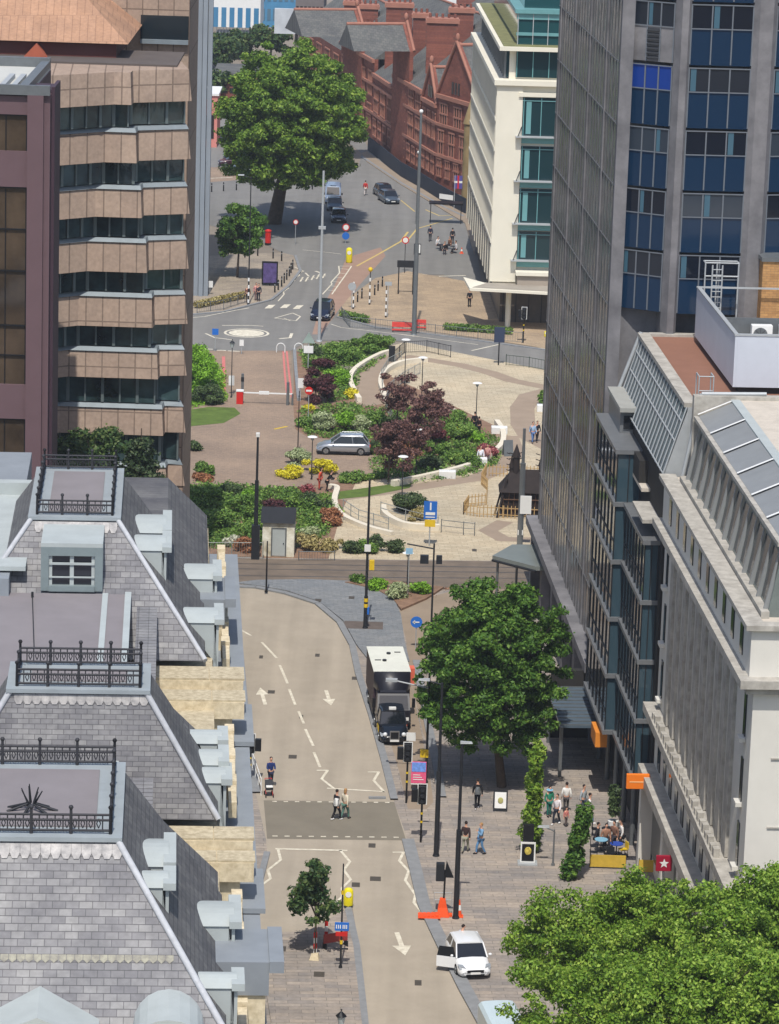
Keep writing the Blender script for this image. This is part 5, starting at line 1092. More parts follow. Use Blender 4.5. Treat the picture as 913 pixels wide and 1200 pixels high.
cover([(410,684),(440,692),(470,714),(500,702),(526,690),(450,682)],700,.08,'russet',h=.1,lab='sparse brown plants on the bare kerbed bed')
# light summer haze over the town: one closed box of thin air
hz=MB(); hz.box(-300,300,-40,900,-1.2,70); hzo=hz.build('haze',M_white); hm=bpy.data.materials.new('haze_air'); hm.use_nodes=True; hn=hm.node_tree.nodes; hn.clear()
pv=hn.new('ShaderNodeVolumePrincipled'); pv.inputs['Color'].default_value=(.80,.87,1,1); pv.inputs['Density'].default_value=0.00012; ho=hn.new('ShaderNodeOutputMaterial'); hm.node_tree.links.new(pv.outputs[0],ho.inputs['Volume'])
hzo.data.materials.clear(); hzo.data.materials.append(hm); tag(hzo,None,None,None,'stuff')
# ================================================================ STREET FURNITURE
def seg(b,ring_pts): return b
def lamp_post(name,label,x,yb,yt,r=.09,mat_=None,head='arm',z0=0,group=None,sleeve=0,side=-1,cat='lamp post',arm=1.2,extra=None):
    p=G(x,yb,z0); h=hgt(x,yb,yt,z0); m=mat_ or M_dark
    t=thing(name,label,cat,(p.x,p.y,z0),group=group)
    b=MB(); b.tube((0,0,0),(0,0,h),r,r*.65,n=10); b.tube((0,0,0),(0,0,.12),r*1.9,r*1.6,n=10)
    if sleeve: b.tube((0,0,0),(0,0,sleeve),r*1.35,r*1.25,n=10)
    pole=b.build('pole',m,t)
    if head=='arm':
        b=MB(); b.tube((0,0,h-.1),(side*arm,0,h+.15),.045,.035,n=6); a_=b.build('arm',m,t)
        b=MB(); b.loft([[(side*arm-.3*side,-.12,h+.1),(side*arm+.35*side,-.1,h+.12),(side*arm+.35*side,.1,h+.12),(side*arm-.3*side,.12,h+.1)],[(side*arm-.3*side,-.1,h+.22),(side*arm+.3*side,-.07,h+.2),(side*arm+.3*side,.07,h+.2),(side*arm-.3*side,.1,h+.22)]]); b.build('lamp_head',M_lgrey,t)
    elif head=='saucer':
        b=MB(); b.tube((0,0,h),(0,0,h+.06),.42,.30,n=16); b.build('lamp_shade',M_white,t); b=MB(); b.tube((0,0,h-.28),(0,0,h),.1,.2,n=10); b.build('lantern',M_lgrey,t)
    elif head=='lantern':
        b=MB(); b.tube((0,0,h),(0,0,h+.4),.13,.22,n=6); b.build('lantern',gmat('lantern_glass',C(190,200,200),.2),t); b=MB(); b.tube((0,0,h+.4),(0,0,h+.62),.28,.05,n=6); b.ball((0,0,h+.7),.05,n=6,m=4); b.build('lamp_shade',m,t)
    elif head=='globe':
        b=MB(); b.ball((0,0,h+.15),.2); b.build('lamp_globe',M_white,t)
    elif head=='box':
        b=MB(); b.box(-.14,.14,-.14,.14,h,h+.32); b.build('camera_head',M_white,t,.03)
    if extra: extra(t,h,p)
    return t
def bands(b_z,m=None):
    def f(t,h,p):
        for z in b_z: b=MB(); b.tube((0,0,z),(0,0,z+.35),.13,n=10); b.build('yellow_band',M_yel,t)
    return f
def boxon(t,x0,x1,y0,y1,z0,z1,name,m): b=MB(); b.box(x0,x1,y0,y1,z0,z1); return b.build(name,m,t,.01)
def ex1(t,h,p): boxon(t,-.45,.25,-.35,.35,0.5,2.2,'cabinet',M_dark)
lamp_post('lamp_post','tall pale grey lamp post with lantern top at the left end of the garden fence',213,640,492,.13,mat('pale_grey_post',C(150,158,158),.6,0,.05,2),'lantern',extra=ex1)
def ex2(t,h,p): boxon(t,-.3,.3,-.25,.25,0,2.6,'base_cabinet',M_dark)
lamp_post('camera_post','tall dark post with small white camera head behind the white hut',299,655,512,.12,M_dark,'box',sleeve=6,extra=ex2)
def ex3(t,h,p):
    boxon(t,-.22,.22,-.16,-.1,5.5,6.0,'white_plate',M_white); boxon(t,.15,.5,-.2,.05,4.2,4.9,'yellow_box',M_yel)
    for z in (1.5,1.9): b=MB(); b.tube((0,0,z),(0,0,z+.25),.15,n=10); b.build('yellow_band',M_yel,t)
    boxon(t,.1,.24,-.1,.1,1.0,1.5,'blue_tag',M_blue)
lamp_post('lamp_post','dark tapering lamp post with white plate on the grey crescent pavement',428,736,562,.11,M_dark,'globe' if 0 else 'none',z0=.1,sleeve=2.3,extra=ex3)
def ex4(t,h,p): boxon(t,-.1,.75,-.3,-.2,2.6,4.0,'white_board',M_white); boxon(t,-.2,.2,-.18,.18,.9,1.3,'white_collar',M_white)
lamp_post('lamp_post','thick grey lamp post with white board beside the dark timber structure',609,640,502,.17,M_grey,'none',sleeve=6.5,extra=ex4)
def ex5(t,h,p):
    b=MB(); b.tube((0,0,h-.3),(-1.6,0,h-.05),.05,n=6); b.build('arm',M_dark,t); boxon(t,-.8,-.3,-.15,.15,h-1.2,h-.7,'camera_pair',M_dark); boxon(t,.15,.5,-.12,.12,h-1.2,h-.7,'camera_box',M_dark)
    b=MB(); b.tube((0,0,5.9),(-2.0,0,6.3),.05,n=6); b.build('arm',M_lgrey,t); boxon(t,-2.6,-1.9,-.15,.15,6.25,6.42,'lamp_head',M_lgrey); boxon(t,-.4,.1,-.15,.05,1.6,2.1,'yellow_box',M_yel)
lamp_post('lamp_post','tall dark pole with camera arm, left of the leafy street tree crown',499,917,637,.08,M_dark,'none',extra=ex5)
lamp_post('lamp_post','slim dark street lamp in front of the street tree, nearer the crossing',511,1003,800,.11,M_dark,'arm',sleeve=5,side=-1,extra=bands((2.2,)),arm=1.0)
lamp_post('lamp_post','slim dark street lamp standing among the orange roadworks covers',534,1076,873,.11,M_dark,'arm',sleeve=5,side=1,extra=bands((1.7,)),arm=.2)
def ex6(t,h,p):
    boxon(t,-.35,.38,-.12,-.06,2.05,2.5,'name_plate',M_blue); 
    for q_ in (-.26,-.16,-.06,.08,.17,.26): boxon(t,q_-.03,q_+.02,-.135,-.121,2.17,2.38,'white_stroke',M_white)
    boxon(t,-.3,.3,-.11,-.06,1.75,1.98,'red_plate',M_red); boxon(t,-.36,.36,-.04,.04,1.0,1.08,'cross_bar',M_dark)
    for z in (1.3,4.0): b=MB(); b.tube((0,0,z),(0,0,z+.2),.08,n=8); b.build('yellow_band',M_yel,t)
lamp_post('sign_post','thin dark pole with small blue plate beside the guarded young tree',399,1134,1012,.055,M_dark,'none',z0=.1,extra=ex6,cat='sign post')
p=G(397,1290); t=lamp_post('heritage_lamp','black heritage lantern at the bottom edge of the picture',397,1290,1200,.06,M_black,'lantern',z0=.1)
lamp_post('lamp_post','short grey post with sideways arm by the slender trees',648,1014,972,.06,M_grey,'arm',side=-1,arm=.6)
def ex7(t,h,p): boxon(t,-.35,.35,-.12,.12,h*.66,h*.66+.3,'sensor_box',M_lgrey)
lamp_post('lamp_post','very tall pale pole beside the dark car on the roundabout',374,400,200,.16,M_lgrey,'none',extra=ex7)
lamp_post('lamp_post','tallest grey pole, standing behind the red roadworks barrier',485,392,132,.18,M_grey,'globe',sleeve=9)
lamp_post('lamp_post','dark lamp pole at the kerb in front of the terracotta gable',488,262,180,.12,M_grey,'globe')
for x,yb,yt,lab in ((474,455,398,'saucer-topped lamp nearest the curved plaza railing'),(494,470,419,'saucer-topped lamp beside the wispy purple tree'),(557,515,449,'saucer-topped lamp alone on the right of the cream plaza'),(487,560,503,'saucer-topped lamp in the middle of the garden bed'),(471,585,535,'saucer-topped lamp at the front of the garden bed'),(365,562,512,'saucer-topped lamp by the golden hedge'),(477,690,648,'saucer-topped short lamp beside the tramway')):
    lamp_post('plaza_lamp',lab,x,yb,yt,.05,M_dark,'saucer',group='saucer-topped plaza lamps')
lamp_post('lamp_post','thin dark lamp beside the barrier of the service yard',271,466,407,.05,M_dark,'lantern'); lamp_post('lamp_post','thin black pole at the right kerb of the service yard',349,530,458,.05,M_black,'none')
def ex8(t,h,p):
    for k in range(4): b=MB(); b.tube((0,0,.2+k*.75),(0,0,.55+k*.75),.1,n=8); b.build('white_band',M_white,t)
lamp_post('lamp_post','dark lamp pole with white-banded foot beside the two people at the zebra crossing',291,357,207,.08,M_dark,'arm',side=-1,arm=1.0,extra=ex8)
for x,yb,yt,lab in ((433,357,318,'yellow beacon on striped pole at the right of the zebra crossing'),(452,372,334,'second slim striped pole right of the yellow beacon'),(414,362,332,'short dark striped pole left of the yellow beacon')):
    lamp_post('crossing_beacon',lab,x,yb,yt,.06,M_black,'none',extra=ex8,cat='beacon')
p=G(433,357); h=hgt(433,357,318); b=MB(); b.ball((p.x,p.y,h+.2),.25)
o=b.build('beacon_globe',M_yel); par=[q for q in S.objects if q.get('label','').startswith('yellow beacon')][0]; o.location=(0,0,h+.2-.25); o.parent=par
# --- traffic signals
def signal(x,yb,yt,lab,z0=0,face=1,big=0,side=-1):
    p=G(x,yb,z0); h=hgt(x,yb,yt,z0); t=thing('traffic_light',lab,'traffic light',(p.x,p.y,z0),0,'traffic lights of the street')
    b=MB(); b.tube((0,0,0),(0,0,h-.1),.06,n=8); b.build('pole',M_black,t)
    for z in (h*.35,h*.5): b=MB(); b.tube((0,0,z),(0,0,z+.12),.075,n=8); b.build('yellow_band',M_yel,t)
    hd_=MB(); hd_.box(-.2,.2,-.16,.12,h-1.05,h); hh=hd_.build('signal_head',M_black,t,.02)
    b=MB(); w=.28
    b.box(-w,-w+.05,.125,.14,h-1.15,h+.1); b.box(w-.05,w,.125,.14,h-1.15,h+.1); b.box(-w+.05,w-.05,.125,.14,h+.05,h+.1); b.box(-w+.05,w-.05,.125,.14,h-1.15,h-1.1); b.build('white_border',M_white,hh)
    b=MB(); b.box(-w+.05,w-.05,.126,.138,h-1.1,h+.05); b.build('backboard',M_black,hh)
    for k in range(3): b=MB(); b.tube((0,-.17,h-.18-k*.34),(0,-.28,h-.18-k*.34),.12,n=10); b.build('hood',M_dark,hh)
    b=MB(); b.box(side*.25,side*.62,-.1,.18,h-.95,h-.2); b.build('pedestrian_head',M_black,t,.02)
signal(476,941,872,'traffic light left behind the pink poster, with white-edged backboard'); signal(493,987,921,'traffic light at the crossing corner, with white-edged backboard')
signal(293,916,862,'traffic light partly hidden by the stone parapet on the left pavement',side=1); signal(613,402,361,'traffic light beside the white office canopy',side=-1)
p=G(312,694); lamp_post('black_post','plain black post at the near edge of the tramway',312,694,634,.07,M_black,'none',z0=.1,cat='post')
# --- signs
def sign(x,yb,yt,lab,shape='round',m=None,m2=None,r=.35,pr=.035,pm=None,txt=None,tm=None,w=None,hh=None,cat='road sign',z0=0):
    p=G(x,yb,z0); h=hgt(x,yb,yt,z0); t=thing('road_sign',lab,cat,(p.x,p.y,z0)); b=MB(); b.tube((0,0,0),(0,0,h-.05),pr,n=8); b.build('pole',pm or M_lgrey,t)
    y=-.06
    if shape=='round':
        b=MB(); b.tube((0,y,h-r),(0,y-.02,h-r),r,n=20); f=b.build('sign_face',m or M_red,t)
        if m2: b=MB(); b.tube((0,y-.021,h-r),(0,y-.03,h-r),r*.72,n=20); b.build('disc',m2,f)
    elif shape=='noentry':
        b=MB(); b.tube((0,y,h-r),(0,y-.02,h-r),r,n=20); f=b.build('sign_face',M_red,t); b=MB(); b.box(-r*.7,r*.7,y-.03,y-.022,h-r-.08,h-r+.08); b.build('white_bar',M_white,f)
    elif shape=='tri':
        b=MB(); b.add([(-r,y,h-r*1.7),(r,y,h-r*1.7),(0,y,h),(-r,y-.02,h-r*1.7),(r,y-.02,h-r*1.7),(0,y-.02,h)],[(0,1,2),(5,4,3),(0,3,4,1),(1,4,5,2),(2,5,3,0)]); b.build('sign_face',m or M_lgrey,t)
    else:
        w=w or r; hh=hh or r; b=MB(); b.box(-w,w,y-.02,y,h-2*hh,h); f=b.build('sign_face',m or M_white,t)
        if m2: b=MB(); b.box(-w*.75,w*.75,y-.03,y-.022,h-hh*1.2,h-hh*.6); b.build('panel',m2,f)
    if txt: lettering(txt,r*1.1,tm or M_white,t,(0,y-.035,h-(hh or r)))
    return t
sign(361,498,453,'small no entry sign in front of the purple shrub','noentry'); 
t=sign(361,432,389,'triangular warning sign with white plate at the corner of the upper bed','tri',mat('sign_back_grey',C(150,168,160),.6),r=.62,pr=.05); boxon(t,-.45,.45,-.09,-.06,1.5,2.2,'plate',M_white)
sign(346,287,257,'red and white round sign on pale pole in the plane tree shade','round',M_red,M_white,.3); 
t=sign(405,285,262,'red ring sign above blue disc at the junction','round',M_red,M_white,.42); b=MB(); b.tube((0,-.06,.85),(0,-.08,.85),.42,n=18); b.build('blue_disc',M_blue,t)
sign(474,320,277,'red round sign at the right kerb of the upper road','round',M_red,M_white,.4,pm=M_black); sign(252,412,385,'blue sign on white pole left of the roundabout','rect',M_blue,w=.3,hh=.3); sign(283,415,398,'small blue plate sign at the hedge by the roundabout','rect',M_white,w=.2,hh=.3)
sign(246,345,329,'small white notice on a post in front of the column building','rect',M_white,w=.3,hh=.35); sign(271,462,440,'white notice plate on the thin lamp in the service yard','rect',M_white,w=.25,hh=.45); sign(352,470,443,'white notice plate at the right kerb of the service yard','rect',M_white,w=.25,hh=.45)
sign(412,362,331,'grey round sign back on pole in the red median','round',M_lgrey,None,.42); sign(454,372,330,'small pale sign on slim pole by the rounded railing','rect',M_lgrey,w=.35,hh=.2)
t=sign(503,640,587,'tall blue route sign with white lines beside the plaza railing','rect',M_blue,w=.5,hh=.7,pr=.05); h=hgt(503,640,587); boxon(t,-.05,.07,-.095,-.082,h-.7,h-.12,'white_stroke',M_white); boxon(t,-.36,.36,-.095,-.082,h-1.08,h-.86,'white_line',M_white); boxon(t,-.36,.36,-.095,-.082,h-1.28,h-1.2,'white_line',M_white); boxon(t,-.4,.4,-.08,-.06,h-2.0,h-1.45,'yellow_plate',M_yel)
t=sign(487,760,722,'round blue arrow sign with white arrow at the side lane','round',M_blue,None,.4); h=hgt(487,760,722); b=MB(); b.box(-.2,.2,-.1,-.085,h-.44,h-.36); b.add([(-.28,-.1,h-.4),(-.1,-.1,h-.55),(-.1,-.1,h-.25)],[(0,1,2)]); b.build('arrow',M_white,t)
sign(478,698,642,'small pale blue stop sign on thin pole at the tramway','rect',mat('pale_blue_sign',C(150,195,225),.5),w=.25,hh=.22,pr=.03)
def dboard(x,yb,yt,w,hh,lab,m=None,two=0,z0=0):
    p=G(x,yb,z0); h=hgt(x,yb,yt,z0); t=thing('notice_board',lab,'sign board',(p.x,p.y,z0)); 
    for s_ in ((-w*.8,w*.8) if two else (0,)): b=MB(); b.tube((s_,0,0),(s_,0,h-.1),.06,n=8); b.build('post',M_black,t)
    b=MB(); b.box(-w,w,-.12,-.06,h-hh,h); b.build('board',m or M_dark,t,.02); return t
dboard(475,345,305,.95,.75,'dark board on two posts at the kerb of the far pavement',two=1); dboard(584,428,383,.5,1.5,'dark blue direction board on black post by the right road',mat('dark_blue_board',C(52,62,86),.5)); dboard(459,424,405,.3,1.5,'small dark board at the end of the plaza fence')
t=dboard(316,335,306,.85,2.5,'tall advertising panel with purple poster on the left pavement',M_black); h=hgt(316,335,306); b=MB(); b.box(-.7,.7,-.15,-.125,h-2.3,h-.2); b.build('poster',mat('purple_poster',C(92,78,128),.4,0,.35,2.2),t)
t=dboard(490,925,892,.45,1.35,'pink and blue poster board beside the traffic light',mat('pink_poster',C(236,100,140),.5,0,.1,3)); h=hgt(490,925,892); boxon(t,-.42,.42,-.14,-.125,h-.62,h-.03,'upper_panel',mat('sky_blue_poster',C(120,160,236),.5,0,.3,6)); boxon(t,-.45,.45,-.14,-.125,h-1.42,h-1.36,'white_edge',M_white)
for k in range(3): boxon(t,-.33,.1+.1*k,-.14,-.13,h-.85-.14*k,h-.8-.14*k,'text_line',M_white)
sign(481,888,858,'small blank white square sign in front of the black cab','rect',M_white,w=.28,hh=.27,pr=.03)
# A-boards, totems
def aboard(x,yb,lab,m,h=1.15,w=.42,z0=0,m2=None):
    p=G(x,yb,z0); t=thing('pavement_sign',lab,'pavement sign',(p.x,p.y,z0)); 
    for s_ in (-1,1): b=MB(); b.hexa([(-w,s_*.3-.02,0),(w,s_*.3-.02,0),(w,s_*.3+.02,0),(-w,s_*.3+.02,0),(-w,s_*.03-.02,h),(w,s_*.03-.02,h),(w,s_*.03+.02,h),(-w,s_*.03+.02,h)]); f=b.build('board',M_dark,t)
    b=MB(); b.hexa([(-w*.8,-.31,.2),(w*.8,-.31,.2),(w*.8,-.29,.2),(-w*.8,-.29,.2),(-w*.8,-.10,h*.93),(w*.8,-.10,h*.93),(w*.8,-.08,h*.93),(-w*.8,-.08,h*.93)]); b.build('poster',m,t)
    if m2: b=MB(); b.ball((0,-.26,h*.55),.16,.02,.2); b.build('picture',m2,t)
aboard(586,949,'white-faced pavement sign at the edge of the street tree shade',M_white,1.2,.42,m2=mat('pale_olive_print',C(190,186,120),.6)); aboard(489,262+36,'small white pavement sign near the outdoor tables',M_white,1.2,.4)
t=thing('information_totem','black totem above a framed food poster, left of the slender tree','sign board',tuple(G(618,1012))); b=MB(); b.box(-.3,.3,0,.25,0,2.3); b.build('body',M_black,t,.03); b=MB(); b.box(-.42,.42,-.12,-.06,.1,1.3); f=b.build('frame',M_white,t); b=MB(); b.box(-.34,.34,-.14,-.125,.2,1.2); b.build('poster',M_black,f); b=MB(); b.ball((0,-.15,.8),.2,.02,.24); b.build('picture',mat('yellow_food_print',C(210,190,90),.6,0,.4,9),f); b=MB(); b.box(-.55,.55,-.4,.4,0,.09); b.build('base',M_lgrey,t)
# yellow and white island bollards
def isl(x,yb,lab,h=1.0,z0=0,w=.3):
    p=G(x,yb,z0); t=thing('traffic_bollard',lab,'traffic bollard',(p.x,p.y,z0)); b=MB(); b.loft([[(w*math.cos(a)*s_,w*.6*math.sin(a)*s_,z) for a in [2*math.pi*k/12 for k in range(12)]] for s_,z in ((.8,0),(1,.1),(1,h*.8),(.8,h*.95),(.4,h))],True,True); b.build('shell',mat('bright_yellow_plastic',C(238,222,30),.5,0,.04,2),t)
    b=MB(); b.tube((0,-w*.62,h*.68),(0,-w*.66,h*.68),w*.62,n=16); f=b.build('white_disc',M_white,t); b=MB(); b.box(-w*.8,w*.8,-w*.5,w*.5,-.0,.05); b.build('base',M_dark,t)
isl(408,1062,'yellow bollard with white disc at the head of the island',1.05,.1,.26); isl(409,308,'yellow and white bollard at the far end of the hatched island',1.7,0,.35); isl(640,395,'small yellow bollard near the tower by the right road',.6,0,.2)
# bollard rows
b0=thing('bollard','black bollard on the left pavement corner, in the curved row','bollard',tuple(G(322,343)),group='black bollards along the left kerb')
b=MB(); b.tube((0,0,0),(0,0,1.0),.08,.075,n=8); b.tube((0,0,1.0),(0,0,1.12),.09,.05,n=8); b.build('post',M_black,b0); b=MB(); b.tube((0,0,.8),(0,0,.88),.084,n=8); b.build('band',M_lgrey,b0)
index_kids()
for x,y in ((326,340),(330,336),(333,332),(336,328),(339,324),(341,320),(343,316),(330,306),(320,303),(302,300),(287,302)): o=copy_tree(b0); o.location=G(x,y)
for x,y,l in ((419,354,'black bollard left of the beacon on the rounded corner'),(424,350,'black bollard second from the beacon on the rounded corner'),(439,346,'black bollard right of the beacon'),(443,341,'black bollard farther up the kerb right of the beacon'),(448,336,'farthest black bollard up the kerb beyond the beacon'),(248,225,'bollard left of the far forecourt crossing'),(262,224,'bollard in the middle of the far forecourt'),(277,223,'bollard right in the far forecourt'),(366,222,'bollard beside the white van in the tree shade')): o=copy_tree(b0); o.location=G(x,y); o['label']=l; o['group']='other black bollards'
# post box, litter kiosk
t=thing('post_box','bright red pillar post box at the foot of the plane tree','post box',tuple(G(314,287))); b=MB(); b.tube((0,0,0),(0,0,.25),.36,n=14); b.build('plinth',M_black,t); b=MB(); b.tube((0,0,.25),(0,0,1.55),.33,n=14); b.build('body',M_red,t); b=MB(); b.tube((0,0,1.55),(0,0,1.65),.39,n=14); b.ball((0,0,1.65),.33,.33,.14); b.build('cap',M_red,t)
t=thing('kiosk','round-topped grey kiosk standing in the bright hedge','kiosk',tuple(G(221,452))); b=MB(); b.box(-.55,.55,-.4,.4,0,2.0); b.build('body',M_dark,t,.03); b=MB(); b.tube((0,0,2.0),(0,0,2.45),.8,.75,n=18); b.ball((0,0,2.45),.75,.75,.3,n=14); b.build('roof',M_grey,t); boxon(t,-.1,.3,-.43,-.405,.8,1.5,'white_notice',M_white)
# barrier
t=thing('car_park_barrier','white barrier arm with red box across the service yard','barrier',tuple(G(281,473))); b=MB(); b.box(-.3,.3,-.3,.3,0,1.15); b.build('cabinet',M_red,t,.03); b=MB(); b.box(-.33,.33,-.33,.33,1.15,1.25); b.build('cap',M_white,t); b=MB(); b.box(.2,4.7,-.06,.06,.98,1.08); b.build('arm',M_white,t); b=MB(); b.box(1.7,2.6,-.1,.08,.93,1.2); b.build('counter_sign',M_white,t); b=MB(); b.tube((4.7,0,0),(4.7,0,1.05),.09,n=8); b.build('rest_post',M_grey,t)
b=MB(); p=G(337,475); q=G(337,510); b.tube(tuple(p),(p.x,p.y,2.1),.13,n=8); tag(b.build('yard_post',M_grey),'thick grey post at the right end of the white barrier arm','post')
t=thing('yard_sign_post','slim grey ticket post left of the barrier arm','ticket post',tuple(G(284,462))); b=MB(); b.box(-.12,.12,-.1,.1,0,1.9); b.build('body',M_grey,t); b=MB(); b.box(-.14,.14,-.12,-.1,1.2,1.6); b.build('screen',M_dark,t)
for x,l in ((329,'white hoop cycle stand at the left of the garden corner'),(350,'white hoop cycle stand beside the warning sign')):
    t=thing('hoop_stand',l,'cycle stand',tuple(G(x,413))); b=MB(); n=8
    for k in range(n): a0,a1=math.pi*k/n,math.pi*(k+1)/n; b.tube((.4*math.cos(a0),0,.5+.4*math.sin(a0)),(.4*math.cos(a1),0,.5+.4*math.sin(a1)),.05,n=6)
    b.tube((.4,0,0),(.4,0,.5),.05,n=6); b.tube((-.4,0,0),(-.4,0,.5),.05,n=6); b.build('hoop',M_white,t)
# --- fences / railings (world coordinates, along traced lines)
def railing(name,label,pts,h,m,gap=.25,post=2.0,cat='railing',r=.02,pr=.035,mid=False,z0=0.0,pick=True):
    P=[G(x,y,z0) for x,y in pts]; t=thing(name,label,cat,tuple(P[len(P)//2]),world=True); rails=MB(); bars=MB(); posts=[]
    acc=0
    for a,c in zip(P,P[1:]):
        d=c-a; L=d.length; rails.tube(a+Vector((0,0,h)),c+Vector((0,0,h)),r*1.5,n=5)
        if pick: rails.tube(a+Vector((0,0,.12)),c+Vector((0,0,.12)),r*1.2,n=5)
        if mid: rails.tube(a+Vector((0,0,h*.55)),c+Vector((0,0,h*.55)),r*1.2,n=5)
        if pick:
            for k in range(1,int(L/gap)): q=a+d*(k*gap/L); bars.tube(q+Vector((0,0,.12)),q+Vector((0,0,h)),r*.7,n=4)
        n=max(1,round(L/post))
        for k in range(n): q=a+d*(k/n); posts.append(q)
    posts.append(P[-1])
    rails.build('rails',m,t)
    if bars.v: bars.build('bars',m,t)
    for q in posts: b=MB(); b.tube(q,q+Vector((0,0,h+.08)),pr,n=6); b.build('post',m,t)
    return t
M_galv=mat('galvanised_metal',C(160,164,160),.5,.3,.05,2)
railing('metal_fence','galvanised metal fence along the tramway left of the hut',[(198,655),(308,655)],1.25,M_galv,.18,2.2,'fence'); railing('metal_fence','dark metal fence along the tramway right of the hut',[(350,657),(392,657)],.7,M_grey,.2,2.0,'fence')
railing('guard_rail','curved row of railings on the outer white wall of the upper plaza ramp',[(459,508-12),(452,478),(456,462),(472,449),(492,438)],1.0,M_galv,.4,1.6)
railing('guard_rail','railings on the inner curve of the upper plaza ramp',[(448,462),(447,445),(455,432),(470,424)],1.0,M_galv,.4,1.6)
railing('guard_rail','dark railing along the road behind the cream plaza',[(462,425),(474,414),(500,413),(528,419)],1.15,M_dark,.2,2.0); railing('guard_rail','dark green railing near the ribbed tower at the right road',[(593,428),(620,431),(642,435)],1.0,mat('dark_green_metal',C(52,70,58),.5),.35,1.6)
railing('guard_rail','railing round the planted corner beside the red roadworks barrier',[(400,372),(410,384),(440,386),(472,389),(510,393),(560,398),(612,402)],1.05,M_grey,.25,2.0); railing('guard_rail','railing in front of the yellow-green hedge on the left pavement',[(231,367),(262,363),(287,355)],1.0,M_grey,.3,1.8)
railing('handrail','grey handrail beside the lower plaza path',[(402,600),(420,612),(455,622)],1.0,M_galv,.3,2.2,pick=False,mid=True); railing('handrail','short grey handrail standing alone at the lower plaza',[(517,624),(543,627),(556,628)],1.0,M_grey,.3,2.0,pick=False,mid=True); railing('handrail','grey handrail by the curved shrub bed on the plaza',[(446,603),(475,612),(513,621)],1.0,M_galv,.3,2.2,pick=False,mid=True)
railing('guard_rail','black railing on the narrow pavement beside the stone parapet',[(277,745),(283,790)],1.0,M_black,.2,1.5,z0=.05); railing('guard_rail','white-posted rail beside the stroller on the left pavement',[(296,902),(306,932)],1.0,M_white,.5,1.6,pick=False,mid=True)
# curved white walls
def lowwall(pts,label,h=.5,w=.45,m=None):
    P=[G(x,y) for x,y in smooth_open(pts)]; b=MB(); L=[];R_=[]
    for i,p in enumerate(P):
        d=(P[min(i+1,len(P)-1)]-P[max(i-1,0)]).normalized(); n=Vector((-d.y,d.x,0))*w/2; L.append(p-n); R_.append(p+n)
    b.loft([[tuple(l),tuple(r),(r.x,r.y,h),(l.x,l.y,h)] for l,r in zip(L,R_)]); return tag(b.build('garden_wall',m or mat('white_stone_wall',C(226,216,196),.8,0,.06,1)),label,'wall')
def smooth_open(pts,k=4):
    q=[pts[0]]+list(pts)+[pts[-1]]; out=[]
    for i in range(len(pts)-1):
        p0,p1,p2,p3=[np.array(v,float) for v in q[i:i+4]]
        for j in range(k): t=j/k; out.append(tuple(.5*((2*p1)+(-p0+p2)*t+(2*p0-5*p1+4*p2-p3)*t*t+(-p0+3*p1-3*p2+p3)*t**3)))
    out.append(tuple(pts[-1])); return out
area('ramp_surface',smooth_px([(419,474),(410,450),(418,434),(440,420),(462,415),(466,424),(450,436),(447,452),(450,470),(446,474)],3),M_curve,L3)
lowwall([(421,472),(415,462),(410,448),(416,437),(430,427),(448,418),(461,415)],'curved white wall left of the upper plaza ramp'); lowwall([(452,474),(449,462),(446,450),(452,437),(470,428),(500,424)],'curved white wall right of the upper plaza ramp',.45)
lowwall([(500,476),(515,480),(532,486)],'short white wall piece behind the small dark purple tree'); lowwall([(582,498),(589,510),(588,525),(570,540),(545,551),(500,562),(460,570)],'long curved white seat wall in front of the garden bed',.5)
lowwall([(449,598),(451,606),(462,614),(480,620),(515,622)],'curved pale wall round the small dark shrub bed',.5); lowwall([(386,572),(395,575),(392,590),(400,606),(430,620),(460,628)],'pale kerb wall beside the lower plaza path',.35); lowwall([(345,411),(347,440),(350,470)],'straight grey kerb wall at the right of the service yard',.3,.3,M_kerb)
t=thing('planter','white planter block close to the ribbed tower','planter',tuple(G(637,482)),world=True); b=MB(); p=G(637,482); b.box(p.x-.6,p.x+.6,p.y-.4,p.y+.4,0,.6); b.build('trough',M_white,t,.03)
for x,y,l in ((561,545,'white stone block at the plaza seat wall, by the seated visitors'),(585,508,'white stone block at the right end of the seat wall'),(524,560,'white stone block in the middle of the seat wall')):
    p=G(x,y); b=MB(); b.box(p.x-.7,p.x+.7,p.y-.4,p.y+.4,0,.62); tag(b.build('stone_block',M_white,None,.04),l,'stone block')
t=thing('sandwich_board','grey folding board standing on the plaza','pavement sign',tuple(G(595,534)),.3); b=MB(); b.hexa([(-.42,-.3,0),(.42,-.3,0),(.42,-.26,0),(-.42,-.26,0),(-.4,-.04,1.35),(.4,-.04,1.35),(.4,0,1.35),(-.4,0,1.35)]); b.build('front_panel',M_grey,t); b=MB(); b.hexa([(-.42,.3,0),(.42,.3,0),(.42,.34,0),(-.42,.34,0),(-.4,.02,1.35),(.4,.02,1.35),(.4,.06,1.35),(-.4,.06,1.35)]); b.build('rear_panel',M_grey,t)
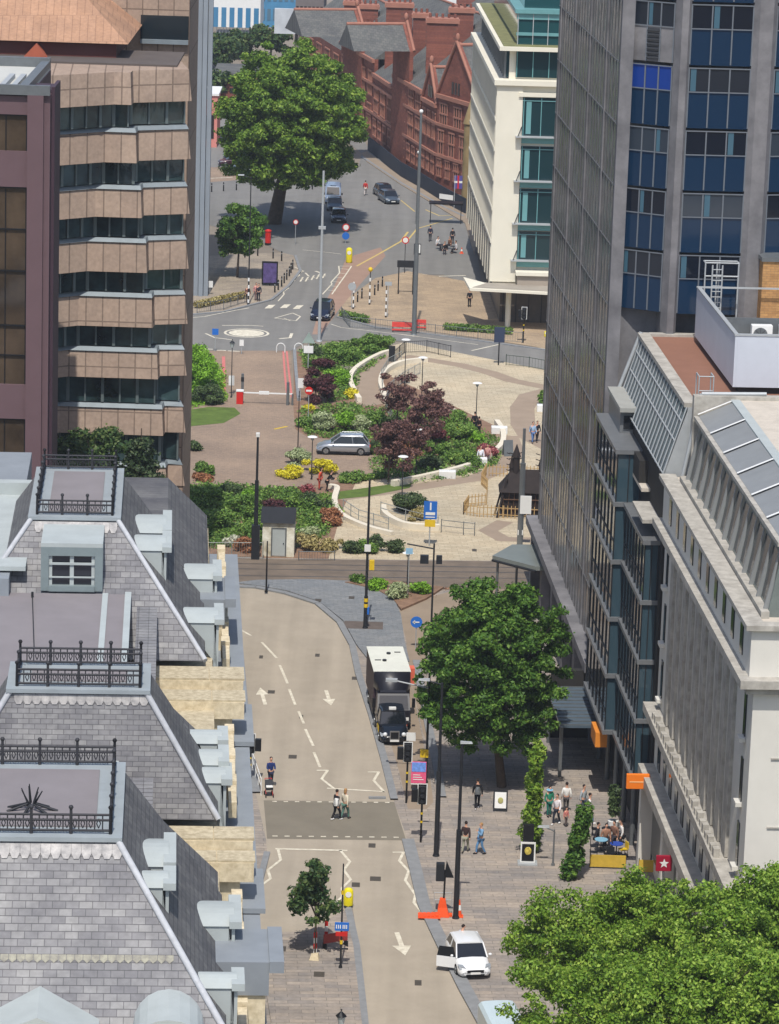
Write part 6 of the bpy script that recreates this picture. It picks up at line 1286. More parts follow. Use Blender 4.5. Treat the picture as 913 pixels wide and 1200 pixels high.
# white utility hut
M_hut=mat('stained_white_render',C(244,242,228),.85,0,.12,1.2,0,dirt=C(176,166,138))
hp=G(307,652); hq=G(345,652); hw=(hq-hp).length
t=thing('utility_hut','small white hut with grey door and dark pitched roof beside the tramway','hut',(hp.x,hp.y,0)); hut_h=hgt(307,652,612)
b=MB(); b.box(0,hw*.98,0,2.6,0,hut_h); b.build('wall',M_hut,t)
b=MB(); D=2.6; b.add([(-.15,-.2,hut_h+.003),(hw*1.0,-.2,hut_h+.003),(hw*1.0,D+.2,hut_h+.003),(-.15,D+.2,hut_h+.003),(-.15,D/2,hut_h+.9),(hw*1.0,D/2,hut_h+.9)],[(0,1,5,4),(2,3,4,5),(0,4,3),(1,2,5),(0,3,2,1)]); b.build('roof',M_dark,t)
b=MB(); b.box(.75,1.7,-.05,-.003,.1,2.15); d_=b.build('door',M_llead,t); b=MB(); b.box(.65,.747,-.07,-.003,.1,2.25); b.box(1.703,1.8,-.07,-.003,.1,2.25); b.box(.747,1.703,-.07,-.003,2.153,2.25); b.build('frame',M_grey,d_); b=MB(); b.box(1.55,1.62,-.1,-.052,1.0,1.1); b.build('handle',M_dark,d_)
# dark timber structure + picket fences on the plaza
M_pick=mat('weathered_pine',C(190,158,108),.85,0,.15,3); M_tar=mat('black_stained_timber',C(46,38,36),.8,0,.25,2)
t=thing('timber_structure','dark spiky timber hut-like structure on the plaza beside the ribbed tower','timber structure',tuple(G(612,606)))
b=MB(); b.box(-1.7,1.9,0,2.2,0,2.3); b.build('body',M_tar,t)
b=MB(); b.add([(-1.9,-.3,2.0),(2.1,-.3,2.0),(2.1,2.5,2.0),(-1.9,2.5,2.0),(-.9,1.1,3.6),(1.2,1.1,3.6)],[(0,1,5,4),(1,2,5),(2,3,4,5),(3,0,4),(0,3,2,1)]); b.build('roof',M_tar,t)
for dx,h_,r_ in ((-.6,5.6,.34),(1.4,4.9,.26),(-.95,4.7,.2)): 
    b=MB(); b.tube((dx,1.1,2.8),(dx,1.1,h_-1.0),r_,r_*.8,n=6); b.tube((dx,1.1,h_-1.0),(dx,1.1,h_),r_*1.1,.03,n=6)
    for k in range(5): b.tube((dx-.15,1.1,3+k*.45),(dx-r_-.22,1.1,3.1+k*.45),.04,n=4); b.tube((dx,1.1,3+k*.45),(dx+r_+.2,1.1,3.2+k*.45),.04,n=4)
    b.build('spire',M_tar,t)
b=MB(); b.tube((-2.0,-.5,0),(-1.3,.2,3.0),.1,n=6); b.tube((-2.2,.2,0),(-1.5,1,2.7),.08,n=6); b.build('prop',M_tar,t)
b=MB(); 
for k in range(9): b.tube((-1.6+k*.42,-.05,.2),(-1.5+k*.42,-.03,2.1),.05,n=4)
for z in (.6,1.4): b.tube((-1.8,-.1,z),(2,-.1,z),.06,n=4)
b.build('lattice',mat('brown_timber_lattice',C(92,66,48),.8,0,.2,2),t)
def picket(label,pts,h=1.0):
    P=[G(x,y) for x,y in pts]; t=thing('picket_fence',label,'fence',tuple(P[0]),world=True); r_=MB(); b=MB()
    for a,c in zip(P,P[1:]):
        d=c-a; L=d.length
        for z in (.25,h*.8): r_.tube(a+Vector((0,0,z)),c+Vector((0,0,z)),.035,n=4)
        for k in range(int(L/.3)+1): q=a+d*min(1,k*.3/L); b.tube(q,q+Vector((0,0,h)),.045,n=4)
    r_.build('rails',M_pick,t); b.build('pickets',M_pick,t)
picket('near pine picket fence running towards the dark timber structure',[(543,603),(562,606),(590,607),(630,609)]); picket('looped pine picket fence on the plaza left of the timber structure',[(543,603),(549,594),(570,592),(571,575),(564,568),(570,556)]); picket('far pine picket fence behind the dark timber structure',[(573,558),(600,559),(634,560)])
# roadworks
def redbar(x,yb,l,m=None,rz=0,w=1.0):
    t=thing('roadworks_barrier',l,'barrier',tuple(G(x,yb)),rz,group='red plastic barriers on the far pavement'); b=MB(); b.box(-w,w,-.04,.04,.5,1.0); b.box(-w,w,-.04,.04,.15,.3); b.build('panel',m or mat('red_plastic',C(226,78,70),.5,0,.06,2),t)
    for s_ in (-w+.1,w-.1): b=MB(); b.box(s_-.04,s_+.04,-.25,.25,0,.1); b.box(s_-.04,s_+.04,-.035,.035,.1,.15); b.box(s_-.04,s_+.04,-.035,.035,.3,.5); b.build('foot',M_rub,t)
redbar(471,389,'wide red plastic barrier left of the tall grey pole'); redbar(491,386,'red plastic barrier right of the tall grey pole',w=.7)
def cone(x,yb,l,h=.75):
    t=thing('traffic_cone',l,'traffic cone',tuple(G(x,yb))); b=MB(); b.box(-.22,.22,-.22,.22,0,.05); b.build('base',M_orange,t); b=MB(); b.tube((0,0,.05),(0,0,h),.15,.03,n=12); c_=b.build('body',M_orange,t); b=MB(); b.tube((0,0,h*.4),(0,0,h*.7),.115,.075,n=12); b.build('white_sleeve',M_white,c_)
cone(538,1074,'orange and white cone right of the lamp post at the roadworks',.95); cone(541,297,'small orange cone by the outdoor tables',.7)
t=thing('roadworks_cover','flat orange plastic ground guard lying at the kerb','ground guard',tuple(G(503,1073,.12))); b=MB()
for k in range(5): b.box(-.55+k*.22,-.38+k*.22,-.4+.05*k,.35,0.01,.05+.012*k)
b.box(-.6,.6,-.45,.4,0,.012); b.build('panel',M_orange,t)
t=thing('temporary_signal','portable traffic signal folded over, on orange footed stand','temporary signal',tuple(G(519,1073,.01)))
b=MB(); b.tube((0,0,0),(.05,0,2.6),.05,n=8); b.build('pole',M_black,t); b=MB(); b.box(-.45,.0,-.2,.15,2.0,3.0); b.build('signal_head',M_dark,t,.03); b=MB(); b.add([(.0,-.1,2.2),(.5,-.1,2.2),(.1,-.1,3.1),(.0,.1,2.2),(.5,.1,2.2),(.1,.1,3.1)],[(0,1,2),(5,4,3),(0,3,4,1),(1,4,5,2),(2,5,3,0)]); b.build('backboard',M_black,t)
b=MB(); b.loft([[(-.3,-.3,0),(.35,-.3,0),(.35,.3,0),(-.3,.3,0)],[(-.28,-.15,.5),(.2,-.15,.5),(.2,.15,.5),(-.28,.15,.5)],[(-.18,-.1,1.0),(.1,-.1,1.0),(.1,.1,1.0),(-.18,.1,1.0)]]); b.box(-.5,.5,-.15,.15,0.0,.12); b.build('base',M_orange,t)
b=MB(); b.tube((-.5,0,.5),(-.5,0,1.3),.02,n=4); b.tube((.45,0,.5),(.45,0,1.3),.02,n=4); b.tube((-.5,0,1.3),(.45,0,1.3),.02,n=4); b.tube((-.5,0,.9),(.45,0,.9),.02,n=4); b.build('guard_frame',M_lgrey,t)
# tree guards on island
for x,yb,l,rz in ((369,1118,'red and white striped board leaning at the young tree foot',.3),(382,1104,'red and white striped pole right of the young tree trunk',0)):
    t=thing('striped_marker',l,'marker',tuple(G(x,yb,.1)),rz); 
    for k in range(4): b=MB(); b.box(-.09,.09,-.03,.03,k*.3,k*.3+.297); b.build('stripe',M_red if k%2 else M_white,t)
t=thing('stone_block','pale stone block at the foot of the striped boards','stone block',tuple(G(368,1124,.1))); b=MB(); b.hexa([(-.25,-.2,0),(.25,-.25,0),(.3,.25,0),(-.2,.2,0),(-.15,-.1,.3),(.2,-.15,.34),(.22,.2,.3),(-.15,.15,.26)]); b.build('block',M_stone,t)
t=thing('red_planter_frame','low dark red frame behind the young tree','barrier',tuple(G(393,1110,.1)),.5); b=MB(); b.box(-.7,.7,-.03,.03,.3,.8); b.build('panel',mat('dull_red_plastic',C(150,60,54),.6,0,.1,2),t); b=MB(); b.box(-.65,-.6,-.2,.2,0,.3); b.box(.6,.65,-.2,.2,0,.3); b.build('feet',M_dark,t)
# signs on the right building
t=thing('shop_sign','projecting orange sign below the glass bay building','shop sign',tuple(W(26.2,183.5,5.3)),A); b=MB(); b.box(-.55,.75,-.12,.12,-.1,.75); b.build('panel',mat('orange_sign',C(246,130,34),.5,0,.04,2),t,.03); boxon(t,-.38,.6,-.135,-.125,.28,.36,'white_line',mat('pale_orange_line',C(250,190,130),.5)); b=MB(); b.tube((.7,0,.3),(1.3,0,.3),.05,n=6); b.build('bracket',M_dark,t)
q=Zs(778,1012,26.3); t=thing('star_sign','square dark red projecting sign with white star','shop sign',tuple(W(26.3,q.y,q.z)),A); b=MB(); b.box(-.42,.42,-.08,.08,-.4,.45); b.build('panel',mat('crimson_sign',C(160,20,50),.45,0,.03,2),t,.02)
b=MB(); P=[]
for k in range(10): a=math.pi/2+k*math.pi/5; r_=.27 if k%2==0 else .115; P.append((r_*math.cos(a),-.095,.03+r_*math.sin(a)))
for k in range(10): b.add([(0,-.1,.03),P[k],P[(k+1)%10]],[(0,1,2)])
b.build('star',M_white,t); b=MB(); b.tube((.4,0,.35),(.9,0,.35),.04,n=6); b.tube((0,0,-.4),(0,0,-q.z),.05,n=6); b.build('bracket',M_grey,t)
for x,yb,w,l in ((712,1018,1.0,'yellow café windbreak left, half hidden by the foreground leaves'),(765,1024,.8,'yellow café windbreak beside the star sign')):
    t=thing('cafe_windbreak',l,'windbreak',tuple(G(x,yb))); b=MB(); b.box(-w,w,-.03,.03,.1,.8); b.build('panel',mat('yellow_canvas',C(206,172,64),.7,0,.12,2.5),t)
    for s_ in (-w,w): b=MB(); b.tube((s_,0,0),(s_,0,.9),.03,n=6); b.build('post',M_dark,t)
# café tables and chairs (small in the photo)
def table(x,yb,l,m,z0=0,r=.38):
    t=thing('cafe_table',l,'table',tuple(G(x,yb,z0))); b=MB(); b.tube((0,0,.71),(0,0,.75),r,n=16); b.build('tabletop',m,t); b=MB(); b.tube((0,0,0),(0,0,.71),.035,n=8); b.tube((0,0,0),(0,0,.04),.22,n=12); b.build('leg',M_dark,t)
def chair(x,yb,l,m,rz):
    t=thing('cafe_chair',l,'chair',tuple(G(x,yb)),rz); b=MB(); b.box(-.22,.22,-.22,.22,.43,.47); b.build('seat',m,t); b=MB(); b.box(-.22,.22,.2,.24,.5,.88); b.build('backrest',m,t)
    for sx in (-.19,.19):
        for sy in (-.19,.19): b=MB(); b.tube((sx,sy,0),(sx,sy,.43),.018,n=5); b.build('leg',M_dark,t)
table(704,998,'pale blue café table nearest the passers-by',mat('pale_blue_laminate',C(130,180,205),.5)); table(722,1003,'blue café table between the yellow windbreak and the diners',mat('royal_blue_laminate',C(50,80,170),.5)); table(712,985,'dark café table with diners at the building foot',M_dark)
for x,y,l,m,r_ in ((696,1000,'dark café chair left of the pale blue table',M_dark,1.5),(712,1002,'dark café chair right of the pale blue table',M_dark,-1.5),(730,1004,'yellow-backed café chair by the blue table',M_yel,-1.2),(698,980,'black café chair left of the diners',M_black,1.4),(726,984,'black café chair right of the diners',M_black,-1.3),(715,1008,'dark café chair in front of the blue table',M_dark,3.1)): chair(x,y,l,m,r_)
for x,y,l in ((517,294,'dark outdoor table beside the seated group, far pavement'),(531,296,'dark outdoor table next to the finned white office')): table(x,y,l,M_dark)
t=thing('flag_board','small red, white and blue flag banner at the hoarding end','banner',tuple(G(532,246))); b=MB(); b.tube((0,0,0),(0,0,4.2),.05,n=6); b.build('pole',M_lgrey,t); b=MB(); b.box(-.1,.9,-.02,.02,2.6,4.2); f=b.build('cloth',mat('flag_blue',C(90,80,150),.6),t); boxon(t,-.1,.9,-.03,-.021,3.3,3.55,'white_stripe',M_white); boxon(t,.3,.5,-.04,-.031,2.6,4.2,'red_stripe',M_red)
t=thing('parasol','folded dark awning over the far outdoor tables','awning',tuple(G(522,262))); b=MB(); b.box(-2.0,2.0,-1.0,1.0,2.4,2.55); b.build('canopy',M_black,t); b=MB(); b.tube((-1.8,0,0),(-1.8,0,2.4),.05,n=6); b.tube((1.8,0,0),(1.8,0,2.4),.05,n=6); b.build('legs',M_dark,t)
t=thing('potted_palm','tall potted plant at the foot of the glass bay building','plant',tuple(G(718,975)),world=True); b=MB(); p=G(718,975); b.tube(tuple(p),(p.x,p.y,.7),.25,.32,n=10); b.build('pot',M_white,t); leafobj('foliage',leaves([(p.x,p.y,1.3+k*.25,.35,.35,.4,1) for k in range(6)],900,.12),SHC['dark'],t)
# bicycles leaning by the upper ramp
for x,y,l in ((456,484,'bicycle parked on the upper ramp beside the wispy purple tree'),(461,478,'second bicycle parked at the inner ramp wall')):
    t=thing('bicycle',l,'bicycle',tuple(G(x,y)),.6)
    for s_ in (-.5,.5):
        b=MB(); n=14
        for k in range(n): a0,a1=2*math.pi*k/n,2*math.pi*(k+1)/n; b.tube((s_+.33*math.cos(a0),0,.33+.33*math.sin(a0)),(s_+.33*math.cos(a1),0,.33+.33*math.sin(a1)),.02,n=4)
        b.build('wheel',M_rub,t)
    b=MB(); b.tube((-.5,0,.33),(-.15,0,.85),.02,n=4); b.tube((-.15,0,.85),(.35,0,.85),.02,n=4); b.tube((.35,0,.9),(.5,0,.33),.02,n=4); b.tube((-.1,0,.3),(.35,0,.8),.02,n=4); b.tube((-.1,0,.3),(-.5,0,.33),.02,n=4); b.build('frame',M_dark,t); b=MB(); b.box(-.28,-.05,-.05,.05,.86,.92); b.build('saddle',M_black,t); b=MB(); b.tube((.33,-.25,1.0),(.33,.25,1.0),.02,n=4); b.build('handlebar',M_dark,t)

# ================================================================ VEHICLES  (local frame: nose towards -Y)
def wheel(t,x,y,r,w=.2):
    b=MB(); b.tube((x-w/2,y,r),(x+w/2,y,r),r,n=20); wh=b.build('wheel',M_rub,t); s_=1 if x>0 else -1
    b=MB(); b.tube((x+s_*w*.5,y,r),(x+s_*(w*.5+.015),y,r),r*.62,n=16); b.build('rim',M_alloy,wh)
    b=MB()
    for k in range(5): a=k*2*math.pi/5; b.tube((x+s_*(w*.5+.02),y,r),(x+s_*(w*.5+.02),y+r*.58*math.cos(a),r+r*.58*math.sin(a)),.03,n=4)
    b.build('spokes',M_grey,wh)
def sect(y,zb,zt,w,wt,n=0):
    """rounded body cross-section"""
    r=.12; return [(-w*.9,y,zb),(-w,y,zb+r),(-w,y,zt-r*1.6),(-wt*.96,y,zt-.04),(-wt*.7,y,zt),(0,y,zt+.015),(wt*.7,y,zt),(wt*.96,y,zt-.04),(w,y,zt-r*1.6),(w,y,zb+r),(w*.9,y,zb),(0,y,zb)]
def car(name,label,x,yb,rz,paint,L=4.0,Wd=1.72,Hh=1.46,belt=.88,hood=.86,cab=(.98,3.7),wsl=.72,rsl=.45,group=None,cat='car',z0=0.0,plate='AB12 CDE',roofc=None,door_open=False,bonnet_h=.78,rails=False,clad=None,lights=True):
    p=G(x,yb,z0); t=thing(name,label,cat,(p.x,p.y,z0),rz,group); w=Wd/2
    y0=0.0
    # lower body: nose at y=0, tail at y=L
    b=MB(); st=[(0.0,.30,.56,w*.72,w*.62),(.07,.22,.64,w*.86,w*.76),(.28,.18,.70,w*.97,w*.86),(.6,.17,bonnet_h,w,w*.9),(cab[0],.17,belt,w,w*.95),(cab[0]+.8,.17,belt+.02,w,w*.97),(cab[1]-.5,.17,belt+.05,w,w*.97),(L-.35,.18,belt+.06,w*.99,w*.94),(L-.1,.22,belt,w*.93,w*.88),(L,.3,belt-.12,w*.84,w*.78)]
    b.loft([sect(*s_) for s_ in st],True,True); body=b.build('body',paint,t)
    c0,c1=cab; zt=Hh; wt=w*.80; wb=w*.93; zb=belt-.03
    A0=(wb,c0,zb); 
    # glasshouse
    rings=[[(-wb,c0,zb),(wb,c0,zb),(wb,c0+.01,zb+.02),(-wb,c0+.01,zb+.02)]]
    b=MB(); q=[(-wb,c0,zb),(wb,c0,zb),(wb,c1,zb),(-wb,c1,zb),(-wt,c0+wsl,zt-.05),(wt,c0+wsl,zt-.05),(wt,c1-rsl,zt-.05),(-wt,c1-rsl,zt-.05)]
    b.hexa(q); b.build('windows',M_glass,t)
    # roof and pillars
    b=MB(); n=8; rr=[]
    for j in range(5):
        f=j/4; yy=c0+wsl-.04+(c1-rsl-c0-wsl+.08)*f; k_=.03*math.sin(math.pi*f)
        rr.append([(-wt-.01,yy,zt-.07)]+[(-wt+2*wt*i/n,yy,zt-.045+k_+.055*math.sin(math.pi*i/n)) for i in range(n+1)]+[(wt+.01,yy,zt-.07)])
    b.loft(rr,True,True); rf=b.build('roof',roofc or paint,t)
    b=MB()
    for s_ in (-1,1):
        for (ya,yb_,za,zb_) in ((c0,c0+wsl,zb,zt-.06),(c1,c1-rsl,zb,zt-.06)): b.tube((s_*wb,ya,za),(s_*wt,yb_,zb_),.045,.04,n=6)
        ym=(c0+wsl+c1-rsl)/2+.02; b.tube((s_*(wb+.005),ym+.1,zb),(s_*(wt+.005),ym,zt-.06),.04,n=6); b.tube((s_*wt,c0+wsl,zt-.06),(s_*wt,c1-rsl,zt-.06),.035,n=6)
    b.build('pillars',paint,t)
    r=.31 if Hh<1.6 else .35
    for s_ in (-1,1):
        for yy in (.78,L-.78): wheel(t,s_*(w-.08),yy,r)
    for s_ in (-1,1):
        b=MB(); b.loft([[(s_*w*.92,.16,.56),(s_*w*.55,.03,.55),(s_*w*.58,.06,.66),(s_*w*.97,.30,.70)],[(s_*w*.97,.42,.60),(s_*w*.9,.5,.68),(s_*w*.7,.40,.725),(s_*w*.98,.48,.735)]]); b.build('headlight',gmat('headlight_glass',C(150,156,162),.1,.8),t)
        b=MB(); b.box(s_*w*.6,s_*w*.86,L-.06,L+.015,belt-.28,belt-.08); b.build('tail_light',M_red,t)
        b=MB(); b.ball((s_*(w+.12),c0+.22,belt+.05),.11,.07,.08,n=8,m=5); b.build('mirror',paint,t)
    b=MB(); b.box(-w*.5,w*.5,-.02,.07,.42,.56); g_=b.build('grille',M_black,t); b=MB(); b.box(-w*.55,w*.55,-.01,.06,.24,.34); b.build('lower_grille',M_black,t)
    b=MB(); b.box(-.26,.26,-.045,-.022,.34,.45); b.build('number_plate',M_white,t)
    b=MB(); b.box(-w-.004,-w+.01,c0+.3,L-.9,belt-.28,belt-.255); b.box(w-.01,w+.004,c0+.3,L-.9,belt-.28,belt-.255); b.build('trim_line',M_dark,t)
    if rails:
        for s_ in (-1,1): b=MB(); b.tube((s_*wt*.95,c0+wsl+.1,zt+.03),(s_*wt*.95,c1-rsl-.1,zt+.03),.025,n=5); b.build('roof_rail',M_alloy,t)
    if clad:
        b=MB(); b.box(-w*1.0,w*1.0,.05,L-.05,.15,.34); b.build('sill_cladding',M_black,t)
    return t
P_w=mat('white_car_paint',C(236,238,240),.25,0,.02,1,coat=.8); P_k=mat('black_car_paint',C(18,24,32),.25,0,.03,1,coat=.8); P_s=mat('silver_car_paint',C(176,180,186),.3,.6,.03,1,coat=.6); P_n=mat('navy_car_paint',C(28,36,58),.25,.2,.03,1,coat=.8); P_b=mat('blue_car_paint',C(40,88,170),.3,.2,.03,1,coat=.6); P_g=mat('grey_car_paint',C(84,96,108),.3,.4,.03,1,coat=.6)
rzS=-.07
wc=car('white_hatchback','white hatchback with its driver door open, parked on the right pavement edge',557,1149,A+.12,P_w,L=4.0,Wd=1.74,z0=.0)
b=MB(); b.hexa([(-.87,1.05,.3),(-.83,1.08,.3),(-1.72,1.52,.3),(-1.76,1.48,.3),(-.87,1.05,.88),(-.83,1.08,.88),(-1.72,1.52,.88),(-1.76,1.48,.88)]); dr=b.build('open_door',P_w,wc)
b=MB(); b.hexa([(-.86,1.07,.88),(-.84,1.08,.88),(-1.72,1.51,.88),(-1.74,1.49,.88),(-.95,1.28,1.36),(-.93,1.29,1.36),(-1.6,1.58,1.36),(-1.62,1.56,1.36)]); b.build('door_window',M_glass,dr)
b=MB(); b.box(.1,.45,1.55,1.9,.85,1.2); b.build('red_seat',M_red,wc)
# boxy van at the bottom
def van(name,label,x,yb,rz,paint,L=4.6,Wd=1.85,Hh=1.9,group=None,roofm=None,z0=0.0):
    p=G(x,yb,z0); t=thing(name,label,'van',(p.x,p.y,z0),rz,group); w=Wd/2; b=MB()
    st=[(0,.3,.8,w*.85,w*.75),(.1,.2,.95,w*.97,w*.85),(.7,.18,1.1,w,w*.92),(.75,.18,1.12,w,w*.92),(1.3,.18,Hh-.05,w,w*.86),(1.6,.18,Hh,w,w*.88),(L-.1,.2,Hh,w,w*.88),(L,.25,Hh-.1,w*.97,w*.86)]
    b.loft([sect(*s_) for s_ in st],True,False); b.build('body',paint,t)
    b=MB(); b.hexa([(-w*.84,.68,1.15),(w*.84,.68,1.15),(w*.84,.72,1.13),(-w*.84,.72,1.13),(-w*.78,1.2,Hh-.12),(w*.78,1.2,Hh-.12),(w*.78,1.25,Hh-.14),(-w*.78,1.25,Hh-.14)]); b.build('windscreen',M_glass,t)
    for s_ in (-1,1):
        b=MB(); b.box(s_*(w-.02),s_*(w+.004),1.25,2.1,1.12,Hh-.3); b.build('side_window',M_glass,t); b=MB(); b.box(s_*w*.55,s_*w*.9,-.01,.1,.6,.78); b.build('headlight',M_lgrey,t)
        b=MB(); b.ball((s_*(w+.14),1.0,1.2),.1,.06,.16,n=8,m=5); b.build('mirror',M_black,t)
        for yy in (.85,L-.85): wheel(t,s_*(w-.09),yy,.33)
    b=MB(); b.box(-w*.5,w*.5,-.03,.05,.5,.68); b.build('grille',M_black,t); b=MB(); b.box(-.26,.26,-.05,-.032,.32,.43); b.build('number_plate',M_white,t)
    if roofm: b=MB(); b.box(-w*.8,w*.8,1.5,L-.1,Hh+.02,Hh+.06); b.build('roof_panel',roofm,t)
    b=MB(); b.box(-.35,.35,1.35,1.5,Hh+.01,Hh+.05); b.build('roof_vent',M_dark,t)
    return t
van('pale_van','pale blue-white van at the bottom edge, under the leaves',602,1258,A+.1,mat('ice_blue_paint',C(200,216,222),.35,0,.03,1,coat=.4),L=4.8,Hh=1.85)
# box truck
p=G(461,858); tk=thing('box_truck','black box truck with white roof, parked behind the black cab','truck',(p.x,p.y,0),A+.03)
M_trk=mat('black_truck_paint',C(30,30,38),.35,0,.04,.8,coat=.3); M_tside=mat('dark_maroon_curtain',C(64,48,56),.6,0,.12,.6)
b=MB(); b.box(-1.15,1.15,1.9,7.5,1.0,3.35); b.build('cargo_box',M_tside,tk); b=MB(); b.box(-1.18,1.18,1.87,7.53,3.353,3.42); rfm=b.build('roof',mat('dirty_white_roof',C(222,224,214),.7,0,.06,1),tk)
b=MB()
for xx,yy in ((-.3,4.2),(.1,5.8)): b.tube((xx,yy,3.42),(xx,yy,3.52),.14,n=10)
b.box(-.9,-.5,4.3,4.4,3.42,3.46); b.box(.5,.9,6.1,6.2,3.42,3.46); b.build('roof_fitting',M_dark,tk)
b=MB(); b.loft([[(-1.0,.1,.5),(1.0,.1,.5),(1.03,.05,1.0),(1.03,.1,1.4),(-1.03,.1,1.4),(-1.03,.05,1.0)],[(-1.03,.9,.5),(1.03,.9,.5),(1.05,.9,1.0),(1.0,.75,2.3),(-1.0,.75,2.3),(-1.05,.9,1.0)],[(-1.03,1.8,.5),(1.03,1.8,.5),(1.05,1.8,1.0),(1.0,1.8,2.4),(-1.0,1.8,2.4),(-1.05,1.8,1.0)]],True,False); b.build('cab',M_trk,tk)
b=MB(); b.hexa([(-.92,.12,1.45),(.92,.12,1.45),(.92,.16,1.44),(-.92,.16,1.44),(-.88,.66,2.2),(.88,.66,2.2),(.88,.72,2.18),(-.88,.72,2.18)]); b.build('windscreen',M_glass,tk)
b=MB(); b.loft([[(-.85,.8,2.35),(.85,.8,2.35),(.8,.95,2.45),(-.8,.95,2.45)],[(-1.0,1.25,2.38),(1.0,1.25,2.38),(1.0,1.3,3.1),(-1.0,1.3,3.1)],[(-1.18,1.86,2.4),(1.18,1.86,2.4),(1.15,1.86,3.4),(-1.15,1.86,3.4)]],True,True); b.build('wind_deflector',M_trk,tk)
for s_ in (-1,1):
    b=MB(); b.box(s_*1.15,s_*1.35,.35,.42,1.5,2.1); b.build('mirror',M_black,tk); b=MB(); b.box(s_*.65,s_*.95,.02,.1,.75,.95); b.build('headlight',M_white,tk)
    for yy in (1.0,5.9): wheel(tk,s_*1.0,yy,.45,.26)
    b=MB(); b.box(s_*1.0,s_*1.15,2.2,5.2,.5,.95); b.build('side_skirt',M_dark,tk)
b=MB(); b.box(-.9,.9,1.9,7.7,.6,.997); b.build('chassis',M_black,tk); b=MB(); b.box(-.5,.5,.0,.09,.55,1.0); b.build('grille',M_dark,tk)
boxon(tk,1.18,1.5,2.6,3.3,2.3,3.4,'orange_marker_board',mat('salmon_board',C(224,110,84),.6))
# london cab
cb=car('black_cab','black taxi cab with upright chrome grille, parked in front of the truck',462,874,A+.03,P_k,L=4.5,Wd=1.8,Hh=1.78,belt=1.02,cab=(1.25,4.3),wsl=.45,rsl=.3,bonnet_h=.95,cat='taxi')
b=MB(); b.box(-.3,.3,-.10,-.045,.42,.98); b.build('chrome_grille',M_alloy,cb); b=MB(); b.box(-.24,.24,-.115,-.105,.48,.9); b.build('grille_slats',M_black,cb); b=MB(); b.box(-.28,.28,-.14,-.12,.3,.42); b.build('front_plate',M_white,cb)
for s_ in (-1,1): b=MB(); b.ball((s_*.58,.03,.72),.14,.1,.14,n=12,m=7); b.build('round_lamp',gmat('clear_lamp_glass',C(225,228,230),.1),cb)
b=MB(); b.box(-.22,.22,1.75,1.95,1.80,1.94); b.build('roof_sign',M_white,cb); boxon(cb,-.93,-.905,.9,2.1,.55,.95,'yellow_door_panel',M_yel); boxon(cb,.905,.93,1.6,2.0,.55,.85,'orange_door_sticker',M_orange)
car('silver_suv','silver estate SUV standing side-on under the purple trees',401,534,-math.pi/2+.02,P_s,L=4.5,Wd=1.85,Hh=1.66,belt=1.0,cab=(1.15,4.35),wsl=.85,rsl=.5,bonnet_h=.92,rails=True,clad=1)
sv=[o for o in S.objects if o.name=='silver_suv'][0]; q=G(371,530); sv.location=(q.x,q.y,0)
car('dark_suv','dark blue SUV driving towards the roundabout over the zebra crossing',374,377,-.12,P_n,L=4.6,Wd=1.95,Hh=1.72,belt=1.05,cab=(1.2,4.4),wsl=.8,rsl=.5,bonnet_h=.98)
car('navy_car','dark grey car parked at the right kerb by the terracotta building, nearer one',461,240,.28,P_g,L=4.4,Wd=1.8,Hh=1.5); car('black_car','black car parked at the right kerb, half behind the grey one',455,233,.28,P_k,L=4.4,Wd=1.8,Hh=1.55)
van('grey_blue_van','grey-blue van waiting in the plane tree shade',390,240,.02,mat('grey_blue_paint',C(130,146,170),.35,0,.03,1,coat=.4),L=5,Hh=2.1,Wd=1.9); car('dark_car','dark car in the plane tree shade behind the round red sign',397,262,.02,P_n,L=4.3,Wd=1.8); car('dark_car','blue-grey car between the van and the dark car, in shade',392,248,.02,P_g,L=4.3,Wd=1.8)
car('blue_car','blue car partly hidden by the plane tree at the left',262,186,-1.3,P_b,L=4.3); car('dark_car','dark maroon car nose-out at the left forecourt',256,194,-1.35,mat('maroon_car_paint',C(60,28,42),.3,.2,.03,1,coat=.5),L=4.3); car('silver_car','small silver car nearest the white road line at the left',263,205,-1.4,P_s,L=3.9)

# ================================================================ PEOPLE
def skinmesh(V,E,Rr,sub=1):
    me=bpy.data.meshes.new('figure'); me.from_pydata(V,E,[]); o=bpy.data.objects.new('figure',me); S.collection.objects.link(o)
    md=o.modifiers.new('skin','SKIN'); md.use_smooth_shade=True
    for i,r in enumerate(Rr): me.skin_vertices[0].data[i].radius=(r,r) if not isinstance(r,tuple) else r
    me.skin_vertices[0].data[0].use_root=True
    ms=o.modifiers.new('sub','SUBSURF'); ms.levels=sub; ms.render_levels=sub
    dg=bpy.context.evaluated_depsgraph_get(); out=bpy.data.meshes.new_from_object(o.evaluated_get(dg)); bpy.data.objects.remove(o)
    v=[tuple(q.co) for q in out.vertices]; f=[list(q.vertices) for q in out.polygons]; return v,f
SKN=[mat('skin_light',C(214,164,138),.6,0,.03,3),mat('skin_brown',C(140,96,74),.6,0,.03,3)]; HAIR=[mat('dark_hair',C(38,30,28),.7,0,.1,5),mat('fair_hair',C(170,130,84),.7,0,.1,5),mat('grey_hair',C(170,168,164),.7,0,.1,5)]
def cloth(r,g,b): return mat('cloth_%d_%d_%d'%(r,g,b),C(r,g,b),.85,0,.08,4)
